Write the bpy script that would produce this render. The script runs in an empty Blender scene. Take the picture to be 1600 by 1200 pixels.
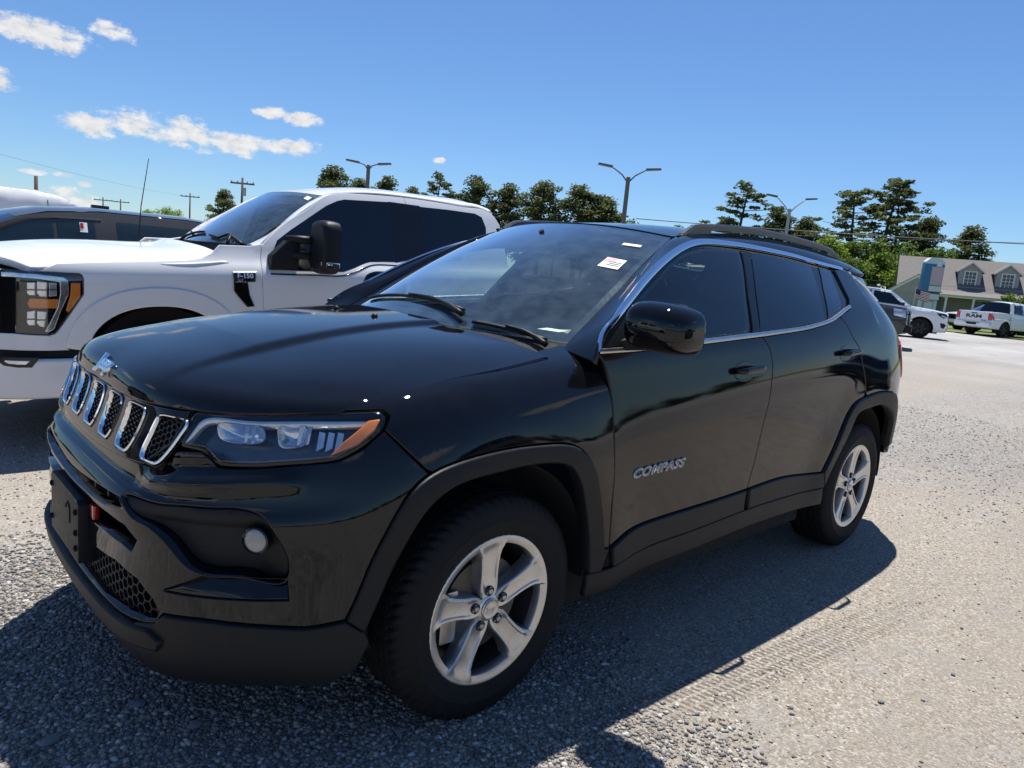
import bpy, bmesh, math, random
import numpy as np
from mathutils import Vector, Matrix
from mathutils.geometry import delaunay_2d_cdt

rng = np.random.default_rng(7); random.seed(7)
SC = bpy.context.scene; COL = SC.collection

# ---------------------------------------------------------------- camera
cam_data = bpy.data.cameras.new('camera'); cam_data.lens = 25.174; cam_data.sensor_width = 36
cam_data.clip_start = .05; cam_data.clip_end = 5000
cam = bpy.data.objects.new('camera', cam_data); COL.objects.link(cam)
def aim(yaw, pitch, roll):
    f = np.array([math.cos(pitch)*math.cos(yaw), math.cos(pitch)*math.sin(yaw), -math.sin(pitch)])
    r0 = np.array([math.sin(yaw), -math.cos(yaw), 0]); u0 = np.cross(r0, f)
    r = r0*math.cos(roll) + u0*math.sin(roll); u = np.cross(r, f)
    return r, u, f
cr, cu, cf = aim(.80875, .16011, .09203)
cam.matrix_world = Matrix(((cr[0], cu[0], -cf[0], -1.38249), (cr[1], cu[1], -cf[1], -2.32646), (cr[2], cu[2], -cf[2], 1.35251), (0, 0, 0, 1)))
SC.camera = cam

# ---------------------------------------------------------------- daylight
SUN = Vector((.31, .24, 1.0)).normalized()          # towards the sun
sun_el = math.asin(SUN.z); sun_az = math.atan2(SUN.x, SUN.y)
sun_data = bpy.data.lights.new('sun', 'SUN'); sun_data.energy = 5.0; sun_data.angle = math.radians(.53); sun_data.color = (1, .955, .89)
sun = bpy.data.objects.new('sun', sun_data); COL.objects.link(sun)
sun.rotation_euler = SUN.to_track_quat('Z', 'Y').to_euler(); sun.location = (20, 15, 60)

world = bpy.data.worlds.new('World'); SC.world = world; world.use_nodes = True
wt = world.node_tree; wt.nodes.clear()
def wn(t, **k):
    n = wt.nodes.new(t)
    for a, b in k.items(): setattr(n, a, b)
    return n
sky = wn('ShaderNodeTexSky', sky_type='NISHITA', sun_disc=False, sun_elevation=sun_el, sun_rotation=sun_az, altitude=0, air_density=1.0, dust_density=.05, ozone_density=3.5)
bg = wn('ShaderNodeBackground'); bg.inputs['Strength'].default_value = .072
wo = wn('ShaderNodeOutputWorld')
# fair-weather clouds low on the left, and a loose scatter of the same all round, laid on the sky by direction
tc = wn('ShaderNodeTexCoord'); L = wt.links.new
CLOUDS = []   # (azimuth, elevation, half width, half height) in degrees, filled below
def cloud_layer(base):
    sep = wn('ShaderNodeSeparateXYZ'); L(tc.outputs['Generated'], sep.inputs[0])
    az = wn('ShaderNodeMath', operation='ARCTAN2'); L(sep.outputs['Y'], az.inputs[0]); L(sep.outputs['X'], az.inputs[1])
    el = wn('ShaderNodeMath', operation='ARCSINE'); L(sep.outputs['Z'], el.inputs[0])
    comb = wn('ShaderNodeCombineXYZ'); L(az.outputs[0], comb.inputs[0]); L(el.outputs[0], comb.inputs[1])
    noi = wn('ShaderNodeTexNoise', noise_dimensions='3D'); noi.inputs['Scale'].default_value = 30; noi.inputs['Detail'].default_value = 9; noi.inputs['Roughness'].default_value = .66
    mp = wn('ShaderNodeMapping'); mp.inputs['Scale'].default_value = (1, 1.7, 1); L(comb.outputs[0], mp.inputs[0]); L(mp.outputs[0], noi.inputs['Vector'])
    total = None
    for a, e, w, h in CLOUDS:
        dx = wn('ShaderNodeMath', operation='MULTIPLY_ADD'); L(az.outputs[0], dx.inputs[0]); dx.inputs[1].default_value = 1/math.radians(w); dx.inputs[2].default_value = -math.radians(a)/math.radians(w)
        dy = wn('ShaderNodeMath', operation='MULTIPLY_ADD'); L(el.outputs[0], dy.inputs[0]); dy.inputs[1].default_value = 1/math.radians(h); dy.inputs[2].default_value = -math.radians(e)/math.radians(h)
        x2 = wn('ShaderNodeMath', operation='MULTIPLY'); L(dx.outputs[0], x2.inputs[0]); L(dx.outputs[0], x2.inputs[1])
        y2 = wn('ShaderNodeMath', operation='MULTIPLY_ADD'); L(dy.outputs[0], y2.inputs[0]); L(dy.outputs[0], y2.inputs[1]); L(x2.outputs[0], y2.inputs[2])
        m = wn('ShaderNodeMath', operation='SUBTRACT'); m.inputs[0].default_value = 1; L(y2.outputs[0], m.inputs[1])
        if total is None: total = m
        else:
            mx = wn('ShaderNodeMath', operation='MAXIMUM'); L(total.outputs[0], mx.inputs[0]); L(m.outputs[0], mx.inputs[1]); total = mx
    # density = mask + noise
    cl = wn('ShaderNodeMath', operation='MAXIMUM'); L(total.outputs[0], cl.inputs[0]); cl.inputs[1].default_value = -1
    s = wn('ShaderNodeMath', operation='MULTIPLY_ADD'); L(noi.outputs['Fac'], s.inputs[0]); s.inputs[1].default_value = 4.6; s.inputs[2].default_value = -2.25
    d = wn('ShaderNodeMath', operation='MULTIPLY_ADD'); L(cl.outputs[0], d.inputs[0]); d.inputs[1].default_value = .95; L(s.outputs[0], d.inputs[2])
    ramp = wn('ShaderNodeMapRange', interpolation_type='SMOOTHSTEP'); L(d.outputs[0], ramp.inputs['Value'])
    ramp.inputs['From Min'].default_value = .0; ramp.inputs['From Max'].default_value = 1.0; ramp.inputs['To Max'].default_value = .95
    noi2 = wn('ShaderNodeTexNoise'); noi2.inputs['Scale'].default_value = 60; noi2.inputs['Detail'].default_value = 5; L(mp.outputs[0], noi2.inputs['Vector'])
    cr_ = wn('ShaderNodeMapRange'); L(noi2.outputs['Fac'], cr_.inputs['Value']); cr_.inputs['From Min'].default_value = .3; cr_.inputs['From Max'].default_value = 1.0; cr_.inputs['To Min'].default_value = 7.0; cr_.inputs['To Max'].default_value = 10.5
    cc = wn('ShaderNodeCombineColor'); [L(cr_.outputs[0], cc.inputs[i]) for i in range(3)]
    mix = wn('ShaderNodeMix', data_type='RGBA'); L(ramp.outputs[0], mix.inputs['Factor']); L(base, mix.inputs[6]); L(cc.outputs[0], mix.inputs[7])
    return mix.outputs[2]

SC.view_settings.view_transform = 'Standard'; SC.view_settings.look = 'None'; SC.view_settings.gamma = 1
SC.view_settings.use_curve_mapping = False; SC.view_settings.exposure = .50
SC.render.engine = 'CYCLES'
SC.cycles.max_bounces = 10; SC.cycles.transparent_max_bounces = 12; SC.cycles.caustics_reflective = False; SC.cycles.caustics_refractive = False
SC.cycles.sample_clamp_indirect = 6
# ---------------------------------------------------------------- mesh helpers
def link(o, parent=None):
    COL.objects.link(o)
    if parent is not None: o.parent = parent
    return o
def tag(o, label=None, cat=None, group=None, kind=None):
    for k, v in (('label', label), ('category', cat), ('group', group), ('kind', kind)):
        if v: o[k] = v
    return o
def empty(name, loc=(0, 0, 0), rz=0, label=None, cat=None, group=None):
    o = bpy.data.objects.new(name, None); o.location = loc; o.rotation_euler = (0, 0, rz); o.empty_display_size = .3
    COL.objects.link(o); return tag(o, label, cat, group)
def mesh(name, V, F, mat, parent=None, N=None, smooth=True, mi=None, sharp=None):
    me = bpy.data.meshes.new(name)
    me.from_pydata(np.asarray(V, float).tolist(), [], [tuple(int(i) for i in f) for f in F])
    for m in (mat if isinstance(mat, (list, tuple)) else [mat]): me.materials.append(m)
    if mi is not None: me.polygons.foreach_set('material_index', np.asarray(mi, dtype=np.int32))
    me.polygons.foreach_set('use_smooth', np.full(len(me.polygons), bool(smooth)))
    if sharp is not None: me.set_sharp_from_angle(angle=math.radians(sharp))
    if N is not None: me.normals_split_custom_set_from_vertices(np.asarray(N, float).tolist())
    me.update()
    return link(bpy.data.objects.new(name, me), parent)
def copy_tree(o, parent=None):
    c = o.copy(); COL.objects.link(c); c.parent = parent
    for ch in list(o.children): copy_tree(ch, c)
    return c

class MB:
    """Collects simple solids and links them as one mesh object."""
    def __init__(s): s.V = []; s.F = []; s.M = []; s.n = 0; s.m = 0
    def add(s, V, F):
        V = np.asarray(V, float); s.V.append(V); s.F += [tuple(i + s.n for i in f) for f in F]; s.M += [s.m] * len(F); s.n += len(V); return s
    def box(s, lo, hi, rot=None, at=None):
        lo, hi = np.asarray(lo, float), np.asarray(hi, float)
        V = np.array([(x, y, z) for x in (lo[0], hi[0]) for y in (lo[1], hi[1]) for z in (lo[2], hi[2])])
        if rot is not None: V = V @ np.array(rot).T
        if at is not None: V = V + np.asarray(at)
        return s.add(V, [(0, 1, 3, 2), (4, 6, 7, 5), (0, 4, 5, 1), (2, 3, 7, 6), (0, 2, 6, 4), (1, 5, 7, 3)])
    def tube(s, path, r, n=8, cap=True, up=None):
        P = np.asarray(path, float); r = np.broadcast_to(np.asarray(r, float), (len(P),)) if np.ndim(r) < 2 else np.asarray(r, float)
        T = np.gradient(P, axis=0); T /= np.maximum(1e-9, np.linalg.norm(T, axis=1))[:, None]
        a = np.array(up if up is not None else ((0, 0, 1) if abs(T[0, 2]) < .9 else (1, 0, 0)), float); rings = []
        for i, (p, t) in enumerate(zip(P, T)):
            u = a - t * (a @ t); u /= np.linalg.norm(u); w = np.cross(t, u); a = u if up is None else a
            q = np.arange(n) * 2*np.pi/n
            ru, rw = (r[i], r[i]) if np.ndim(r) == 1 else (r[i, 0], r[i, 1])
            rings.append(p + np.outer(np.cos(q)*ru, u) + np.outer(np.sin(q)*rw, w))
        V = np.vstack(rings); k = len(P)
        F = [(i*n + j, i*n + (j+1) % n, (i+1)*n + (j+1) % n, (i+1)*n + j) for i in range(k-1) for j in range(n)]
        if cap: F += [tuple(range(n))[::-1], tuple((k-1)*n + j for j in range(n))]
        return s.add(V, F)
    def lathe(s, prof, axis_o=(0, 0, 0), axis=1, n=48, close=False):
        """prof: (radius, along) pairs turned about x, y or z through axis_o."""
        prof = np.asarray(prof, float); q = np.arange(n) * 2*np.pi/n; k = len(prof)
        c, sn = np.outer(prof[:, 0], np.cos(q)), np.outer(prof[:, 0], np.sin(q)); h = np.repeat(prof[:, 1:2], n, 1)
        V = np.stack({0: (h, c, sn), 1: (c, h, sn), 2: (c, sn, h)}[axis], -1).reshape(-1, 3) + np.asarray(axis_o)
        F = [(i*n + j, i*n + (j+1) % n, (i+1)*n + (j+1) % n, (i+1)*n + j) for i in range(k-1 + (1 if close else 0)) for j in range(n)] if not close else \
            [(i*n + j, i*n + (j+1) % n, ((i+1) % k)*n + (j+1) % n, ((i+1) % k)*n + j) for i in range(k) for j in range(n)]
        return s.add(V, F)
    def grid(s, P, close_u=False, close_v=False):
        P = np.asarray(P, float); a, b = P.shape[:2]
        F = [(i*b + j, i*b + (j+1) % b, ((i+1) % a)*b + (j+1) % b, ((i+1) % a)*b + j) for i in range(a if close_u else a-1) for j in range(b if close_v else b-1)]
        return s.add(P.reshape(-1, 3), F)
    def prism(s, poly, d0, d1, axes=(0, 2, 1)):
        """Polygon in the plane of axes[0], axes[1] pushed from d0 to d1 along axes[2]."""
        poly = np.asarray(poly, float); n = len(poly); V = np.zeros((2*n, 3))
        V[:n, axes[0]] = V[n:, axes[0]] = poly[:, 0]; V[:n, axes[1]] = V[n:, axes[1]] = poly[:, 1]; V[:n, axes[2]] = d0; V[n:, axes[2]] = d1
        return s.add(V, [tuple(range(n)), tuple(range(2*n-1, n-1, -1))] + [(i, n+i, n+(i+1) % n, (i+1) % n) for i in range(n)])
    def build(s, name, mat, parent=None, smooth=False, sharp=None, bevel=0, seg=2):
        V = np.vstack(s.V)
        o = mesh(name, V, s.F, mat, parent, smooth=smooth or sharp is not None, mi=s.M if isinstance(mat, (list, tuple)) else None)
        bm = bmesh.new(); bm.from_mesh(o.data); bmesh.ops.recalc_face_normals(bm, faces=bm.faces)
        if bevel:
            ed = [e for e in bm.edges if len(e.link_faces) == 2 and e.calc_face_angle(0) > .5]
            bmesh.ops.bevel(bm, geom=ed, offset=bevel, segments=seg, profile=.7, affect='EDGES', clamp_overlap=True)
        bm.to_mesh(o.data); bm.free()
        if bevel: o.data.polygons.foreach_set('use_smooth', np.ones(len(o.data.polygons), bool)); sharp = sharp or 40
        if sharp is not None: o.data.set_sharp_from_angle(angle=math.radians(sharp))
        return o

def inside(P, poly):
    x, y = P[:, 0], P[:, 1]; c = np.zeros(len(P), bool); a = poly; b = np.roll(poly, -1, 0)
    for (x0, y0), (x1, y1) in zip(a, b):
        if y0 == y1: continue
        m = ((y0 > y) != (y1 > y)) & (x < (x1 - x0) * (y - y0) / (y1 - y0) + x0); c ^= m
    return c
def seg_dist(P, poly):
    d = np.full(len(P), 1e9); b = np.roll(poly, -1, 0)
    for p, q in zip(poly, b):
        v = q - p; t = np.clip(((P - p) @ v) / max(1e-12, v @ v), 0, 1); d = np.minimum(d, np.hypot(*(P - p - t[:, None]*v).T))
    return d
def dense(loop, h):
    out = []
    for p, q in zip(loop, np.roll(loop, -1, 0)):
        n = max(1, int(math.ceil(np.linalg.norm(q - p) / h))); out += [p + (q - p) * i / n for i in range(n)]
    return np.array(out)
def thin(loop, d):
    k = [loop[0]]
    for p in loop[1:]:
        if np.linalg.norm(p - k[-1]) > d: k.append(p)
    if np.linalg.norm(k[-1] - k[0]) < d: k.pop()
    return np.array(k)
def area2(p): return .5 * np.sum(p[:, 0]*np.roll(p[:, 1], -1) - np.roll(p[:, 0], -1)*p[:, 1])
def shrink(p, d):
    """Offset a counter-clockwise loop inwards by d (outwards for holes given clockwise)."""
    a = p - np.roll(p, 1, 0); b = np.roll(p, -1, 0) - p
    na = np.stack([-a[:, 1], a[:, 0]], 1); nb = np.stack([-b[:, 1], b[:, 0]], 1)
    na /= np.maximum(1e-9, np.linalg.norm(na, axis=1))[:, None]; nb /= np.maximum(1e-9, np.linalg.norm(nb, axis=1))[:, None]
    m = na + nb; return p + m * 2 / np.maximum(.7, (m*m).sum(1))[:, None] * d

def panel(surf, loop, name, mat, parent=None, off=0.0, h=.035, gap=.002, lip=.003, depth=.02, holes=(), st=False, mirror=False, both=True, side=None):
    """A pressed sheet: the part of a surface inside a loop of 3D points, with rolled edges turned in by depth."""
    def params(l):
        l = np.asarray(l, float); q = l if st else surf.near(l, side)
        return q
    def prep(l, ccw):
        q = thin(dense(params(l), h*.6), .003)
        if (area2(q) > 0) != ccw: q = q[::-1]
        return q
    loops = [prep(loop, True)] + [prep(l, False) for l in holes]
    B = [shrink(q, gap) for q in loops]; A = [shrink(q, gap + lip) for q in loops]
    lo, hi = A[0].min(0), A[0].max(0)
    nx, ny = int((hi[0]-lo[0])/h)+2, int((hi[1]-lo[1])/h)+2
    gx, gy = np.meshgrid(lo[0] + np.arange(nx)*h, lo[1] + np.arange(ny)*h, indexing='ij'); gx = gx + (np.arange(ny) % 2) * h*.5
    G = np.stack([gx.ravel(), gy.ravel()], 1); G = G[inside(G, A[0])]
    for q in A[1:]: G = G[~inside(G, q)]
    for q in A: G = G[seg_dist(G, q) > h*.45]
    pts = np.vstack(A + [G]); ed = []; k = 0
    for q in A: ed += [(k+i, k+(i+1) % len(q)) for i in range(len(q))]; k += len(q)
    co, _, fc, ov, _, _ = delaunay_2d_cdt([Vector(p) for p in pts.tolist()], ed, [], 0, 1e-7)
    C = np.array([tuple(c) for c in co]); T = np.array([f for f in fc if len(f) == 3])
    if len(T) == 0: print('EMPTY PANEL', name, loops[0][:8], parent.name)
    cen = C[T].mean(1); keep = inside(cen, A[0])
    for q in A[1:]: keep &= ~inside(cen, q)
    T = T[keep]; first = {}
    for i, src in enumerate(ov):
        for j in src: first[j] = i
    P, N = surf.full(C, off); V = [P]; NN = [N]; F = [tuple(t) for t in T]; n = len(P); k = 0
    # face direction
    fn = np.cross(P[T[:, 1]]-P[T[:, 0]], P[T[:, 2]]-P[T[:, 0]]); flip = (fn * N[T[:, 0]]).sum() < 0
    if flip: F = [f[::-1] for f in F]
    for qa, qb in zip(A, B):
        m = len(qa); ia = np.array([first.get(k+i, k+i) for i in range(m)]); k += m
        pb, nb = surf.full(qb, off); out = pb - P[ia]; out /= np.maximum(1e-9, np.linalg.norm(out, axis=1))[:, None]
        V += [pb - nb*lip*.45, pb - nb*depth]; NN += [nb*.5 + out*.85, out]
        for i in range(m):
            j = (i+1) % m
            for a, b, c, d in ((ia[i], n+i, n+j, ia[j]), (n+i, n+m+i, n+m+j, n+j)):
                F.append((a, b, c, d) if not flip else (d, c, b, a))
        n += 2*m
    V = np.vstack(V); NN = np.vstack(NN); NN /= np.maximum(1e-9, np.linalg.norm(NN, axis=1))[:, None]
    # make sure rim quads face out
    f = F[-1]; fn = np.cross(V[f[1]]-V[f[0]], V[f[2]]-V[f[0]])
    if fn @ NN[f[0]] < 0:
        F = F[:len(T)] + [q[::-1] for q in F[len(T):]]
    out = []
    if both: out.append(mesh(name, V, F, mat, parent, N=NN))
    if mirror:
        V2 = V * [1, -1, 1]; N2 = NN * [1, -1, 1]
        out.append(mesh(name, V2, [q[::-1] for q in F], mat, mirror if not isinstance(mirror, bool) else parent, N=N2))
    return out if len(out) != 1 else out[0]

def flip_copy(o, parent):
    """Mirror image (about y = 0) of a mesh object."""
    me = o.data.copy(); co = np.empty(len(me.vertices)*3); me.vertices.foreach_get('co', co); co = co.reshape(-1, 3)*[1, -1, 1]
    me.vertices.foreach_set('co', co.ravel()); me.flip_normals(); me.update()
    c = bpy.data.objects.new(o.name.split('.')[0], me)
    if 'label' in o: c['label'] = o['label']
    return link(c, parent)
def ribbon(surf, path3d, w, name, mat, parent, off=.004, th=.006, n=60, st=None):
    """A raised trim strip of width w (number or per-end list) following a line on a surface."""
    q = surf.near(curve(path3d, n)) if st is None else st
    t = np.gradient(q, axis=0); t /= np.linalg.norm(t, axis=1)[:, None]; nn = np.stack([-t[:, 1], t[:, 0]], 1)
    w = np.interp(np.linspace(0, 1, len(q)), np.linspace(0, 1, len(np.atleast_1d(w))), np.atleast_1d(w))[:, None]
    cols = []
    for a, o in ((-.5, off-th), (-.5, off-.0015), (-.4, off), (0, off+.001), (.4, off), (.5, off-.0015), (.5, off-th)): cols.append(surf.at(q + nn*w*a, o))
    return MB().grid(np.stack(cols, 1)).build(name, mat, parent, sharp=50)
# ---------------------------------------------------------------- materials
class NT:
    def __init__(s, name):
        s.m = bpy.data.materials.new(name); s.m.use_nodes = True; s.t = s.m.node_tree; s.t.nodes.clear(); s.out = s.n('ShaderNodeOutputMaterial')
    def n(s, typ, ins=None, **k):
        x = s.t.nodes.new(typ)
        for a, b in k.items(): setattr(x, a, b)
        for a, b in (ins or {}).items():
            if hasattr(b, 'is_output'): s.t.links.new(b, x.inputs[a])
            else: x.inputs[a].default_value = b
        return x
    def l(s, a, b): s.t.links.new(a, b)
    def noise(s, scale, detail=4, rough=.55, vec=None, dist=0):
        if vec is None: vec = s.n('ShaderNodeTexCoord').outputs['Object']
        return s.n('ShaderNodeTexNoise', {'Scale': scale, 'Detail': detail, 'Roughness': rough, 'Distortion': dist, 'Vector': vec}).outputs['Fac']
    def rng(s, v, a, b, c, d, smooth=False):
        return s.n('ShaderNodeMapRange', {'Value': v, 'From Min': a, 'From Max': b, 'To Min': c, 'To Max': d}, interpolation_type='SMOOTHSTEP' if smooth else 'LINEAR').outputs[0]
    def mixc(s, f, a, b):
        x = s.n('ShaderNodeMix', data_type='RGBA')
        for i, v in ((0, f), (6, a), (7, b)):
            if hasattr(v, 'is_output'): s.l(v, x.inputs[i])
            else: x.inputs[i].default_value = v if i == 0 else (*v, 1) if len(v) == 3 else v
        return x.outputs[2]
    def math(s, op, a, b=0.0):
        x = s.n('ShaderNodeMath', operation=op)
        for i, v in ((0, a), (1, b)):
            if hasattr(v, 'is_output'): s.l(v, x.inputs[i])
            else: x.inputs[i].default_value = v
        return x.outputs[0]
    def bump(s, h, strength=.3, dist=.01):
        return s.n('ShaderNodeBump', {'Height': h, 'Strength': strength, 'Distance': dist}).outputs[0]
    def bsdf(s, **k):
        b = s.n('ShaderNodeBsdfPrincipled'); nm = dict(col='Base Color', rough='Roughness', metal='Metallic', coat='Coat Weight', coatr='Coat Roughness', coati='Coat IOR', spec='Specular IOR Level', nor='Normal', cnor='Coat Normal', alpha='Alpha', trans='Transmission Weight', ior='IOR', em='Emission Color', ems='Emission Strength', sheen='Sheen Weight', sub='Subsurface Weight')
        for a, v in k.items():
            i = b.inputs[nm[a]]
            if hasattr(v, 'is_output'): s.l(v, i)
            else: i.default_value = (*v, 1) if a in ('col', 'em') and len(v) == 3 else v
        s.l(b.outputs[0], s.out.inputs[0]); return s.m
def simple(name, col, rough=.5, metal=0, var=.12, scale=30, bump=0, **k):
    t = NT(name); f = t.noise(scale)
    c = t.mixc(t.rng(f, .3, .7, 0, 1), [x*(1-var) for x in col], [min(1, x*(1+var)) for x in col])
    if bump: k['nor'] = t.bump(t.noise(scale*6, 3), bump, .004)
    return t.bsdf(col=c, rough=t.rng(f, .2, .8, max(.0, rough*.85), min(1, rough*1.15)), metal=metal, **k)
def paint(name, col, dust=.05, dustcol=(.30, .27, .23), flake=False):
    t = NT(name); tc = t.n('ShaderNodeTexCoord').outputs['Object']
    d1 = t.noise(9, 6, .7, tc); d2 = t.noise(240, 2, .6, tc); geo = t.n('ShaderNodeNewGeometry')
    up = t.n('ShaderNodeSeparateXYZ', {0: geo.outputs['Normal']}).outputs['Z']
    lay = t.math('MULTIPLY', t.rng(d1, .35, .75, .35, 1.0), t.rng(up, -.2, .9, .45, 1.0))      # dust lies thicker on what faces up
    spk = t.rng(d2, .68, .78, 0, .5); f = t.math('MULTIPLY', t.math('ADD', lay, spk), dust)
    orange = t.bump(t.noise(420, 1, .5, tc), .012, .002)
    return t.bsdf(col=t.mixc(f, col, dustcol), rough=.8, spec=.0, coat=1.0, coatr=t.rng(d1, .3, .8, .0, .014), coati=1.47, cnor=orange)
def glass(name, tint, rough=0.0, refl=1.0, film=None, filmcol=(.5, .5, .48)):
    """Thin pane: tinted see-through with a Fresnel mirror on top."""
    t = NT(name)
    g = t.n('ShaderNodeNewGeometry'); c = t.math('ABSOLUTE', t.n('ShaderNodeVectorMath', {0: g.outputs['Normal'], 1: g.outputs['Incoming']}, operation='DOT_PRODUCT').outputs['Value'])
    fr = t.math('MINIMUM', t.math('MULTIPLY', t.math('ADD', .04, t.math('MULTIPLY', t.math('POWER', t.math('SUBTRACT', 1, c), 5), .96)), refl*1.6), .98)     # both faces of the pane mirror
    tr = t.n('ShaderNodeBsdfTransparent', {'Color': (*tint, 1)}).outputs[0]
    if film:
        df = t.n('ShaderNodeBsdfDiffuse', {'Color': (*filmcol, 1)}).outputs[0]
        f = t.math('MULTIPLY', t.rng(t.noise(14, 5), .35, .7, .4, 1), film)
        tr = t.n('ShaderNodeMixShader', {0: f, 1: tr, 2: df}).outputs[0]
    gl = t.n('ShaderNodeBsdfGlossy', {'Roughness': rough, 'Color': (1, 1, 1, 1)}).outputs[0]
    t.l(t.n('ShaderNodeMixShader', {0: fr, 1: tr, 2: gl}).outputs[0], t.out.inputs[0]); return t.m

M = {}
M['black_paint'] = paint('black_paint', (.0025, .003, .004), dust=.013, dustcol=(.30, .305, .32))
M['white_paint'] = paint('white_paint', (.74, .75, .76), dust=.05, dustcol=(.5, .47, .42))
M['grey_paint'] = paint('grey_paint', (.05, .052, .056), dust=.08)
M['plastic'] = simple('textured_black_plastic', (.010, .0108, .013), .48, bump=.2, scale=60, spec=.25)
M['gloss_black'] = simple('gloss_black_plastic', (.006, .006, .007), .08, spec=.5)
M['dark'] = simple('dark_cavity', (.008, .008, .009), .9)
M['liner'] = simple('wheel_well_liner', (.012, .012, .013), .85)
M['chrome'] = simple('chrome', (.82, .83, .85), .06, 1, var=.02)
M['bright'] = simple('bright_badge_silver', (.80, .81, .82), .3, .35)
M['satin'] = simple('satin_trim', (.55, .54, .52), .28, 1, var=.05)
M['alloy'] = simple('silver_alloy_paint', (.62, .62, .61), .3, .85, var=.05, coat=.6, coatr=.08)
M['steel'] = simple('brushed_steel', (.45, .44, .43), .35, 1)
M['rust'] = simple('brake_rust', (.16, .10, .07), .7, .4)
M['rubber'] = simple('tyre_rubber', (.011, .011, .0115), .75, var=.3, scale=25, bump=.1, spec=.25)
M['wind'] = glass('windscreen_glass', (.86, .95, .92), film=.12, filmcol=(.36, .53, .61), refl=1.45)
M['tint'] = glass('tinted_side_glass', (.58, .72, .70), film=.012, filmcol=(.3, .5, .6))
M['privacy'] = glass('privacy_glass', (.05, .058, .065))
M['clear'] = glass('clear_lens', (.93, .95, .96))
M['amber'] = simple('amber_reflector', (.75, .22, .03), .25, coat=1, coatr=.03)
M['red'] = simple('red_lens', (.45, .012, .015), .15, coat=1, coatr=.02)
M['interior'] = simple('dark_interior_trim', (.03, .031, .033), .7)
M['dash'] = simple('dashboard_vinyl', (.20, .21, .205), .55, bump=.15)
M['seat'] = simple('seat_cloth', (.022, .022, .024), .9, bump=.2)
M['paper'] = simple('white_paper', (.8, .8, .77), .7)
M['pink'] = simple('pink_print', (.75, .35, .36), .7)
M['ink'] = simple('black_ink', (.05, .05, .05), .7)
M['lampgrey'] = simple('lamp_reflector', (.75, .77, .8), .16, .9)
M['foglens'] = simple('frosted_fog_lens', (.30, .30, .29), .28, .1, coat=.6)
M['lampbase'] = simple('lamp_housing', (.09, .10, .12), .22, .6)
M['lampwhite'] = simple('lamp_projector', (.62, .64, .67), .12, .6, coat=1, coatr=.02)
# ---------------------------------------------------------------- sky with its clouds
CLOUDS += [(80.3, 11.75, 3.23, 1.02), (78.6, 11.3, 1.40, 0.70), (75.7, 12.75, 1.47, 0.70), (82.2, 8.6, 1.06, 0.83), (77.2, 6.75, 2.24, 0.83), (74.6, 7.15, 2.81, 1.02), (71.6, 7.1, 3.08, 1.02),
           (69.0, 6.7, 2.53, 0.90), (66.6, 7.0, 2.53, 0.66), (63.6, 7.3, 1.90, 0.60), (65.9, 9.35, 1.20, 0.50), (63.8, 9.15, 1.54, 0.56), (53.5, 7.55, 0.53, 0.27), (78.9, 3.35, 0.70, 0.23), (80.3, 3.3, 0.84, 0.20), (77.5, 2.9, 0.49, 0.23), (78.3, 1.7, 1.68, 0.83),
           (110, 14, 8.42, 2.64), (128, 22, 7.01, 2.48), (-150, 16, 9.82, 2.96), (-120, 24, 7.01, 2.64), (-75, 13, 9.82, 2.48), (170, 11, 11.22, 2.79), (-40, 18, 5.61, 1.98)]
tint = wn('ShaderNodeMix', data_type='RGBA', blend_type='MULTIPLY'); tint.inputs['Factor'].default_value = 1; L(sky.outputs[0], tint.inputs[6]); tint.inputs[7].default_value = (.74, .95, 1.20, 1)   # the phone's cool white balance
skyc = cloud_layer(tint.outputs[2]); L(skyc, bg.inputs[0]); L(bg.outputs[0], wo.inputs[0])
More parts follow.
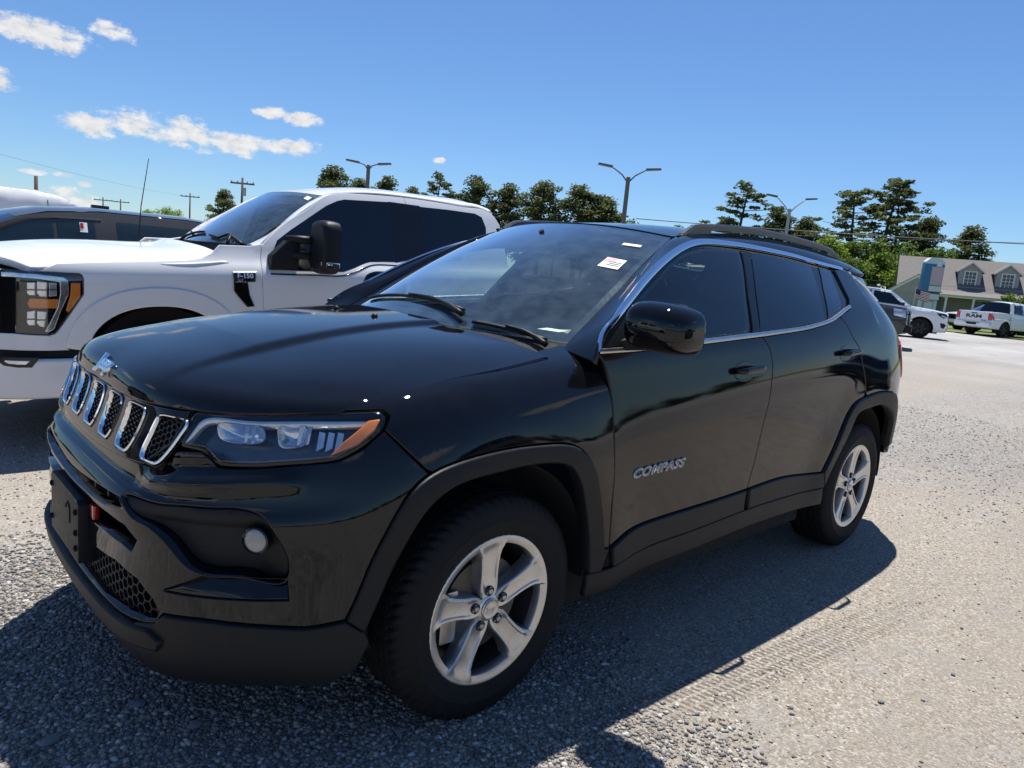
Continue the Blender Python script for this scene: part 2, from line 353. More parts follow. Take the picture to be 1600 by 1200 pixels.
# ---------------------------------------------------------------- ground
def ground_mat():
    t = NT('gravel_lot'); tc = t.n('ShaderNodeTexCoord').outputs['Object']
    xyz = t.n('ShaderNodeSeparateXYZ', {0: tc}); X, Y = xyz.outputs['X'], xyz.outputs['Y']
    big = t.noise(.9, 6, .6, tc); mid = t.noise(4.5, 6, .65, tc); fine = t.noise(60, 4, .7, tc)
    # tan packed fines in the wheel lane to the right of the SUV, loose grey stone elsewhere
    dx = t.math('MULTIPLY', t.math('SUBTRACT', X, 2.7), 1/2.75); dy = t.math('MULTIPLY', t.math('SUBTRACT', Y, -1.7), 1/1.75)
    r2 = t.math('ADD', t.math('MULTIPLY', dx, dx), t.math('MULTIPLY', dy, dy))
    tan = t.rng(t.math('ADD', r2, t.math('MULTIPLY', t.math('SUBTRACT', big, .5), 2.2)), .65, 1.35, 1, 0, True)
    left = t.rng(t.math('ADD', Y, t.math('MULTIPLY', big, .8)), 1.2, 2.0, 0, .75, True)
    tan = t.math('MAXIMUM', tan, left)
    far = t.rng(X, 9, 30, 0, 1, True)
    def vor(s, feat='F1'): return t.n('ShaderNodeTexVoronoi', {'Vector': tc, 'Scale': s, 'Randomness': 1}, feature=feat)
    v1, v2, v3 = vor(58), vor(130), vor(24)
    hs1 = t.n('ShaderNodeSeparateColor', {0: v1.outputs['Color']}); hs2 = t.n('ShaderNodeSeparateColor', {0: v2.outputs['Color']})
    stone = t.mixc(hs1.outputs[0], (.11, .108, .105), (.50, .485, .455)); stone = t.mixc(t.math('MULTIPLY', hs1.outputs[1], .35), stone, (.30, .25, .19))
    grit = t.mixc(hs2.outputs[0], (.215, .205, .19), (.42, .395, .355)); grey = t.mixc(t.rng(mid, .42, .60, .0, .8), stone, grit)
    pale = t.mixc(t.rng(fine, .3, .7, 0, 1), (.215, .180, .138), (.45, .395, .325)); pale = t.mixc(t.rng(hs2.outputs[1], .74, .90, 0, .85), pale, (.56, .54, .50)); pale = t.mixc(t.rng(hs2.outputs[2], .84, .95, 0, .7), pale, (.11, .10, .09))
    pale = t.mixc(t.rng(mid, .50, .64, 0, .65), pale, grey)
    farc = t.mixc(t.rng(t.noise(.35, 8, .7, tc), .35, .65, 0, 1), (.29, .285, .28), (.43, .42, .405))
    wear = t.n('ShaderNodeMapping', {'Vector': tc, 'Scale': (.12, 1.6, 1), 'Rotation': (0, 0, .35)}).outputs[0]
    near = t.mixc(tan, grey, pale); near = t.mixc(t.math('MULTIPLY', t.rng(t.noise(1.0, 5, .6, wear), .45, .62, 0, 1), .35), near, (.30, .26, .21))
    col = t.mixc(far, near, farc); col = t.mixc(t.rng(t.noise(.25, 4, .5, tc), .4, .7, 0, .25), col, (.16, .155, .15))
    h1 = t.rng(v1.outputs['Distance'], 0, .6, 1, 0); h2 = t.rng(v2.outputs['Distance'], 0, .6, 1, 0); h3 = t.math('MULTIPLY', t.rng(v3.outputs['Distance'], 0, .6, 1, 0), .6)
    gh = t.math('ADD', t.math('MULTIPLY', h1, .008), t.math('MULTIPLY', h2, .0035)); ph = t.math('ADD', t.math('MULTIPLY', h2, .004), t.math('MULTIPLY', fine, .009))
    hm = t.n('ShaderNodeMix', {0: tan, 2: gh, 3: ph}); hh = t.math('ADD', hm.outputs[0], t.math('MULTIPLY', mid, .03))
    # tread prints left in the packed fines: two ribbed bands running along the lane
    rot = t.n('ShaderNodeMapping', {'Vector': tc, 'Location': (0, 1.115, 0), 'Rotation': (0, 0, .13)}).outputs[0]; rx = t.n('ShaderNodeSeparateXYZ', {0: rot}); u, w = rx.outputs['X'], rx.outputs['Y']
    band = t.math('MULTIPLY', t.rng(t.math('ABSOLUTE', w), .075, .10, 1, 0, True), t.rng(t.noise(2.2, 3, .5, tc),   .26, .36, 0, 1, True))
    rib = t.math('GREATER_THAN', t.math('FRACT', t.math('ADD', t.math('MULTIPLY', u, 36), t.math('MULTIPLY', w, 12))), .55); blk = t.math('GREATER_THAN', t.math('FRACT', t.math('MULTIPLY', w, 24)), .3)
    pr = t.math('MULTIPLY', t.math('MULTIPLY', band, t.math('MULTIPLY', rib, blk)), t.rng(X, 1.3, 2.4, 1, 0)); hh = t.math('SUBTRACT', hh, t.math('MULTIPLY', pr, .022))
    col = t.mixc(t.math('MULTIPLY', pr, .8), col, (.12, .10, .085))  # small shadows in the tread grooves painted into the ground colour
    nor = t.n('ShaderNodeBump', {'Height': hh, 'Strength': .85, 'Distance': 1.0}).outputs[0]
    return t.bsdf(col=col, rough=.95, spec=.15, nor=nor)
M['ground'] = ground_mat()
def spaced(lo, hi, fine_lo, fine_hi, n, m):
    a = fine_lo - (np.geomspace(1, 1 + fine_lo - lo, m) - 1)[::-1]; b = fine_hi + np.geomspace(1, 1 + hi - fine_hi, m) - 1
    return np.unique(np.r_[a, np.linspace(fine_lo, fine_hi, n), b])
gx, gy = spaced(-900, 1600, -2, 8, 160, 60), spaced(-900, 1600, -3, 4, 120, 60)
def gz(x, y):
    r = np.hypot(x - 1.3, y); k = np.clip((r - 2.6) / 3, 0, 1)
    d = -.13 * np.clip((y - 1.2) / 1.5, 0, 1) * np.clip((3.5 - x) / 4, 0, 1)
    return .006*np.sin(x*1.7 + .5*y)*np.sin(y*2.1 + .4)*np.clip(r - .5, 0, 1)*np.clip(12 - r, 0, 1) + k*.02*np.sin(x*.23)*np.sin(y*.31 + 1) + d
XX, YY = np.meshgrid(gx, gy, indexing='ij')
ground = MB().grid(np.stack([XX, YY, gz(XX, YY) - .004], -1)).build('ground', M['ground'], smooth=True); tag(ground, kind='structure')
tg = NT('verge_turf'); tgc = tg.noise(.6, 8, .7); M['turf'] = tg.bsdf(col=tg.mixc(tg.rng(tgc, .35, .65, 0, 1), (.07, .105, .022), (.16, .19, .055)), rough=.95, nor=tg.bump(tg.noise(14, 4), .6, .05))
poly = [(47, 30), (44.8, 14), (45.5, 4), (49, -12), (58, -40), (150, -90), (260, -60), (300, 100), (160, 160), (70, 120), (52, 60)]
gr = MB().add([(x, y, .05 + .0*x) for x, y in poly], [tuple(range(len(poly)))]).build('grass_verge', M['turf']); tag(gr, kind='structure')
def pebbles(n, name, region, size, mat, seed, dens=None, skew=2.2):
    """Loose stones too many to count, one mesh: squashed, knocked-about icosahedra lying on the ground."""
    r = np.random.default_rng(seed); x = r.uniform(region[0], region[1], n*3); y = r.uniform(region[2], region[3], n*3)
    if dens is not None: k = r.uniform(0, 1, n*3) < dens(x, y); x, y = x[k], y[k]
    x, y = x[:n], y[:n]; n = len(x)
    g = (1 + 5**.5)/2; ico = np.array([(-1, g, 0), (1, g, 0), (-1, -g, 0), (1, -g, 0), (0, -1, g), (0, 1, g), (0, -1, -g), (0, 1, -g), (g, 0, -1), (g, 0, 1), (-g, 0, -1), (-g, 0, 1)]) / 1.9
    fc = np.array([(0,11,5),(0,5,1),(0,1,7),(0,7,10),(0,10,11),(1,5,9),(5,11,4),(11,10,2),(10,7,6),(7,1,8),(3,9,4),(3,4,2),(3,2,6),(3,6,8),(3,8,9),(4,9,5),(2,4,11),(6,2,10),(8,6,7),(9,8,1)])
    s = size[0] * (size[1]/size[0])**(r.uniform(0, 1, n)**skew)
    V = ico[None] * r.uniform(.72, 1.2, (n, 12, 1)) * np.stack([r.uniform(.8, 1.4, n), r.uniform(.7, 1.1, n), r.uniform(.45, .8, n)], 1)[:, None] * s[:, None, None]*.5
    a = r.uniform(0, 6.283, n); c, sn = np.cos(a)[:, None], np.sin(a)[:, None]
    V = np.stack([V[..., 0]*c - V[..., 1]*sn + x[:, None], V[..., 0]*sn + V[..., 1]*c + y[:, None], V[..., 2] + (gz(x, y) - .004 + s*.14)[:, None]], -1)
    me = bpy.data.meshes.new(name); F = (fc[None] + 12*np.arange(n)[:, None, None]).reshape(-1, 3)
    me.vertices.add(n*12); me.vertices.foreach_set('co', V.ravel()); me.loops.add(len(F)*3); me.loops.foreach_set('vertex_index', F.ravel().astype(np.int32))
    me.polygons.add(len(F)); me.polygons.foreach_set('loop_start', np.arange(0, len(F)*3, 3, dtype=np.int32)); me.update(calc_edges=True); me.validate()
    at = me.attributes.new('tone', 'FLOAT', 'POINT'); at.data.foreach_set('value', np.repeat(r.uniform(0, 1, n), 12).astype(np.float32)); me.materials.append(mat)
    o = link(bpy.data.objects.new(name, me)); tag(o, kind='stuff'); return o
tp = NT('loose_stone'); an = tp.n('ShaderNodeAttribute', attribute_name='tone').outputs['Fac']
ramp = tp.n('ShaderNodeValToRGB', {0: an}); el = ramp.color_ramp.elements; el[0].color = (.12, .117, .112, 1); el[1].color = (.56, .545, .52, 1)
for p_, c_ in ((.3, (.20, .195, .188, 1)), (.6, (.30, .292, .28, 1)), (.8, (.30, .25, .19, 1))): e_ = el.new(p_); e_.color = c_
M['pebble'] = tp.bsdf(col=ramp.outputs[0], rough=.9, spec=.2)
def dgrav(x, y):
    e = x + .25*np.sin(3.1*y + 1.0) + .12*np.sin(9.7*y) + .35*(y + .6)*(y < -.6)
    return np.clip(1.15 - (e + .12)/.42, .015, 1) * np.clip((1.25 - y)/.5, .12, 1)
pebbles(66000, 'gravel', (-1.40, .95, -1.75, 1.35), (.006, .021), M['pebble'], 3, dgrav, 1.5)
pebbles(9000, 'gravel', (3.6, 9, -3, 1.2), (.006, .022), M['pebble'], 4, lambda x, y: np.clip((x - 3.8)/1.2, .03, .9))
pebbles(5000, 'gravel', (-3, .5, 1.0, 4), (.006, .022), M['pebble'], 5)
pebbles(2600, 'gravel', (.3, 4.5, -2.6, -.3), (.004, .014), M['pebble'], 6, lambda x, y: .25 + .75*np.exp(-(((x - .95)/.22)**2 + ((y + 1.33)/.09)**2)) + .5*np.exp(-(((x - 2.0)/.25)**2 + ((y + 1.35)/.08)**2)))
for x, y, s, sx in ((-1.02, -.30, .020, 1.7), (-.80, -.26, .020, 1.3), (-.43, -.55, .018, 1.1), (.02, -.72, .015, 1.3), (-.70, -.45, .018, 1.3), (-.25, -.80, .016, 1.1), (1.18, -1.62, .011, 1.1), (1.62, -1.72, .009, 1.2), (2.1, -1.62, .008, 1.0), (-.85, .05, .018, 1.2)):
    V = []; F = []
    bm = bmesh.new(); bmesh.ops.create_icosphere(bm, subdivisions=2, radius=s)
    for v in bm.verts: v.co = Vector((v.co.x*sx, v.co.y*.9, v.co.z*.5)) * random.uniform(.86, 1.1)
    me = bpy.data.meshes.new('stone'); bm.to_mesh(me); bm.free(); me.materials.append(M['stone_big'] if 'stone_big' in M else M.setdefault('stone_big', simple('river_stone', (.20, .20, .21), .85, bump=.3, scale=30)))
    o = link(bpy.data.objects.new('stone', me), ground); o.location = (x, y, float(gz(np.array(x), np.array(y))) + s*.15); o.rotation_euler.z = random.uniform(-.6, .6)
# ---------------------------------------------------------------- house across the road
def local(o, ux):
    """Matrix of a frame with x along ux (horizontal), y away from the viewer, z up."""
    x = Vector((ux[0], ux[1], 0)).normalized(); y = Vector((-x.y, x.x, 0)); return Matrix(((x.x, y.x, 0, o[0]), (x.y, y.y, 0, o[1]), (0, 0, 1, o[2]), (0, 0, 0, 1)))
def place(o, m): o.matrix_world = m
M['siding'] = simple('grey_siding', (.40, .375, .36), .7, bump=.1, scale=4); M['shingle'] = simple('roof_shingle', (.155, .142, .135), .9, var=.25, scale=3, bump=.3)
M['whitetrim'] = simple('white_trim_paint', (.78, .78, .77), .5); M['darkglass'] = simple('dark_window_glass', (.03, .04, .05), .05, spec=.6); M['brick'] = simple('red_brown_brick', (.25, .14, .10), .85, var=.3, scale=10)
house = empty('house', (0, 0, 0), 0, 'grey sided house with two roof dormers and a white porch across the road', 'house'); HM = local((80.6, 25.6, 0), (.36, -.93)); house.matrix_world = HM
mb = MB().box((0, 1.6, 0), (30, 12, 3.3)).prism([(1.6, 3.3), (12, 3.3), (6.8, 6.55)], 0, 30, (1, 2, 0)); mb.build('wall', M['siding'], house)
rf = MB().add([(-.5, .9, 3.05), (30.5, .9, 3.05), (30.5, 6.8, 6.75), (-.5, 6.8, 6.75)], [(0, 1, 2, 3)]).add([(-.5, 12.7, 3.05), (30.5, 12.7, 3.05), (30.5, 6.8, 6.75), (-.5, 6.8, 6.75)], [(0, 1, 2, 3)])
rf.add([(-.5, .9, 2.85), (30.5, .9, 2.85), (30.5, .9, 3.05), (-.5, .9, 3.05)], [(0, 1, 2, 3)]).add([(-.5, .9, 2.85), (30.5, .9, 2.85), (30.5, 1.6, 2.85), (-.5, 1.6, 2.85)], [(0, 1, 2, 3)]); roof = rf.build('roof', M['shingle'], house)
MB().box((-.55, .82, 2.82), (30.5, .9, 3.1)).build('gutter', M['whitetrim'], house)
# small gable on the left, porch and posts
MB().prism([(-1.2, 2.6), (3.8, 2.6), (1.3, 4.3)], -.6, 1.8, (0, 2, 1)).box((-.8, -.5, 0), (3.4, 1.7, 2.7)).build('gable_wall', M['siding'], house)
for a, b in (((-1.5, 2.5), (1.3, 4.5)), ((4.1, 2.5), (1.3, 4.5))):
    n = np.array((b[1]-a[1], a[0]-b[0])); n = n/np.linalg.norm(n)*.22
    MB().prism([a, b, (b[0]-abs(n[0])*0, b[1]-.28), (a[0], a[1]-.28)], -.75, -.62, (0, 2, 1)).build('rake_board', M['whitetrim'], house)
    MB().prism([a, b, (b[0], b[1]+.08), (a[0], a[1]+.08)], -.75, 3.5, (0, 2, 1)).build('gable_roof', M['shingle'], house)
MB().box((3.5, -1.2, 2.45), (30, 1.0, 2.72)).build('porch_beam', M['whitetrim'], house)
MB().add([(3.4, -1.5, 2.72), (30.3, -1.5, 2.72), (30.3, 1.0, 3.15), (3.4, 1.0, 3.15)], [(0, 1, 2, 3)]).build('porch_roof', M['shingle'], house)
for x in (4.0, 6.4, 9.2, 12.4, 15.6, 18.6): MB().box((x, -1.15, 0), (x+.2, -.95, 2.45)).build('porch_post', M['whitetrim'], house)
for x in (6.8, 13.2, 14.6, 16.0): 
    w = MB().box((x, 1.50, .9), (x+1.1, 1.58, 2.3)).build('window', M['darkglass'], house)
    for lo, hi in (((x-.1, 1.46, .8), (x+.0, 1.6, 2.4)), ((x+1.1, 1.46, .8), (x+1.2, 1.6, 2.4)), ((x, 1.46, 2.3), (x+1.1, 1.6, 2.4)), ((x, 1.46, .8), (x+1.1, 1.6, .9)), ((x, 1.46, 1.57), (x+1.1, 1.6, 1.63))): MB().box(lo, hi).build('window_frame', M['whitetrim'], w)
for x in (8.9, 13.0 - .9 + .0, 17.4):
    pass
for dx in (6.2, 9.5):
    d = bpy.data.objects.new('dormer', None); COL.objects.link(d); d.parent = house; d.location = (dx, 2.4, 3.6)
    MB().prism([(-1.0, 0), (1.0, 0), (1.0, 1.75), (0, 2.55), (-1.0, 1.75)], 0, 3.6, (0, 2, 1)).build('dormer_wall', M['siding'], d)
    for s in (-1, 1):
        MB().prism([(s*1.25, 1.6), (0, 2.62), (0, 2.74), (s*1.25, 1.72)], -.2, 4.0, (0, 2, 1)).build('dormer_roof', M['shingle'], d)
        MB().prism([(s*1.28, 1.52), (0, 2.56), (0, 2.72), (s*1.28, 1.70)], -.28, -.2, (0, 2, 1)).build('rake_board', M['whitetrim'], d)
    MB().box((-.48, -.04, .25), (.48, -.005, 1.65)).build('window', M['darkglass'], d)
    f = MB()
    for lo, hi in (((-.6, .13), (-.48, 1.77)), ((.48, .13), (.6, 1.77)), ((-.48, 1.65), (.48, 1.77)), ((-.48, .13), (.48, .25)), ((-.18, .25), (-.13, 1.65)), ((.13, .25), (.18, 1.65)), ((-.48, .92), (.48, .98)), ((-.48, .58), (.48, .62)), ((-.48, 1.28), (.48, 1.32))): f.box((lo[0], -.08, lo[1]), (hi[0], -.03, hi[1]))
    f.build('window_frame', M['whitetrim'], d)
# ---------------------------------------------------------------- pylon sign
sign = empty('pylon_sign', (0, 0, 0), 0, 'tall blue pylon sign with pink and white panels in front of the house', 'sign'); sign.matrix_world = local((67.4, 19.5, 0), (.62, -.78))
M['signblue'] = simple('sign_blue', (.03, .16, .36), .35); M['signpale'] = simple('pale_blue_panel', (.55, .68, .78), .4); M['pinkpanel'] = simple('pink_panel', (.60, .42, .50), .5); M['whitepanel'] = simple('white_panel', (.66, .68, .72), .5)
MB().box((0, 0, 1.9), (1.55, .75, 5.0)).build('cabinet', M['signblue'], sign, bevel=.04)
MB().prism([(0, 5.0), (1.55, 5.0), (1.55, 5.15), (1.2, 5.5), (.35, 5.5), (0, 5.15)], 0, .75, (0, 2, 1)).build('cap', M['signpale'], sign)
MB().box((.55, -.03, 3.2), (1.5, -.002, 4.75)).build('pink_panel', M['pinkpanel'], sign)
MB().box((.55, -.03, 2.65), (1.5, -.002, 3.12)).build('white_panel', M['whitepanel'], sign); MB().box((.55, -.03, 1.95), (1.5, -.002, 2.45)).build('white_panel', M['whitepanel'], sign)
MB().box((.6, -.05, 2.48), (1.45, -.002, 2.62)).build('dark_strip', M['ink'], sign)
MB().prism([(.85, 4.80), (1.35, 4.80), (1.1, 5.35)], -.04, -.002, (0, 2, 1)).build('triangle_mark', M['whitetrim'], sign)
for x in (.1, 1.3): MB().box((x, .2, 0), (x+.2, .5, 1.9)).build('sign_post', M['signpale'], sign)
MB().box((.55, .3, .1), (1.2, .36, 1.75)).build('lower_panel', M['whitepanel'], sign)
# flag
fl = empty('flag', (0, 0, 0), 0, 'small red and white striped flag on a short pole beside the blue sign', 'flag'); fl.matrix_world = local((59.4, 17.35, 0), (.72, -.69))
MB().tube([(0, 0, 0), (0, 0, 2.75)], .03, 8).build('flag_pole', M['steel'], fl)
cl = np.array([[(x, .10*math.sin(x*5)+.0, 2.65 - z - .35*x + .1*x*x) for z in np.linspace(0, .75, 14)] for x in np.linspace(0, 1.1, 16)]); g = MB().grid(cl); o = g.build('flag_cloth', [simple('flag_red', (.42, .03, .05), .8), simple('flag_white', (.75, .74, .74), .8), simple('flag_navy', (.03, .04, .16), .8)], fl, smooth=True)
for i, p in enumerate(o.data.polygons): r, c_ = i // 13, i % 13; p.material_index = 2 if (r < 6 and c_ < 7) else c_ % 2
# ---------------------------------------------------------------- lamp posts, utility poles, wires
M['galv'] = simple('galvanised_pole', (.33, .33, .32), .5, .3); M['darkpole'] = simple('dark_pole', (.10, .095, .09), .7); M['wood'] = simple('weathered_wood_pole', (.10, .075, .055), .9, var=.3)
def lamp_post(loc, h, ang, mat, label, arm=2.0, lift=.55, r=.10):
    o = empty('lamp_post', loc, ang, label, 'lamp post', 'lamp posts over the lot')
    MB().tube([(0, 0, 0), (0, 0, h*.5), (0, 0, h)], [r*1.35, r*1.15, r], 10).build('pole', mat, o, smooth=True, sharp=50)
    for s in (-1, 1):
        MB().tube([(0, 0, h-.35), (s*.35*arm, 0, h-.05+lift*.3), (s*.8*arm, 0, h+lift*.8), (s*arm, 0, h+lift)], [.05, .045, .04, .035], 8).build('arm', mat, o, smooth=True)
        MB().prism([(s*(arm-.1), h+lift-.07), (s*(arm+.85), h+lift+.05), (s*(arm+.8), h+lift+.16), (s*(arm-.1), h+lift+.07)], -.17, .17, (0, 2, 1)).build('lamp_head', M['darkpole'], o, bevel=.03)
    return o
rdir = math.atan2(-.68, .73)
lamp_post((35.1, 27.1, 0), 7.6, rdir, M['darkpole'], 'tall dark lamp post with two arms rising behind the black suv roof', 1.15, .55, .13)
lamp_post((57.0, 27.3, 0), 8.3, rdir, M['galv'], 'pale grey lamp post with two arms in front of the broad pines', 1.3, .9, .13)
lamp_post((26.05, 42.9, 0), 7.5, rdir, M['darkpole'], 'dark lamp post with short level arms above the white pickup cab', .75, .12, .13)
def utility(loc, h, ang, label, cross=1.2, two=False):
    o = empty('utility_pole', loc, ang, label, 'utility pole', 'utility poles along the far road')
    MB().tube([(0, 0, 0), (0, 0, h)], [.2, .14], 8).build('pole', M['wood'], o, smooth=True)
    if cross:
        MB().box((-cross, -.08, h-.8), (cross, .08, h-.6)).build('crossarm', M['wood'], o)
        for x in (-cross*.9, -cross*.4, cross*.4, cross*.9): MB().lathe([(.0001, .26), (.06, .2), (.08, 0)], (x, 0, h-.6), 2, 8).build('insulator', M['galv'], o)
    if two: MB().tube([(.28, 0, h-2.2), (.28, 0, h-1.2)], .22, 10).build('transformer', M['galv'], o, smooth=True, sharp=50)
    return o
utility((36.3, 89.4, 0), 9.4, rdir, 'wooden utility pole with crossarm left of the white pickup roof', 1.5, True)
utility((53.3, 157.5, 0), 10.6, rdir, 'distant wooden utility pole with wide crossarm behind the minivan roof end', 2.0)
utility((51.4, 201.0, 0), 9.4, rdir, 'far utility pole above the middle of the minivan roof', 2.2)
utility((46.5, 197.0, 0), 9.2, rdir, 'farthest utility pole just above the minivan roof fin', 2.2)
utility((11.1, 70.5, 0), 5.3, rdir, 'plain dark pole standing behind the white van roof', 0)
def wire(a, b, sag, r, name, label):
    a, b = np.array(a, float), np.array(b, float); u = np.linspace(0, 1, 24)[:, None]; p = a + (b-a)*u; p[:, 2] -= sag*4*(u*(1-u))[:, 0]
    o = MB().tube(p, r, 5).build(name, M['darkpole'], smooth=True); tag(o, label, 'power line', 'overhead lines'); return o
wire((58, 44, 7.4), (78, -18, 7.6), .55, .045, 'power_line', 'thick dark overhead cable crossing the trees on the right')
wire((60, 46, 6.6), (80, -18, 8.6), .4, .014, 'power_line', 'thin overhead wire just above the thick cable on the right')
wire((60, 45, 3.4), (80, -16, 3.9), .4, .012, 'power_line', 'thin low wire passing in front of the house roof')
wire((-8, 60, 8.6), (53.3, 157.5, 9.9), 1.0, .014, 'power_line', 'faint long wire sloping down across the sky on the left')
# ---------------------------------------------------------------- smooth surfaces through grids of points
def spline_basis(u):
    """Natural cubic spline through knots u as a linear map: returns second-derivative matrix M (n x n)."""
    n = len(u); h = np.diff(u)
    A = np.zeros((n, n)); B = np.zeros((n, n)); A[0, 0] = A[-1, -1] = 1
    for i in range(1, n - 1):
        A[i, i-1] = h[i-1]; A[i, i] = 2 * (h[i-1] + h[i]); A[i, i+1] = h[i]
        B[i, i-1] = 6 / h[i-1]; B[i, i] = -6 / h[i-1] - 6 / h[i]; B[i, i+1] = 6 / h[i]
    return np.linalg.solve(A, B)

def spline_w(u, M, q):
    """Weights (value, derivative) of every knot at the query points q."""
    n = len(u); q = np.asarray(q, float)
    i = np.clip(np.searchsorted(u, q) - 1, 0, n - 2)
    h = u[i+1] - u[i]; a = (u[i+1] - q) / h; b = 1 - a
    lo, hi = q < u[0], q > u[-1]
    a = np.where(lo, 1, np.where(hi, 0, a)); b = 1 - a
    I = np.eye(n)
    w = a[:, None] * I[i] + b[:, None] * I[i+1] + ((a**3 - a) * h*h/6)[:, None] * M[i] + ((b**3 - b) * h*h/6)[:, None] * M[i+1]
    d = (I[i+1] - I[i]) / h[:, None] + ((1 - 3*a*a) * h/6)[:, None] * M[i] + ((3*b*b - 1) * h/6)[:, None] * M[i+1]
    ex = np.where(lo, q - u[0], np.where(hi, q - u[-1], 0.0))
    return w + ex[:, None] * d, d

def curve(pts, n, closed=False):
    """n points along a natural spline through pts (any dimension), even in knot parameter."""
    p = np.asarray(pts, float)
    if closed: p = np.vstack([p[-3:-1] if np.allclose(p[0], p[-1]) else p[-2:], p, p[:3]])
    u = np.r_[0, np.cumsum(np.maximum(1e-9, np.linalg.norm(np.diff(p, axis=0), axis=1)))]
    M = spline_basis(u)
    q = np.linspace(u[2], u[-3], n) if closed else np.linspace(u[0], u[-1], n)
    return spline_w(u, M, q)[0] @ p

class Surf:
    """Tensor spline surface through P[i][k]; s runs along i, t along k, both near arc length."""
    def __init__(s, P, flip=False, bump=None):
        s.P = P = np.asarray(P, float)
        s.u = np.r_[0, np.cumsum(np.linalg.norm(np.diff(P, axis=0), axis=2).mean(1))]
        s.v = np.r_[0, np.cumsum(np.linalg.norm(np.diff(P, axis=1), axis=2).mean(0))]
        s.Mu, s.Mv = spline_basis(s.u), spline_basis(s.v)
        s.sg = -1 if flip else 1; s.bump = bump
        a, b = np.meshgrid(np.linspace(0, s.u[-1], 90), np.linspace(0, s.v[-1], 60), indexing='ij')
        s.gs = np.stack([a.ravel(), b.ravel()], -1); s.gp = s.raw(s.gs)[0]
    def raw(s, st):
        w, dw = spline_w(s.u, s.Mu, st[:, 0]); x, dx = spline_w(s.v, s.Mv, st[:, 1])
        A = np.einsum('nk,ikc->nic', x, s.P)
        p = np.einsum('ni,nic->nc', w, A); ps = np.einsum('ni,nic->nc', dw, A)
        pt = np.einsum('ni,nic->nc', w, np.einsum('nk,ikc->nic', dx, s.P))
        return p, ps, pt
    def _n(s, st):
        p, a, b = s.raw(st); n = np.cross(a, b) * s.sg
        return p, n / np.maximum(1e-9, np.linalg.norm(n, axis=1))[:, None]
    def at(s, st, off=0.0):
        """Point on the surface, moved off along the normal; bump(p) adds relief."""
        st = np.asarray(st, float); p, n = s._n(st)
        o = off + (s.bump(p, st) if s.bump else 0.0)
        return p + n * np.reshape(o, (-1, 1)) if np.ndim(o) else p + n * o
    def full(s, st, off=None):
        """Point and true normal with relief; off is a function of (p, st) or a number."""
        f = (lambda q: s.at(q, off(s.raw(q)[0], q))) if callable(off) else (lambda q: s.at(q, off or 0.0))
        st = np.asarray(st, float); e = 1e-3; p = f(st)
        a = f(st + [e, 0]) - f(st - [e, 0]); b = f(st + [0, e]) - f(st - [0, e])
        n = np.cross(a, b) * s.sg
        return p, n / np.maximum(1e-12, np.linalg.norm(n, axis=1))[:, None]
    def near(s, Q, side=None):
        """Surface parameters of the surface points closest to the 3D points Q."""
        Q = np.asarray(Q, float); ok = np.ones(len(s.gp), bool) if side is None else side(s.gp)
        st = s.gs[ok][np.argmin(((Q[:, None] - s.gp[ok][None])**2).sum(2), axis=1)].copy()
        for _ in range(20):
            p, a, b = s.raw(st); r = Q - p
            aa, bb, ab = (a*a).sum(1), (b*b).sum(1), (a*b).sum(1); ra, rb = (r*a).sum(1), (r*b).sum(1)
            det = np.maximum(aa*bb - ab*ab, 1e-12)
            st[:, 0] += np.clip((ra*bb - rb*ab) / det, -.08, .08); st[:, 1] += np.clip((rb*aa - ra*ab) / det, -.08, .08)
            st[:, 0] = np.clip(st[:, 0], -.04, s.u[-1] + .04); st[:, 1] = np.clip(st[:, 1], -.04, s.v[-1] + .04)
        return st
    def inv(s, Q, proj=(0, 2), side=None):
        """Surface parameters whose point projects to Q; proj is a pair of axes or a function."""
        f = proj if callable(proj) else (lambda p: p[:, list(proj)])
        Q = np.asarray(Q, float); g = f(s.gp); ok = np.ones(len(g), bool) if side is None else side(s.gp)
        st = s.gs[ok][np.argmin(((Q[:, None] - g[ok][None])**2).sum(2), axis=1)].copy()
        e = 1e-5
        for _ in range(25):
            r = f(s.raw(st)[0]); a = (f(s.raw(st + [e, 0])[0]) - r) / e; b = (f(s.raw(st + [0, e])[0]) - r) / e
            d = Q - r; det = a[:, 0]*b[:, 1] - a[:, 1]*b[:, 0]; det = np.where(abs(det) < 1e-9, 1e-9, det)
            ds = (d[:, 0]*b[:, 1] - d[:, 1]*b[:, 0]) / det; dt = (a[:, 0]*d[:, 1] - a[:, 1]*d[:, 0]) / det
            st[:, 0] += np.clip(ds, -.06, .06); st[:, 1] += np.clip(dt, -.06, .06)
            st[:, 0] = np.clip(st[:, 0], -.03, s.u[-1] + .03); st[:, 1] = np.clip(st[:, 1], -.03, s.v[-1] + .03)
        return st
# ---------------------------------------------------------------- trees
def leafmat(name, a, b, c):
    t = NT(name); oi = t.n('ShaderNodeObjectInfo').outputs['Random']; f = t.noise(.9, 3, .6); f2 = t.noise(5, 2, .5)
    col = t.mixc(t.rng(f, .35, .65, 0, 1), a, b); col = t.mixc(t.rng(f2, .55, .75, 0, .6), col, c); col = t.mixc(t.math('MULTIPLY', oi, .35), col, a)
    d = t.n('ShaderNodeBsdfDiffuse', {'Color': col}).outputs[0]; tr = t.n('ShaderNodeBsdfTranslucent', {'Color': col}).outputs[0]
    t.l(t.n('ShaderNodeMixShader', {0: .58, 1: d, 2: tr}).outputs[0], t.out.inputs[0]); return t.m
M['pine'] = leafmat('pine_needles', (.09, .112, .05), (.17, .19, .078), (.24, .225, .10)); M['leaf'] = leafmat('broad_leaves', (.14, .22, .035), (.27, .37, .06), (.38, .44, .09)); M['leafdark'] = leafmat('dark_broad_leaves', (.095, .15, .038), (.17, .24, .06), (.25, .30, .08))
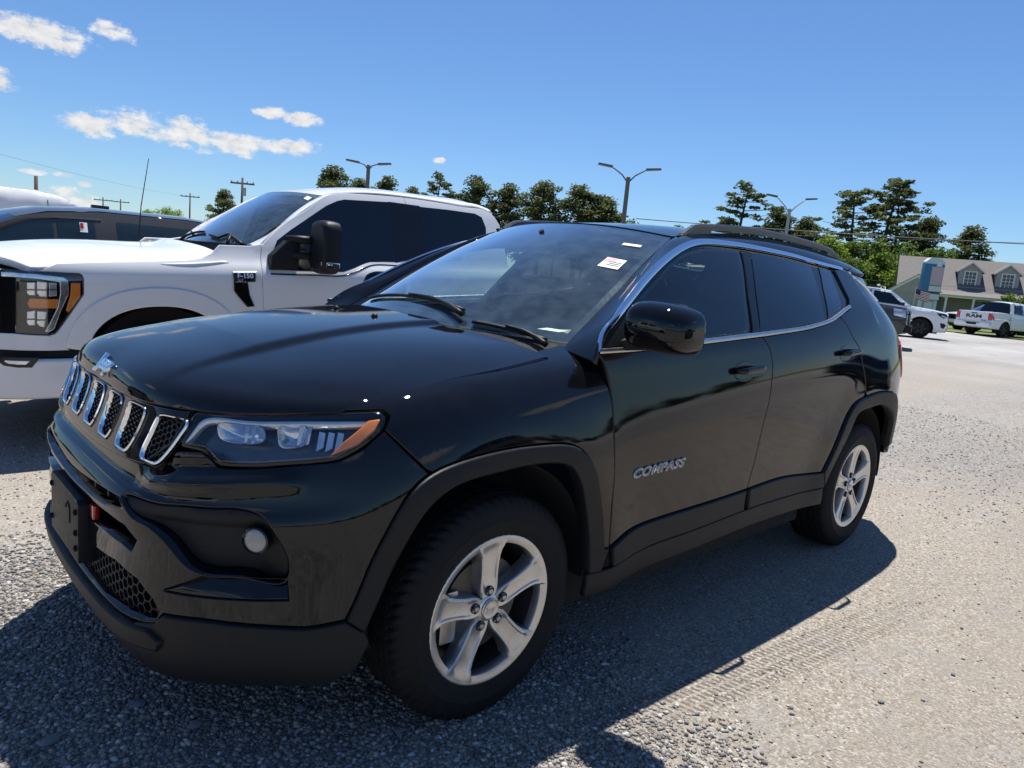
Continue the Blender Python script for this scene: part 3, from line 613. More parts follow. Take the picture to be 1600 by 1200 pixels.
M['bark'] = simple('pine_bark', (.075, .055, .042), .95, var=.3, scale=6)
def clumps(cs, n, leaf, r, flat=1.0):
    """n leaf-sized quads scattered through each (centre, radius) clump, denser towards its skin."""
    V = []
    for c, R in cs:
        d = r.normal(size=(n, 3)); d /= np.linalg.norm(d, axis=1)[:, None]; p = np.array(c) + d * (R*r.uniform(.35, 1.05, (n, 1))) * [1, 1, flat]
        a = r.normal(size=(n, 3)); a /= np.linalg.norm(a, axis=1)[:, None]; b = np.cross(a, r.normal(size=(n, 3))); b /= np.linalg.norm(b, axis=1)[:, None]
        s = leaf*r.uniform(.6, 1.35, (n, 1)); V.append(np.stack([p - a*s*.5, p + b*s*.32, p + a*s*.5, p - b*s*.32], 1))
    return np.concatenate(V).reshape(-1, 3)
def tree_proto(kind, seed):
    r = np.random.default_rng(seed); tr = MB(); cs = []
    if kind == 'pine':         # bare lower trunk, open layered top (unit height 20)
        bend = r.uniform(-.6, .6, 2); top = 19.0
        P = lambda z: np.array([bend[0]*(z/20)**2*2, bend[1]*(z/20)**2*2, z]); tr.tube([P(z) for z in np.linspace(0, top, 9)], np.linspace(.34, .06, 9), 8)
        for i in range(20):
            z = 7.6 + 11.6*(i/19)**.85; a = i*2.4 + r.uniform(-.4, .4); l = (4.6*(1 - ((z-8)/13)**1.3) + .7)*r.uniform(.55, 1.1); b = P(z); e = b + [l*math.cos(a), l*math.sin(a), .22*l + r.uniform(-.3, .5)]
            tr.tube([b, (b+e)/2 + [0, 0, -.12], e], [.085, .06, .03], 5)
            for k in range(3): cs.append((b + (e-b)*(.5 + .25*k) + r.normal(size=3)*.35, r.uniform(.5, 1.0)))
        cs.append((P(19.3), .8)); V = clumps(cs, 52, .42, r, .45)
    elif kind == 'broadpine':   # fuller mature pine
        tr.tube([(0, 0, z) for z in np.linspace(0, 18.5, 8)], np.linspace(.4, .07, 8), 8)
        for i in range(34):
            z = 4.5 + 14.5*(i/33); a = i*2.4 + r.uniform(-.5, .5); l = 5.2*math.sin(min(1, (20.5-z)/14)*1.5)*r.uniform(.6, 1.08); b = np.array([0, 0, z]); e = b + [l*math.cos(a), l*math.sin(a), .2*l]
            tr.tube([b, (b+e)/2, e], [.09, .06, .03], 5)
            for k in range(3): cs.append((b + (e-b)*(.35 + .33*k) + r.normal(size=3)*.4, r.uniform(.9, 1.5)))
        V = clumps(cs, 84, .46, r, .72)
    else:                       # broadleaf
        tr.tube([(0, 0, z) for z in np.linspace(0, 12, 6)], np.linspace(.35, .1, 6), 8)
        for i in range(30):
            u = r.normal(size=3); u /= np.linalg.norm(u); c = np.array([0, 0, 11.5]) + u*np.array([5.4, 5.4, 7.2])*r.uniform(.45, .92); c[2] = max(3.2, c[2]); tr.tube([(0, 0, min(11, max(3, c[2]-3))), c], [.1, .03], 5); cs.append((c, r.uniform(1.3, 2.4)))
        V = clumps(cs, 150, .62, r)
    return tr, V
protos = {}
def proto(kind, seed):
    if (kind, seed) not in protos:
        tr, V = tree_proto(kind, seed); t = tr.build('trunk', M['bark'], smooth=True); mt = {'pine': 'pine', 'broadpine': 'pine', 'leaf': 'leaf', 'leafdark': 'leafdark'}[kind]
        c = mesh('crown', V, np.arange(len(V)).reshape(-1, 4), M[mt], smooth=False); protos[kind, seed] = (t.data, c.data)
        for o in (t, c): bpy.data.objects.remove(o)
    return protos[kind, seed]
def tree(name, kind, seed, loc, h, label, w=1.0, rz=None, group=None):
    o = empty(name, loc, random.uniform(0, 6.28) if rz is None else rz, label, 'tree', group); s = h/20; o.scale = (s*w*1.34, s*w*1.34, s)
    t, c = proto(kind, seed); link(bpy.data.objects.new('trunk', t), o); link(bpy.data.objects.new('crown', c), o); return o
FARG = 'trees along the far edge of the lot'
T_ = [  # kind, seed, x, y, height, width, label
 ('broadpine', 4, 62.6, 114.8, 15.9, 1.15, 'small round-topped pine first in the row above the white pickup roof'),
 ('broadpine', 4, 66.0, 111.5, 14.2, 1.0, 'low dull pine just left of the dark lamp post above the pickup'),
 ('leaf', 7, 68.0, 110.5, 13.4, .55, 'pale green treetop between two pines behind the dark lamp post'),
 ('broadpine', 5, 69.6, 108.2, 14.8, .95, 'rounded pine right of the dark lamp post above the pickup'),
 ('broadpine', 4, 72.8, 105.0, 13.6, .9, 'low rounded pine in the middle of the row above the pickup'),
 ('pine', 2, 75.8, 102.3, 16.1, 1.0, 'slender tiered pine standing tallest above the pickup cab'),
 ('broadpine', 6, 77.6, 100.6, 13.2, .75, 'short bushy pine beside the slender tiered one'),
 ('broadpine', 5, 81.0, 97.4, 16.2, 1.05, 'broad dark pine behind the rear edge of the pickup roof'),
 ('broadpine', 4, 85.1, 93.2, 15.6, 1.05, 'full pine left of the middle of the tree row over the black suv'),
 ('broadpine', 6, 89.4, 89.4, 16.7, 1.05, 'tall full pine near the middle of the row over the black suv roof'),
 ('broadpine', 5, 94.1, 84.9, 16.3, 1.3, 'open-branched pine with sky showing through above the black suv roof'),
 ('broadpine', 6, 97.3, 81.8, 15.2, 1.3, 'loose pine left of the dark two-armed lamp post'),
 ('leafdark', 8, 99.0, 79.8, 14.0, .7, 'small leafy tree directly behind the dark two-armed lamp post'),
 ('leaf', 7, 103.0, 76.4, 11.6, .8, 'low pale treetop just showing over the black suv roof front'),
 ('broadpine', 4, 106.5, 72.5, 11.2, .9, 'low treetop showing between the two lamp posts over the suv roof'),
 ('pine', 2, 114.7, 65.8, 19.2, 1.3, 'big crooked pine with an arching crown over the suv roof rail'),
 ('broadpine', 6, 112.5, 66.6, 13.4, .9, 'shorter dark pine filling in under the crooked pine'),
 ('broadpine', 5, 119.3, 60.6, 15.4, 1.15, 'broad olive pine left of the pale lamp post'),
 ('broadpine', 4, 122.4, 57.2, 14.6, 1.05, 'broad olive pine right of the pale lamp post'),
 ('leaf', 9, 118.0, 50.6, 12.6, .95, 'bright green leafy tree beside the tail of the black suv roof'),
 ('pine', 3, 129.7, 51.7, 20.2, 1.2, 'tall pine at the left of the group of three on the right'),
 ('pine', 1, 133.7, 48.5, 23.0, 1.15, 'tallest pine in the middle of the group of three on the right'),
 ('pine', 2, 135.5, 46.3, 21.2, 1.05, 'tall pine at the right of the group of three on the right'),
 ('leafdark', 8, 121.0, 47.8, 12.2, 1.0, 'dark leafy tree under the left tall pine'),
 ('leaf', 7, 122.0, 45.0, 10.8, .95, 'bright green leafy tree under the tallest pine'),
 ('leafdark', 10, 124.0, 42.6, 13.4, .95, 'dark leafy tree under the right tall pine'),
 ('broadpine', 6, 138.1, 42.8, 16.6, 1.0, 'mid-height dark pine right of the three tall pines'),
 ('leaf', 9, 116.0, 37.4, 9.2, 1.0, 'sunny green tree behind the left end of the house roof'),
 ('leafdark', 8, 128.0, 38.4, 12.0, .9, 'dull green tree above the blue pylon sign'),
 ('broadpine', 5, 143.7, 37.2, 15.5, 1.1, 'lone dark spreading tree above the house ridge'),
 ('leaf', 7, 118.0, 31.5, 8.2, 1.0, 'low sunny tree above the left dormer'),
 ('leaf', 10, 120.0, 27.0, 8.0, 1.0, 'low sunny tree above the right dormer'),
 ('leafdark', 8, 122.0, 22.6, 8.6, .9, 'low darker tree above the right end of the house roof'),
 ('leaf', 9, 124.0, 17.5, 8.4, 1.0, 'low green tree at the right edge behind the house'),
 ('leafdark', 10, 124.5, 12.0, 9.6, 1.0, 'green tree beyond the right edge of the house'),
 ('leafdark', 10, 108.0, 52.0, 9.0, 1.0, 'dark green tree low behind the tail of the black suv'),
 ('leaf', 9, 104.0, 46.0, 7.0, 1.0, 'low sunny bush-like tree left of the house'),
 ('leafdark', 8, 106.0, 41.0, 8.2, 1.0, 'dark low tree between the white suv and the house'),
 ('broadpine', 4, 48.5, 126.9, 10.2, 1.0, 'small dark tree left of the pickup windshield'),
 ('leaf', 7, 41.9, 132.5, 7.2, 1.0, 'low treetop over the far end of the minivan roof'),
 ('leaf', 9, 38.0, 132.0, 6.2, .9, 'lowest treetop peeping over the minivan roof'),
]
GL = ['low leafy tree at the foot of the first pine above the pickup', 'low leafy tree right of the short post-armed lamp', 'low leafy tree under the slender tiered pine', 'low leafy tree behind the rear corner of the pickup roof', 'low leafy tree left of the middle of the row over the suv', 'low leafy tree in the middle of the row over the suv roof', 'low leafy tree at the foot of the open-branched pine', 'low leafy tree right of the dark two-armed lamp post', 'low leafy tree over the front end of the suv roof rail', 'low leafy tree left of the big crooked pine', 'low leafy tree right of the big crooked pine', 'low leafy tree at the foot of the pale lamp post']
GAPS = 'low leafy trees filling the row behind the pines'
for i_, (x, y, h) in enumerate(((64.5, 114, 10.5), (71.5, 108, 10), (78.5, 102.5, 10.5), (83, 97, 11), (87.5, 92.5, 11.5), (92, 88, 11), (95.8, 84.5, 10.5), (101, 79.5, 9.6), (105, 75.5, 9.5), (109.5, 71, 9.2), (116.5, 64, 10.5), (124.5, 56, 10.2))):
    T_.append(('leafdark' if i_ % 2 else 'leaf', 7 + i_ % 4, x, y, h, 1.05, GL[i_]))
for kind, seed, x, y, h, w, lab in T_:
    tree({'pine': 'pine_tree', 'broadpine': 'pine_tree'}.get(kind, 'leafy_tree'), kind, seed, (x, y, 0), h, lab, w, group=GAPS if lab in GL else FARG)
sh = empty('shrub', (80.6, 15.1, 0), 0, 'dark green shrub in front of the right end of the house porch', 'shrub'); V = clumps([((random.uniform(-1, 1), random.uniform(-1, 1), random.uniform(.6, 2.6)), random.uniform(.6, 1)) for _ in range(14)], 120, .3, rng)
mesh('foliage', V, np.arange(len(V)).reshape(-1, 4), M['leafdark'], sh, smooth=False)
# the wood that closes off the lot behind the photographer and to the left, one mass
V = []; r_ = np.random.default_rng(11)
for a in np.radians(np.arange(98, 330, 1.4)):
    R = r_.uniform(120, 150); cx, cy = R*math.cos(a), R*math.sin(a); h = r_.uniform(2.5, 5.5)
    V.append(clumps([((cx + r_.normal()*2.5, cy + r_.normal()*2.5, z), r_.uniform(1.6, 2.6)) for z in np.linspace(1.0, h, 4)], 40, 1.3, r_))
V = np.concatenate(V); M['farleaf'] = leafmat('far_wood_leaves', (.028, .036, .020), (.05, .062, .03), (.075, .085, .045)); fw = mesh('far_wood', V, np.arange(len(V)).reshape(-1, 4), M['farleaf'], smooth=False); tag(fw, kind='stuff')
# ---------------------------------------------------------------- body surfaces of the black SUV (x to the rear, -y is its left side, metres)
def tab(x, xs, ys):
    """Smooth table look-up (natural spline)."""
    xs = np.asarray(xs, float)
    return spline_w(xs, spline_basis(xs), np.atleast_1d(np.asarray(x, float)))[0] @ np.asarray(ys, float)

def suv_front():
    eta = [0, .2, .4, .55, .68, .78, .86, .92, .96, .985, 1.0]
    g   = [0, .002, .010, .035, .095, .178, .272, .36, .45, .56, .75]
    #        zf    xf     zs    W
    rows = [(.165, -.79,  .20, .83), (.25, -.862,  .26, .885), (.33, -.893, .36, .905), (.45, -.905, .48, .902),
            (.57, -.905, .61, .905), (.688, -.901, .73, .917), (.724, -.878, .805, .919), (.772, -.866, .875, .912),
            (.845, -.842, .955, .898), (.895, -.829, 1.02, .872), (.92, -.826, 1.058, .835), (.94, -.824, 1.082, .78), (.952, -.820, 1.112, .66)]
    St = [(e, gg, None) for e, gg in zip(eta, g)] + [(1, None, x) for x in (.10, .30, .53)]
    P = []
    for e, gg, x in St:
        r = []
        for zf, xf, zs, W in rows:
            X = xf + gg if x is None else x
            w = np.clip(np.interp(X, [-.80, -.65, -.5, -.35, -.13, .1, .2, .46], [0, .03, .24, .47, .70, .88, .95, 1.10]), 0, 1.12)
            r.append((X, -W * e, zf + (zs - zf) * w))
        P.append(r)
    P = np.array(P); R = P[1:][::-1].copy(); R[:, :, 1] *= -1
    return np.vstack([R, P])

def suv_side():
    xs = [.30, .55, 1.0, 1.45, 1.9, 2.35, 2.65]
    ctrl = [.4, 1.4, 2.3, 2.8]
    rows = [((.20, .20, .20, .20), (.83, .83, .83, .83)), ((.27, .27, .27, .28), (.885, .887, .887, .885)),
            ((.36, .37, .38, .40), (.905, .907, .91, .908)), ((.47, .48, .49, .51), (.901, .901, .903, .905)),
            ((.60, .62, .63, .65), (.905, .905, .909, .911)), ((.77, .86, .90, .90), (.918, .919, .921, .920)),
            ((.835, .955, 1.01, 1.01), (.9175, .919, .922, .916)), ((.90, 1.02, 1.08, 1.08), (.908, .912, .914, .905)),
            ((1.01, 1.09, 1.16, 1.165), (.890, .899, .898, .886)), ((1.11, 1.175, 1.25, 1.26), (.872, .876, .864, .852)),
            ((1.22, 1.27, 1.33, 1.34), (.826, .824, .815, .803)), ((1.36, 1.38, 1.41, 1.41), (.752, .758, .752, .740)),
            ((1.49, 1.49, 1.49, 1.48), (.675, .688, .690, .682)), ((1.58, 1.58, 1.57, 1.55), (.61, .62, .625, .620))]
    rear = [(1.0, 2.80), (.985, 2.95), (.955, 3.085), (.90, 3.21), (.80, 3.325), (.62, 3.41), (.35, 3.46), (0, 3.475), (-.35, 3.46)]
    back = [0, 0, .01, .015, .02, .01, 0, -.015, -.045, -.13, -.20, -.22, -.22, -.24]   # how far the tail leans forward, row by row
    P = []
    for x in xs: P.append([(x, -float(tab(x, ctrl, w)[0]), float(tab(x, ctrl, z)[0])) for z, w in rows])
    for e, x in rear: P.append([(x + b, -w[3] * e, z[3]) for (z, w), b in zip(rows, back)])
    return np.array(P)

def flare(p, st):
    """Swelling of the wings round the wheel openings."""
    o = 0
    for cx in (0.0, 2.636):
        r = np.hypot((p[:, 0] - cx) / 1.0, (p[:, 2] - .36))
        o = o + .016 * np.exp(-((r - .50) / .13)**2) * (abs(p[:, 1]) > .7)
    return o

def sym(half):
    """Rows of (x, y>=0, z) stations from centre outwards -> full width grid P[y station][row]."""
    h = np.array(half, float); m = h.copy(); m[:, :, 1] *= -1
    return np.concatenate([h[:0:-1], m], 0)      # +y side first, then centre, then -y side

def suv_hood():
    c  = [(-.832,0,.918),(-.825,0,.955),(-.782,0,.998),(-.62,0,1.043),(-.30,0,1.092),(0,0,1.124),(.16,0,1.138)]
    h1 = [(-.806,.39,.918),(-.796,.39,.955),(-.742,.39,.995),(-.58,.39,1.033),(-.28,.39,1.082),(.0,.39,1.113),(.19,.39,1.128)]
    h2 = [(-.672,.62,.932),(-.655,.62,.960),(-.59,.622,.988),(-.48,.625,1.016),(-.22,.63,1.060),(.02,.63,1.092),(.235,.62,1.113)]
    h3 = [(-.474,.768,.957),(-.455,.770,.968),(-.41,.776,.984),(-.31,.785,1.008),(-.12,.793,1.040),(.05,.797,1.062),(.245,.775,1.088)]
    return sym([c, h1, h2, h3])

def suv_windshield():
    c  = [(.20,0,1.128),(.50,0,1.310),(.80,0,1.465),(1.07,0,1.578)]
    h1 = [(.25,.37,1.126),(.545,.345,1.306),(.835,.315,1.457),(1.09,.285,1.568)]
    h2 = [(.41,.70,1.117),(.675,.655,1.283),(.925,.60,1.427),(1.15,.548,1.538)]
    return sym([c, h1, h2])

def suv_roof():
    c  = [(1.075,0,1.581),(1.4,0,1.613),(1.8,0,1.629),(2.3,0,1.622),(2.8,0,1.585),(3.16,0,1.535)]
    h1 = [(1.095,.285,1.571),(1.41,.30,1.605),(1.8,.31,1.622),(2.3,.31,1.616),(2.8,.30,1.579),(3.13,.29,1.530)]
    h2 = [(1.153,.548,1.541),(1.43,.565,1.572),(1.8,.575,1.592),(2.3,.575,1.588),(2.75,.565,1.555),(3.02,.55,1.512)]
    return sym([c, h1, h2])
# feature lines of the black SUV, measured points (x, y, z) on its left side
OUT = {
 'headlamp': [(-0.746,-0.54,0.927),(-0.673,-0.609,0.934),(-0.597,-0.677,0.94),(-0.5,-0.755,0.951),(-0.391,-0.82,0.96),(-0.387,-0.829,0.953),(-0.407,-0.84,0.926),(-0.457,-0.835,0.887),(-0.511,-0.816,0.857),(-0.623,-0.741,0.839),(-0.73,-0.644,0.826),(-0.739,-0.623,0.843),(-0.749,-0.603,0.854),(-0.787,-0.537,0.854),(-0.769,-0.542,0.89)],
 'headlamp_gap': [(-0.751,-0.522,0.933),(-0.669,-0.597,0.941),(-0.593,-0.667,0.947),(-0.496,-0.748,0.957),(-0.38,-0.814,0.97),(-0.374,-0.833,0.955),(-0.397,-0.847,0.922),(-0.45,-0.841,0.88),(-0.508,-0.821,0.849),(-0.624,-0.744,0.831),(-0.734,-0.644,0.818),(-0.744,-0.621,0.835),(-0.754,-0.601,0.846),(-0.796,-0.525,0.844),(-0.776,-0.531,0.888)],
 'lamp_amber': [(-0.426,-0.815,0.947),(-0.393,-0.827,0.952),(-0.415,-0.838,0.923),(-0.46,-0.833,0.888),(-0.517,-0.81,0.861),(-0.527,-0.805,0.858),(-0.493,-0.811,0.894)],
 'bezel': [(-0.881,-0.417,0.696),(-0.85,-0.514,0.708),(-0.799,-0.608,0.717),(-0.747,-0.672,0.722),(-0.694,-0.723,0.724),(-0.666,-0.754,0.71),(-0.646,-0.779,0.673),(-0.614,-0.795,0.598),(-0.616,-0.789,0.557),(-0.69,-0.735,0.559),(-0.762,-0.671,0.557),(-0.791,-0.64,0.568),(-0.835,-0.587,0.631),(-0.862,-0.532,0.658),(-0.878,-0.484,0.665)],
 'pocket': [(-0.831,-0.58,0.495),(-0.762,-0.67,0.551),(-0.613,-0.79,0.553),(-0.607,-0.792,0.503),(-0.67,-0.748,0.498),(-0.727,-0.703,0.497)],
 'shut': [(-0.475,-0.757,0.962),(-0.35,-0.764,1.003),(-0.142,-0.764,1.04),(0.085,-0.782,1.063),(0.153,-0.779,1.07),(0.208,-0.747,1.084)],
 'clad_bumper': [(-0.485,-0.857,0.447),(-0.449,-0.868,0.555),(-0.415,-0.885,0.639)],
 'low_gloss': [(-0.83,-0.583,0.433),(-0.77,-0.662,0.438),(-0.672,-0.748,0.433),(-0.57,-0.817,0.432),(-0.485,-0.857,0.447)],
 'lamp_fog': [(-0.684,-0.75,0.65)],
 'fender_bumper_seam': [(-0.397,-0.847,0.922),(-0.34,-0.885,0.86),(-0.293,-0.903,0.812)],
 'bezel_step': [(-0.881,-0.425,0.694),(-0.853,-0.523,0.699),(-0.786,-0.636,0.707),(-0.708,-0.718,0.711),(-0.683,-0.745,0.701),(-0.667,-0.764,0.667)],
 'arch_out': [(-0.485,-0.857,0.447),(-0.462,-0.863,0.505),(-0.435,-0.876,0.598),(-0.404,-0.891,0.681),(-0.371,-0.898,0.743),(-0.343,-0.899,0.778),(-0.293,-0.903,0.812),(-0.218,-0.908,0.835),(-0.119,-0.911,0.849),(0.011,-0.913,0.855),(0.118,-0.914,0.852),(0.217,-0.916,0.841),(0.274,-0.918,0.817),(0.321,-0.919,0.775),(0.38,-0.912,0.678),(0.429,-0.902,0.558),(0.45,-0.903,0.456)],
 'arch_in': [(-0.441,-0.872,0.408),(-0.407,-0.877,0.492),(-0.377,-0.886,0.579),(-0.344,-0.899,0.659),(-0.31,-0.907,0.717),(-0.261,-0.913,0.758),(-0.179,-0.917,0.784),(-0.087,-0.919,0.792),(0.047,-0.919,0.798),(0.151,-0.919,0.791),(0.206,-0.919,0.778),(0.255,-0.917,0.737),(0.312,-0.909,0.646),(0.363,-0.901,0.515),(0.382,-0.906,0.384)],
 'fender_top': [(0.208,-0.747,1.084),(0.248,-0.717,1.096),(0.321,-0.702,1.105),(0.397,-0.694,1.112),(0.435,-0.734,1.105),(0.472,-0.789,1.091)],
 'band_bot': [(-0.868,0.075,0.761),(-0.866,-0.149,0.766),(-0.856,-0.36,0.775),(-0.837,-0.471,0.781),(-0.809,-0.529,0.808),(-0.797,-0.527,0.84)],
 'intake_top': [(-0.902,0.031,0.684),(-0.899,-0.106,0.69),(-0.892,-0.26,0.697),(-0.881,-0.383,0.703),(-0.876,-0.418,0.703)],
 'intake_bot': [(-0.881,-0.453,0.682),(-0.894,-0.371,0.679),(-0.902,-0.256,0.674),(-0.905,-0.119,0.672),(-0.906,0.012,0.67)],
 'cavity': [(-0.908,-0.13,0.647),(-0.905,-0.267,0.647),(-0.897,-0.384,0.648),(-0.878,-0.486,0.642),(-0.86,-0.538,0.63),(-0.87,-0.508,0.607),(-0.876,-0.478,0.569),(-0.886,-0.435,0.582),(-0.898,-0.334,0.581),(-0.903,-0.19,0.568),(-0.904,-0.089,0.562)],
 'lowgrille_top': [(-0.904,-0.123,0.483),(-0.901,-0.249,0.5),(-0.887,-0.42,0.519),(-0.862,-0.516,0.499),(-0.845,-0.555,0.463),(-0.837,-0.571,0.434)],
 'lowgrille_bot': [(-0.833,-0.576,0.406),(-0.858,-0.524,0.402),(-0.883,-0.435,0.394),(-0.895,-0.322,0.391),(-0.899,-0.181,0.385),(-0.901,-0.016,0.381)],
 'valance_bot': [(-0.875,0.041,0.274),(-0.879,-0.238,0.292),(-0.797,-0.241,0.177),(-0.804,-0.601,0.315),(-0.706,-0.711,0.319),(-0.609,-0.777,0.301),(-0.5,-0.835,0.289),(-0.463,-0.862,0.334)],
 'lip_seam': [(-0.897,0.005,0.35),(-0.896,-0.166,0.357),(-0.881,-0.429,0.368),(-0.829,-0.581,0.384),(-0.812,-0.605,0.37),(-0.806,-0.599,0.32)],
 'plate': [(-0.9,0.3,0.584),(-0.907,-0.041,0.596),(-0.903,-0.029,0.41),(-0.897,0.31,0.401)],
 'emblem': [(-0.821,0.032,0.951),(-0.807,0.258,0.953),(-0.807,-0.26,0.953),(-0.823,-0.092,0.941)],
 'slot7': [(-0.8,-0.436,0.916),(-0.774,-0.504,0.917),(-0.766,-0.527,0.912),(-0.777,-0.528,0.89),(-0.798,-0.513,0.85),(-0.819,-0.5,0.809),(-0.829,-0.482,0.798),(-0.84,-0.429,0.798),(-0.837,-0.409,0.815),(-0.824,-0.409,0.851),(-0.81,-0.422,0.891)],
 'slot6': [(-0.82,-0.29,0.915),(-0.811,-0.377,0.92),(-0.809,-0.401,0.911),(-0.818,-0.386,0.883),(-0.837,-0.381,0.825),(-0.85,-0.352,0.795),(-0.857,-0.266,0.79),(-0.851,-0.242,0.81),(-0.83,-0.251,0.873)],
 'slot5': [(-0.826,-0.112,0.908),(-0.824,-0.203,0.913),(-0.824,-0.238,0.907),(-0.831,-0.208,0.873),(-0.851,-0.216,0.813),(-0.86,-0.186,0.785),(-0.863,-0.103,0.78),(-0.857,-0.083,0.802),(-0.834,-0.072,0.869)],
 'shelf_front': [(-0.87,0.3,0.729),(-0.873,0.051,0.737),(-0.866,-0.259,0.754),(-0.847,-0.459,0.752)],
 'chrome_out': [(0.371,-0.872,1.109),(0.387,-0.854,1.158),(0.438,-0.838,1.197),(0.524,-0.812,1.251),(0.74,-0.749,1.375),(0.909,-0.704,1.455),(1.022,-0.679,1.497),(1.133,-0.66,1.525),(1.229,-0.651,1.538),(1.358,-0.646,1.546),(1.563,-0.644,1.551),(1.774,-0.647,1.549),(2.005,-0.65,1.545),(2.258,-0.66,1.528),(2.445,-0.663,1.52),(2.62,-0.679,1.496),(2.635,-0.701,1.468),(2.723,-0.723,1.418)],
 'chrome_in': [(0.388,-0.869,1.119),(0.411,-0.855,1.158),(0.459,-0.84,1.194),(0.542,-0.818,1.242),(0.753,-0.755,1.365),(0.92,-0.713,1.441),(1.026,-0.691,1.479),(1.126,-0.674,1.505),(1.221,-0.664,1.52),(1.339,-0.661,1.526),(1.536,-0.66,1.531),(1.743,-0.663,1.529),(1.97,-0.668,1.523),(2.224,-0.674,1.511),(2.407,-0.678,1.502),(2.59,-0.683,1.48),(2.649,-0.698,1.454),(2.635,-0.748,1.409)],
 'glass_front': [(0.624,-0.801,1.277),(0.715,-0.777,1.324),(0.914,-0.723,1.425),(1.02,-0.698,1.468),(1.121,-0.682,1.494),(1.217,-0.672,1.509),(1.358,-0.666,1.52),(1.5,-0.665,1.523),(1.46,-0.723,1.439),(1.382,-0.801,1.307),(1.307,-0.87,1.181),(1.012,-0.87,1.161),(0.566,-0.869,1.132)],
 'sail': [(0.385,-0.866,1.128),(0.414,-0.855,1.158),(0.465,-0.841,1.192),(0.543,-0.82,1.238),(0.617,-0.801,1.277),(0.557,-0.868,1.134)],
 'glass_rear': [(1.594,-0.666,1.524),(1.738,-0.667,1.524),(1.964,-0.672,1.518),(2.177,-0.676,1.509),(2.12,-0.754,1.407),(2.052,-0.829,1.303),(2.024,-0.863,1.245),(1.905,-0.866,1.232),(1.681,-0.87,1.209),(1.396,-0.87,1.187),(1.476,-0.787,1.336),(1.539,-0.721,1.444)],
 'glass_quarter': [(2.262,-0.678,1.505),(2.397,-0.684,1.495),(2.362,-0.728,1.44),(2.327,-0.771,1.387),(2.278,-0.825,1.316),(2.178,-0.843,1.287),(2.091,-0.856,1.261),(2.056,-0.86,1.252),(2.139,-0.787,1.364),(2.224,-0.716,1.457)],
 'dlo_black': [(0.388,-0.87,1.117),(0.411,-0.855,1.158),(0.459,-0.84,1.194),(0.542,-0.818,1.242),(0.753,-0.755,1.365),(0.92,-0.713,1.441),(1.026,-0.691,1.479),(1.126,-0.674,1.505),(1.221,-0.664,1.52),(1.339,-0.661,1.526),(1.536,-0.66,1.531),(1.743,-0.663,1.529),(1.97,-0.668,1.523),(2.224,-0.674,1.511),(2.433,-0.682,1.497),(2.431,-0.699,1.475),(2.419,-0.739,1.425),(2.397,-0.795,1.356),(2.354,-0.822,1.321),(2.139,-0.853,1.268),(2.006,-0.866,1.239),(1.815,-0.871,1.216),(1.387,-0.874,1.18),(1.014,-0.873,1.153),(0.585,-0.872,1.123)],
 'belt_top': [(0.374,-0.867,1.125),(0.559,-0.869,1.132),(0.77,-0.87,1.143),(1.015,-0.871,1.159),(1.2,-0.871,1.172),(1.383,-0.871,1.185),(1.564,-0.871,1.198),(1.787,-0.87,1.216),(1.924,-0.867,1.232),(2.089,-0.858,1.258),(2.222,-0.839,1.294),(2.352,-0.818,1.326)],
 'belt_bot': [(0.371,-0.872,1.107),(0.555,-0.875,1.113),(0.765,-0.876,1.126),(1.006,-0.878,1.141),(1.192,-0.878,1.153),(1.39,-0.88,1.165),(1.587,-0.88,1.18),(1.823,-0.879,1.2),(1.945,-0.875,1.216),(2.072,-0.868,1.238),(2.215,-0.852,1.273),(2.339,-0.834,1.303)],
 'shutA': [(0.371,-0.873,1.105),(0.393,-0.878,1.085),(0.414,-0.887,1.034),(0.428,-0.895,0.982),(0.434,-0.904,0.93),(0.441,-0.919,0.805),(0.457,-0.914,0.715),(0.465,-0.908,0.646),(0.478,-0.902,0.547),(0.484,-0.902,0.452)],
 'shutB': [(1.396,-0.88,1.165),(1.445,-0.894,1.121),(1.464,-0.906,1.065),(1.46,-0.917,0.986),(1.457,-0.92,0.888),(1.449,-0.918,0.836),(1.44,-0.909,0.675),(1.42,-0.9,0.514)],
 'shutC': [(2.187,-0.86,1.257),(2.228,-0.874,1.228),(2.285,-0.898,1.162),(2.339,-0.906,1.124),(2.39,-0.919,1.04),(2.437,-0.922,0.96),(2.461,-0.92,0.895)],
 'clad_top': [(0.45,-0.901,0.455),(0.484,-0.902,0.454),(0.539,-0.901,0.471),(0.616,-0.901,0.491),(0.708,-0.901,0.498),(1.017,-0.9,0.504),(1.417,-0.9,0.515),(1.75,-0.901,0.524),(1.982,-0.902,0.508),(2.124,-0.902,0.501)],
 'clad_seam': [(0.382,-0.905,0.381),(0.456,-0.905,0.379),(0.541,-0.905,0.384),(0.684,-0.904,0.401),(0.924,-0.904,0.408),(1.411,-0.904,0.425),(1.741,-0.905,0.427),(2.14,-0.908,0.422)],
 'sill_bot': [(0.365,-0.904,0.34),(0.547,-0.905,0.346),(0.69,-0.905,0.362),(0.931,-0.906,0.366),(1.417,-0.907,0.379),(1.754,-0.909,0.365),(2.052,-0.91,0.358)],
 'rarch_out': [(2.124,-0.902,0.501),(2.175,-0.905,0.573),(2.23,-0.912,0.684),(2.281,-0.917,0.78),(2.353,-0.919,0.841),(2.466,-0.919,0.866),(2.663,-0.92,0.882),(2.854,-0.918,0.868)],
 'rarch_in': [(2.134,-0.908,0.417),(2.22,-0.903,0.51),(2.28,-0.906,0.591),(2.34,-0.913,0.696),(2.374,-0.916,0.766),(2.518,-0.917,0.8),(2.7,-0.919,0.808),(2.785,-0.918,0.79)],
 'handleF': [(1.134,-0.902,1.042),(1.4,-0.908,1.046)],
 'handleR': [(2.026,-0.909,1.106),(2.286,-0.908,1.118)],
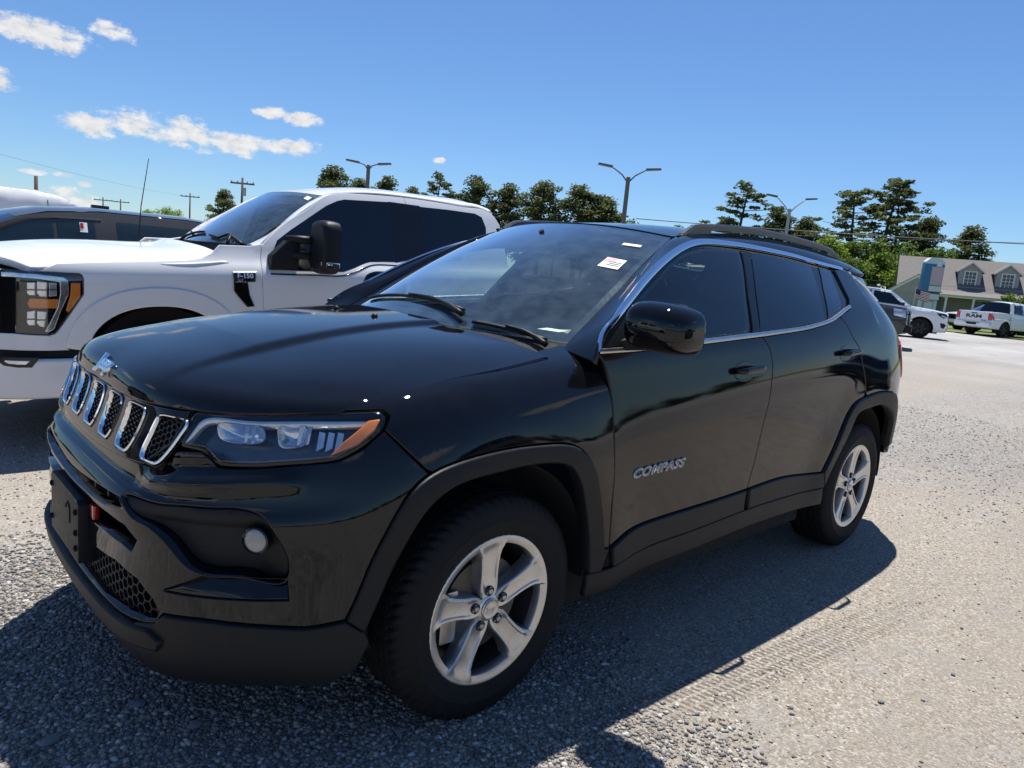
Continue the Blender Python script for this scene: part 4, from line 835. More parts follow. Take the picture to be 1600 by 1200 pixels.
 'badge': [(0.542,-0.911,0.682),(0.541,-0.913,0.708),(0.894,-0.912,0.715),(0.899,-0.91,0.687)],
 'fuel': [(2.444,-0.906,1.113),(2.655,-0.921,0.962)],
}
# ---------------------------------------------------------------- the black SUV
SF, SS = Surf(suv_front(), bump=flare), Surf(suv_side(), bump=flare)
def hood_relief(p, st):
    yc = tab(p[:, 0], [-.85, -.7, -.3, .03, .2], [.40, .375, .315, .285, .30]); a = np.abs(p[:, 1])
    w = np.clip((p[:, 0] + .80) / .3, 0, 1) * np.clip((.25 - p[:, 0]) / .08, 0, 1)
    return .015 * w / (1 + np.exp((a - yc) / .0075)) 
SH, SW, SR = Surf(suv_hood(), bump=hood_relief), Surf(suv_windshield()), Surf(suv_roof())
def orient(S, want, st=None):
    n = S._n(np.array([[S.u[-1]*.5, S.v[-1]*.5]] if st is None else [st]))[1][0]
    if n @ np.array(want) < 0: S.sg = -S.sg
orient(SF, (-1, 0, 0)); orient(SH, (0, 0, 1)); orient(SW, (-1, 0, 1)); orient(SR, (0, 0, 1))
orient(SS, (0, -1, 0), (1.2, .5))
O = {k: np.array(v) for k, v in OUT.items()}
def L3(k, n=24, rev=False, a=0, b=None):
    p = O[k][a:b]; q = curve(p, n) if len(p) > 2 else p
    return q[::-1] if rev else q
def J(*ls): return np.vstack([np.atleast_2d(l) for l in ls])
def my(p): return np.asarray(p) * [1, -1, 1]
NEAR = lambda p: p[:, 1] < .05
SIDE = lambda p: (p[:, 1] < -.5)

suv = empty('parked_suv', (0, 0, 0), 0, 'black compact SUV nearest the camera, parked on gravel with silver five-spoke wheels', 'suv')
BP = M['black_paint']
def rect(S, n=40, m=40, s0=0, s1=0, t0=0, t1=0):
    a, b, c, d = s0, S.u[-1]-s1, t0, S.v[-1]-t1
    return np.array([(a, c), (b, c), (b, d), (a, d)])
panel(SH, rect(SH), 'hood', BP, suv, st=True, h=.014, lip=.006)
panel(SR, rect(SR), 'roof', BP, suv, st=True, h=.06)
wind = panel(SW, rect(SW), 'windshield', M['wind'], suv, st=True, h=.06, off=-.002, depth=.004)
def frit(p, st):   # printed black border under the glass
    return -.007
FR = MB()
for a in (0,):
    e0 = [(0.0, 0.0), (SW.u[-1], 0.0), (SW.u[-1], SW.v[-1]), (0, SW.v[-1])]; e1 = [(.03, .07), (SW.u[-1]-.03, .07), (SW.u[-1]-.03, SW.v[-1]-.05), (.03, SW.v[-1]-.05)]
    P = np.stack([SW.at(dense(np.array(e0, float), 9), -.008), SW.at(dense(np.array(e1, float), 9), -.008)], 1)
    q0 = np.vstack([np.linspace(e0[i], e0[(i+1) % 4], 24, endpoint=False) for i in range(4)]); q1 = np.vstack([np.linspace(e1[i], e1[(i+1) % 4], 24, endpoint=False) for i in range(4)])
    FR.grid(np.stack([SW.at(q0, -.008), SW.at(q1, -.008)], 1), close_u=True)
FR.build('windshield_border', M['gloss_black'], wind)

# --- front wing, doors, quarter, sill
gapl = O['headlamp_gap']
fender = J(gapl[6], gapl[5], gapl[4], L3('shut', 30), L3('fender_top', 20)[1:], L3('shutA', 30)[1:], O['clad_top'][0], L3('arch_out', 60)[::-1][:41], L3('fender_bumper_seam', 12, True)[1:])
ao = L3('arch_out', 60); k = np.argmin(np.linalg.norm(ao - O['fender_bumper_seam'][-1], axis=1))
fender = J(gapl[6], gapl[5], gapl[4], L3('shut', 30), L3('fender_top', 20)[1:], L3('shutA', 30)[1:], O['clad_top'][0], ao[::-1][:len(ao)-k], L3('fender_bumper_seam', 12, True)[1:-1])
panel(SF, fender, 'front_fender', BP, suv, h=.028, mirror=True, side=NEAR)
ct = L3('clad_top', 80); ib = np.argmin(np.linalg.norm(ct - O['shutB'][-1], axis=1)); bb = L3('belt_bot', 80); jb = np.argmin(np.linalg.norm(bb - O['shutB'][0], axis=1))
ia = np.argmin(np.linalg.norm(ct - O['shutA'][-1], axis=1))
fd = panel(SS, J(L3('shutA', 30), ct[ia+1:ib], L3('shutB', 30, True), bb[:jb][::-1]), 'front_door', BP, suv, h=.04, mirror=True, side=SIDE)
ro = L3('rarch_out', 50)
kc = np.argmin(np.linalg.norm(ro - O['shutC'][-1], axis=1))
jc = np.argmin(np.linalg.norm(bb - O['shutC'][0], axis=1))
rd = panel(SS, J(L3('shutB', 30), ct[ib+1:], ro[1:kc], L3('shutC', 30, True), bb[jb+1:jc][::-1]), 'rear_door', BP, suv, h=.04, mirror=True, side=SIDE)
# quarter panel behind the rear door, round the tail to the liftgate seam
def on(x=None, y=None, z=None):
    pass
tail_edge = [(3.19, -.62, 1.50), (3.17, -.70, 1.36), (3.22, -.76, 1.22), (3.26, -.78, 1.08), (3.29, -.79, .95), (3.30, -.80, .80)]
jd = np.argmin(np.linalg.norm(O['dlo_black'] - np.array([2.396, -.796, 1.356]), axis=1))
ch = np.array([(2.258,-.66,1.528),(2.444,-.663,1.52),(2.62,-.679,1.496),(2.72,-.69,1.47),(2.83,-.70,1.43)])
dl = O['dlo_black']
quarter = J(L3('shutC', 30), ro[kc+1:], [(2.93, -.905, .80), (3.05, -.88, .78)], tail_edge[::-1], [(3.0, -.66, 1.50), (2.62, -.668, 1.515)], dl[14:19], bb[jc:][::-1])
panel(SS, quarter, 'quarter_panel', BP, suv, h=.035, mirror=True, side=SIDE)
# rear end: liftgate and bumper
lg = [(3.30, -.78, .80), (3.29, -.78, .95), (3.26, -.77, 1.08), (3.21, -.75, 1.22), (3.17, -.69, 1.36), (3.17, -.60, 1.50), (3.24, -.3, 1.52), (3.25, 0, 1.52)]
lgb = [(3.46, 0, .80), (3.44, -.4, .80)]
half = J(lg, )
panel(SS, J([(3.46, 0, .80), (3.44, -.4, .80)], lg), 'liftgate', BP, suv, h=.05, mirror=True)
rb = J([(2.93, -.905, .80), (3.05, -.88, .78), (3.30, -.80, .79), (3.44, -.4, .79), (3.47, 0, .79), (3.47, 0, .42), (3.40, -.5, .42), (3.2, -.78, .45), (3.05, -.86, .50), (3.0, -.885, .58), (2.95, -.90, .68)])
panel(SS, rb, 'rear_bumper', M['plastic'], suv, h=.05, mirror=True)
tl = J([(3.02, -.895, 1.13), (3.14, -.85, 1.15), (3.24, -.78, 1.14), (3.27, -.76, 1.0), (3.25, -.79, .90), (3.12, -.865, .93), (3.06, -.89, 1.0)])
panel(SS, tl, 'tail_lamp', M['red'], suv, h=.03, off=.006, mirror=True)
# door cladding and sill
cs = L3('clad_seam', 60); sb = L3('sill_bot', 40)
ic = np.argmin(np.abs(cs[:, 0] - 1.415)); it = np.argmin(np.abs(ct[:, 0] - 1.42))
fat = lambda p, st: .012 + 0*p[:, 0]
for nm, a, b, c, d in (('door_cladding', ia, ib, np.argmin(np.abs(cs[:, 0]-.49)), ic), ('door_cladding', ib, len(ct), ic, len(cs))):
    panel(SS, J(ct[a:b], cs[c:d][::-1]), nm, M['plastic'], suv, h=.04, off=fat, lip=.006, mirror=True, side=SIDE)
low = cs.copy(); low[:, 2] -= .085
panel(SS, J(cs, low[::-1]), 'sill_cladding', M['plastic'], suv, h=.04, off=lambda p, st: .006 + 0*p[:, 0], lip=.006, mirror=True, side=SIDE)
# --- wheel-arch cladding
ai = L3('arch_in', 60)
panel(SF, J(ao, L3('clad_top', 80)[1:ia], cs[:np.argmin(np.abs(cs[:, 0]-.48))][::-1], ai[::-1]), 'arch_cladding', M['plastic'], suv, h=.025, off=lambda p, st: .013 + 0*p[:, 0], lip=.007, depth=.05, mirror=True, side=NEAR)
ri = L3('rarch_in', 40)
rin = J(ri, [(2.93, -.90, .72), (2.99, -.89, .60), (3.02, -.88, .53)]); rou = J(ro, [(2.98, -.90, .80), (3.05, -.885, .66), (3.09, -.87, .54)])
panel(SS, J(curve(rou, 60), curve(rin, 60)[::-1]), 'arch_cladding', M['plastic'], suv, h=.03, off=lambda p, st: .013 + 0*p[:, 0], lip=.007, depth=.05, mirror=True, side=SIDE)
# --- window glass, trims
g1 = panel(SS, O['glass_front'], 'window_glass', M['tint'], suv, h=.08, off=-.006, depth=.004, mirror=True, side=SIDE)
g2 = panel(SS, O['glass_rear'], 'window_glass', M['privacy'], suv, h=.08, off=-.006, depth=.004, mirror=True, side=SIDE)
g3 = panel(SS, O['glass_quarter'], 'window_glass', M['privacy'], suv, h=.05, off=-.006, depth=.004, mirror=True, side=SIDE)
panel(SS, dl, 'window_frame', M['gloss_black'], suv, h=.05, off=-.010, depth=.02, gap=-.012, holes=[O['glass_front'], O['glass_rear'], O['glass_quarter'], ], mirror=True, side=SIDE)
panel(SS, O['sail'], 'mirror_sail', M['plastic'], suv, h=.05, off=-.001, depth=.008, mirror=True, side=SIDE)
# B-post applique
bp = np.array([(1.512,-.668,1.525),(1.588,-.668,1.525),(1.535,-.72,1.444),(1.47,-.787,1.336),(1.425,-.84,1.25),(1.395,-.868,1.187),(1.335,-.868,1.182),(1.36,-.84,1.235),(1.40,-.79,1.325),(1.465,-.722,1.439)])
panel(SS, bp, 'door_post_trim', M['gloss_black'], suv, h=.04, off=-.003, depth=.006, mirror=True, side=SIDE)
co_ = O['chrome_out'][:15]; ci_ = O['chrome_in'][:15]
cm = (co_ + ci_) / 2
cm = J(cm, [(2.62, -.672, 1.492), (2.74, -.685, 1.458), (2.84, -.70, 1.41), (2.93, -.72, 1.34)])
t = ribbon(SS, cm, [.016, .019, .021, .021, .020, .019, .018], 'window_chrome', M['chrome'], suv, off=.006, th=.012, n=90); flip_copy(t, suv)
bm_ = (O['belt_top'] + O['belt_bot']) / 2
t = ribbon(SS, bm_, [.018, .021, .022, .021, .017], 'belt_trim', M['satin'], suv, off=.007, th=.012, n=70); flip_copy(t, suv)

# --- pillar and roof edge: from the window line up to the screen and roof
E1 = J(co_[1:15], [(2.62, -.668, 1.505), (2.78, -.668, 1.497), (3.0, -.63, 1.50)]); E1 = curve(J([(.335, -.885, 1.086)], E1), 40)
E2 = curve(J([(.375, -.705, 1.102), (.41, -.70, 1.119), (.53, -.68, 1.197), (.675, -.656, 1.285), (.80, -.63, 1.358), (.925, -.602, 1.429), (1.05, -.573, 1.493), (1.153, -.551, 1.541), (1.28, -.558, 1.560), (1.43, -.566, 1.573), (1.62, -.572, 1.585), (1.8, -.576, 1.592), (2.05, -.577, 1.593), (2.3, -.576, 1.588), (2.53, -.572, 1.574), (2.75, -.566, 1.555), (3.02, -.55, 1.512)]), 40)
mid = (E1 + E2) / 2; nrm = np.cross(np.gradient(mid, axis=0), E2 - E1); nrm /= np.linalg.norm(nrm, axis=1)[:, None]; nrm *= np.sign((nrm @ np.array([-.2, -1, .6])))[:, None]
wd = np.linalg.norm(E2 - E1, axis=1)[:, None]
bf = np.interp(np.linspace(0, 1, 40), [0, .1, .3, .45, 1], [.0, .015, .03, .07, .13])[:, None]
P = np.stack([E1, E1*.72 + E2*.28 + nrm*wd*bf*.72, mid + nrm*wd*bf, E1*.25 + E2*.75 + nrm*wd*bf*.75, E2 - nrm*.002], 1)
SP = Surf(P[::2]); orient(SP, (0, -1, .5))
panel(SP, rect(SP), 'roof_pillar', BP, suv, st=True, h=.022, gap=.0015)
tk = np.interp(np.linspace(0, 1, 40), [0, .12, .4, .6, 1], [.3, 1, 1, .4, 0])[:, None]; E1b = my(E1 + tk*np.array([.0, .034, -.034])); E2b = my(E2)      # the far pillar tucks in behind the screen edge
SPb = Surf(np.stack([E1b, E1b*.72 + E2b*.28, (E1b + E2b)/2 + my(nrm)*wd*bf*.5, E1b*.25 + E2b*.75 + my(nrm)*wd*bf*.45, E2b - my(nrm)*.004], 1)[::2]); orient(SPb, (0, 1, .5))
panel(SPb, rect(SPb), 'roof_pillar', BP, suv, st=True, h=.022, gap=.0015)
# rear spoiler lip
sp = MB()
yy = np.linspace(-.57, .57, 31); ex = 3.28 - .14*(np.abs(yy)/.58)**2.2; ez = 1.530 - .02*(np.abs(yy)/.58)**2
rows = []
for dx, dz in ((-.30, .028), (-.15, .022), (-.02, .002), (0, -.012), (-.015, -.03), (-.12, -.035), (-.28, -.03)): rows.append(np.stack([ex + dx, yy, ez + dz + (0.012 if dx == -.30 else 0)], 1))
sp.grid(np.array(rows)).build('roof_spoiler', BP, suv, sharp=50)
# rails
rl = []
for x in np.linspace(1.20, 2.78, 40):
    q = SR.inv([[x, -.553]], (0, 1)); p = SR.at(q)[0]; u = (x - 1.20) / 1.58
    h = .036 * min(1, (u/.055)**.8 if u < .055 else 1, ((1-u)/.10)**.8 if u > .90 else 1)
    rl.append((p[0], p[1] - .004, p[2] + h))
rl = np.array(rl); rm = MB()
prof = [(-.016, -.018), (-.018, .002), (-.010, .011), (.010, .011), (.018, .002), (.016, -.018)]
rm.grid(np.array([[(p[0], p[1] + a, p[2] + b) for a, b in prof] for p in rl]), close_v=True)
for i0, i1 in ((0, 5), (34, 39)):                       # feet
    pts = [(rl[i][0], rl[i][2]) for i in range(i0, i1+1)]; base = [(rl[i][0], SR.at(SR.inv([[rl[i][0], -.553]], (0, 1)))[0][2] - .012) for i in range(i1, i0-1, -1)]
    rm.prism(pts + base, -.553 - .018, -.553 + .014, (0, 2, 1))
rail = rm.build('roof_rail', M['grey_rail'] if 'grey_rail' in M else simple('satin_black_rail', (.10, .10, .10), .3, .6), suv, sharp=40); flip_copy(rail, suv)
dt = MB().tube([(x, -.566 + .0, float(SR.at(SR.inv([[x, -.553]], (0, 1)))[0][2]) + .001) for x in np.linspace(1.165, 2.95, 30)], .007, 6).build('roof_ditch_strip', M['plastic'], suv, smooth=True); flip_copy(dt, suv)

# --- cowl, inner structure
hq = np.stack([np.linspace(0, SH.u[-1], 30), np.full(30, SH.v[-1])], 1); wq = np.stack([np.linspace(0, SW.u[-1], 30), np.zeros(30)], 1)
hp, wp = SH.at(hq), SW.at(wq)
MB().grid(np.stack([hp - [0, 0, .004], hp + [.004, 0, -.016], hp*.5 + wp*.5 - [0, 0, .028], wp - [.008, 0, .008], wp + [.03, 0, .006]], 1)).build('cowl_panel', M['dark'], suv, smooth=True)
ub = MB().box((-.62, -.58, .24), (.40, .58, .84)).box((.38, -.80, .21), (2.18, .80, .36)).box((2.15, -.55, .24), (3.30, .55, .60)); ub.box((3.1, -.72, .36), (3.38, .72, .78))
ub.build('underbody', M['dark'], suv)
for cx in (0, 2.636):
    for s in (-1, 1):
        q = np.linspace(-.05, np.pi + .05, 30); rr = .425
        rows = [np.stack([cx + rr*np.cos(q), np.full(30, s*y), .36 + rr*np.sin(q)*1.02], 1) for y in (.86, .80, .55)] + [np.stack([cx + .03*np.cos(q), np.full(30, s*.54), .36 + .03*np.sin(q)], 1)]
        MB().grid(np.array(rows)).build('wheel_well_liner', M['liner'], suv, smooth=True)

# --- front face
def mz(pts): return J(pts, my(pts)[::-1])     # near half then mirrored far half, closed over the centre
band = [(y, .917 + .012*(abs(y)/.55)**2) for y in np.linspace(0, -.515, 12)]
bb2 = O['band_bot']
def on_front(yz): 
    st = SF.inv(np.array(yz, float), (1, 2), lambda p: (p[:, 0] < -.30)); return SF.raw(st)[0]
top = on_front([(-y, z) for y, z in [(-b[0], b[1]) for b in band]])
bot = on_front([(0, .757), (-.12, .759), (-.25, .766), (-.36, .774), (-.45, .782), (-.515, .805), (-.535, .845)])
bandloop = J(top, [O['headlamp_gap'][0] + [0, .004, -.006], O['headlamp_gap'][14] + [0, .003, 0], O['headlamp_gap'][13] + [0, .004, .004]], bot[:-2][::-1])
slot = np.array([(.030, .918), (-.030, .918), (-.052, .916), (-.062, .905), (-.062, .878), (-.058, .83), (-.050, .803), (-.038, .793), (.038, .793), (.050, .803), (.058, .83), (.062, .878), (.062, .905), (.052, .916)])
slots = []
for j in range(7):
    c = (j - 3) * .160; s = slot.copy(); s[:, 0] *= .92 if abs(j-3) < 3 else .86; lean = (s[:, 1] - .85) * .22 * (j - 3) / 3
    if abs(j-3) == 3: s[:, 1] = .855 + (s[:, 1]-.855)*.95
    slots.append(on_front(np.stack([s[:, 0] + c + lean, s[:, 1] - .004], 1)))
grille = panel(SF, mz(bandloop), 'grille_panel', M['gloss_black'], suv, h=.022, off=.002, lip=.004, depth=.03, holes=slots, side=lambda p: p[:, 0] < -.3)
def loft_ring(S, loop, rings, name, mat, parent, n=56):
    """Frame round a loop: rings of (outward offset in the sheet, height along the normal)."""
    q = S.near(loop, lambda p: p[:, 0] < -.2); q = dense(q, .0001) if False else q
    per = np.r_[q, q[:1]]; u = np.r_[0, np.cumsum(np.linalg.norm(np.diff(per, axis=0), axis=1))]; tt = np.linspace(0, u[-1], n, endpoint=False)
    q = np.stack([np.interp(tt, u, per[:, 0]), np.interp(tt, u, per[:, 1])], 1)
    for _ in range(2): q = (np.roll(q, 1, 0) + 2*q + np.roll(q, -1, 0)) / 4
    if area2(q) < 0: q = q[::-1]
    return MB().grid(np.stack([S.at(shrink(q, -o), h) for o, h in rings], 1), close_u=True).build(name, mat, parent, sharp=35), q
for s in slots:
    fr, q = loft_ring(SF, s, [(.0005, -.004), (.001, .005), (-.002, .008), (-.0055, .007), (-.0075, .003), (-.009, -.003)], 'grille_slot_frame', M['chrome'], grille)
    c = q.mean(0); back = MB(); cp = SF.at(shrink(q, .008), -.0055); back.add(np.vstack([cp, cp.mean(0)[None]]), [(i, (i+1) % len(cp), len(cp)) for i in range(len(cp))])
    back.build('slot_backing', M['dark'], grille)
    # honeycomb insert
    hx = MB(); R = .0105; lo, hi = q.min(0), q.max(0); qi = shrink(q, .012)
    for a in range(int((hi[0]-lo[0])/(R*1.5))+2):
        for b in range(int((hi[1]-lo[1])/(R*1.732))+2):
            ctr = np.array([lo[0] + a*R*1.5, lo[1] + (b + .5*(a % 2))*R*1.732])
            hexp = ctr + R*np.stack([np.cos(np.arange(6)*np.pi/3), np.sin(np.arange(6)*np.pi/3)], 1)
            if not inside(ctr[None], qi)[0]: continue
            inner = ctr + (hexp - ctr)*.80
            ring = [SF.at(hexp, -.002), SF.at(ctr + (hexp-ctr)*.95, -.0005), SF.at(inner, -.001), SF.at(ctr + (hexp-ctr)*.76, -.005)]
            hx.grid(np.array(ring), close_v=True)
    if hx.n: hx.build('grille_mesh', M['gloss_black'], grille)

# bumper skin with its openings
tops = J(bot[:6], O['headlamp_gap'][13] + [0, .003, -.010], O['headlamp_gap'][12:6:-1], gapl[6])
lowm = O['low_gloss']
bl = J(tops, L3('fender_bumper_seam', 12)[1:], ao[:k][::-1], lowm[::-1][1:], on_front([(-.56, .405), (-.45, .372), (-.30, .358), (-.15, .352), (0, .350)]))
intake = J(on_front([(0, .668), (-.10, .672), (-.225, .681), (-.34, .688), (-.40, .690)]), on_front([(-.43, .672), (-.34, .655), (-.218, .645), (-.10, .640), (0, .638)]))
cavity = J(on_front([(0, .620), (-.10, .622), (-.237, .628), (-.36, .632), (-.455, .630)]), on_front([(-.50, .605), (-.478, .572), (-.433, .581), (-.331, .580), (-.191, .568), (-.09, .563), (0, .561)]))
lowgr = J(on_front([(0, .478), (-.127, .485), (-.254, .500), (-.40, .516), (-.50, .500), (-.55, .463), (-.568, .433)]), on_front([(-.56, .412), (-.52, .401), (-.434, .393), (-.32, .390), (-.179, .384), (0, .380)]))
bez = curve(J(O['bezel'], O['bezel'][:1]), 70, True); pocket = O['pocket']
def shelf(p, st):
    a = np.abs(p[:, 1]); w = np.clip((.80 - a) / .12, 0, 1) * np.clip((a - .40) / .10, 0, 1)
    zc = .742 + .05*np.clip((a - .45)/.3, 0, 1)
    st_ = np.clip((p[:, 2] - .714)/.020, 0, 1); st_ = st_*st_*(3 - 2*st_); cen = -.017*st_*np.clip((.56 - a)/.12, 0, 1)
    return cen + .014*w*np.exp(-((p[:, 2] - zc)/.018)**2) - .010*w*np.exp(-((p[:, 2] - zc - .042)/.016)**2)
FRONT = lambda p: p[:, 0] < .2
bumper = panel(SF, mz(bl), 'front_bumper', BP, suv, h=.0115, off=shelf, lip=.004, depth=.055, holes=[mz(intake), mz(cavity), mz(lowgr), bez, my(bez), pocket, my(pocket)], side=FRONT)
def recess(loop, floor, name, mat, parent, n=80, floormat=None, rim=.0):
    q = SF.near(loop, FRONT); per = np.r_[q, q[:1]]; u = np.r_[0, np.cumsum(np.linalg.norm(np.diff(per, axis=0), axis=1))]; tt = np.linspace(0, u[-1], n, endpoint=False)
    q = np.stack([np.interp(tt, u, per[:, 0]), np.interp(tt, u, per[:, 1])], 1)
    if area2(q) < 0: q = q[::-1]
    return q
def tray(loop, depth, name, mat, inset=.03, back=True):
    """Recessed dish filling an opening of the bumper; depth may be a function of (p, st)."""
    pts = panel(SF, loop, name, mat, suv, h=.02, gap=-.002, lip=.012, depth=-.001, off=depth, side=FRONT)
    return pts
def bez_depth(p, st):
    a = np.abs(p[:, 1]); z = p[:, 2]
    return -.010 - .030*np.clip((a - .45)/.15, 0, 1)*np.clip((.715 - z)/.05, 0, 1)*np.clip((.80 - a)/.05, .15, 1)
def skirted(loop, off, name, mat, h=.02):
    o = panel(SF, loop, name, mat, suv, h=h, gap=.001, lip=.004, depth=-.0, off=off, side=FRONT)
    return o
bz = panel(SF, bez, 'fog_lamp_bezel', M['plastic'], suv, h=.018, gap=-.001, lip=.006, depth=.03, off=bez_depth, side=FRONT, mirror=True)
pk = panel(SF, pocket, 'bumper_pocket', M['gloss_black'], suv, h=.018, gap=-.001, lip=.004, depth=.02, off=lambda p, st: -.004 - .030*np.clip((p[:, 2]-.50)/.05, 0, 1), side=FRONT, mirror=True)
panel(SF, mz(intake), 'intake_backing', M['dark'], suv, h=.03, gap=-.02, depth=.0, off=-.045, side=FRONT)
panel(SF, mz(cavity), 'cavity_backing', M['dark'], suv, h=.03, gap=-.02, depth=.0, off=-.06, side=FRONT)
panel(SF, mz(lowgr), 'grille_backing', M['dark'], suv, h=.03, gap=-.02, depth=.0, off=-.05, side=FRONT)
for y in (-.40, -.30, -.19, .19, .30, .40):       # ribs in the intake
    p = on_front([(y, .664 + .05*abs(y))])[0]; MB().box((p[0]+.015, y-.006, p[2]-.018), (p[0]+.05, y+.006, p[2]+.018)).build('intake_rib', M['plastic'], suv)
# lower honeycomb
hx = MB(); q = SF.near(mz(lowgr), FRONT); q = dense(q, .01); q = q if area2(q) > 0 else q[::-1]; R = .017; lo, hi = q.min(0), q.max(0)
for a in range(int((hi[0]-lo[0])/(R*1.5))+2):
    for b in range(int((hi[1]-lo[1])/(R*1.732))+2):
        ctr = np.array([lo[0] + a*R*1.5, lo[1] + (b + .5*(a % 2))*R*1.732])
        if not inside(ctr[None], q)[0]: continue
        hexp = ctr + R*np.stack([np.cos(np.arange(6)*np.pi/3), np.sin(np.arange(6)*np.pi/3)], 1)
        hx.grid(np.array([SF.at(hexp, -.034), SF.at(hexp, -.020), SF.at(ctr + (hexp-ctr)*.84, -.020), SF.at(ctr + (hexp-ctr)*.80, -.036)]), close_v=True)
hx.build('lower_grille_mesh', M['plastic'], suv)
# lower valance in two steps and the air deflectors
yv = [0, -.15, -.30, -.45, -.56]
vt = on_front([(-.56, .405), (-.45, .372), (-.30, .358), (-.15, .352), (0, .350)])
vl = J(on_front([(0, .212), (-.2, .214), (-.4, .222), (-.55, .235), (-.66, .247)]), [(-.60, -.775, .262), (-.52, -.82, .275), (-.45, -.865, .31), (-.425, -.875, .38), (-.44, -.872, .41)], lowm[::-1], vt)
panel(SF, mz(vl), 'bumper_valance', M['plastic'], suv, h=.025, off=.008, lip=.006, depth=.05, side=FRONT)
ll = on_front([(0, .37), (-.165, .372), (-.40, .378), (-.55, .388), (-.585, .365), (-.57, .335), (-.40, .318), (-.165, .31), (0, .308)])
panel(SF, mz(ll), 'valance_insert', M['plastic'], suv, h=.025, off=.020, lip=.008, depth=.02, side=FRONT)
for y in (-.70, .45): MB().box((-.50, y, .17), (-.485, y + .25, .26)).build('air_deflector', M['plastic'], suv, bevel=.004)
# licence plate bracket
pb = MB().prism([(-.17, .43), (.17, .43), (.17, .60), (.155, .612), (-.155, .612), (-.17, .60)], -.927, -.88, (1, 2, 0)); pb = pb.build('plate_bracket', M['plastic'], suv, bevel=.005)
for y, z in ((-.15, .575), (.15, .575), (-.15, .47), (.15, .47), (-.15, .515)):
    MB().lathe([(.009, 0), (.009, .004), (.005, .004), (.005, -.002)], (-.9315, y, z), 0, 12).build('bracket_hole', M['dark'], pb)
hoop = [(-.9285, -.055 + .022*math.cos(a), .555 + .022*math.sin(a)) for a in np.linspace(0, np.pi, 9)] + [(-.9285, -.077, .52)]
MB().tube(hoop, .002, 5).build('bracket_rib', M['plastic'], pb)
rk = MB().box((-.905, -.235, .575), (-.89, -.20, .615)).build('tow_cover', M['red'], suv, bevel=.006)
q = SF.inv(np.array([(-.5, .27), (.5, .27), (.5, .74), (-.5, .74)]), (1, 2), lambda p: p[:, 0] < -.6)
a = np.abs(SF.near(np.array([(-.40, -.885, .36)]))[0] - [SF.u[-1]/2, 0])[0]
panel(SF, np.array([(SF.u[-1]/2 - a, SF.v[1]), (SF.u[-1]/2 + a, SF.v[1]), (SF.u[-1]/2 + a, SF.v[7]), (SF.u[-1]/2 - a, SF.v[7])]), 'bumper_core', M['dark'], suv, st=True, h=.06, off=-.085)
# fog lamps
for s in (-1, 1):
    p = SF.raw(SF.near(np.array([O['lamp_fog'][0]]), FRONT))[0][0]; p = p * [1, -s, 1] if s > 0 else p
    nv = np.array([-.80, .60*s, 0.03]); nv /= np.linalg.norm(nv)
    fl = MB().lathe([(.034, -.02), (.034, .002), (.030, .004), (.029, .000), (.025, .0025), (.014, .0045), (0.0005, .005)], (0, 0, 0), 2, 28).build('fog_lamp', [M['gloss_black'], M['foglens']], suv, sharp=35)
    for pl in fl.data.polygons: pl.material_index = 1 if (sum((fl.data.vertices[i].co.x**2 + fl.data.vertices[i].co.y**2)**.5 for i in pl.vertices)/len(pl.vertices) < .028) else 0
    fl.matrix_world = Matrix.Translation(p - nv*.012) @ Vector(nv).to_track_quat('Z', 'Y').to_matrix().to_4x4()
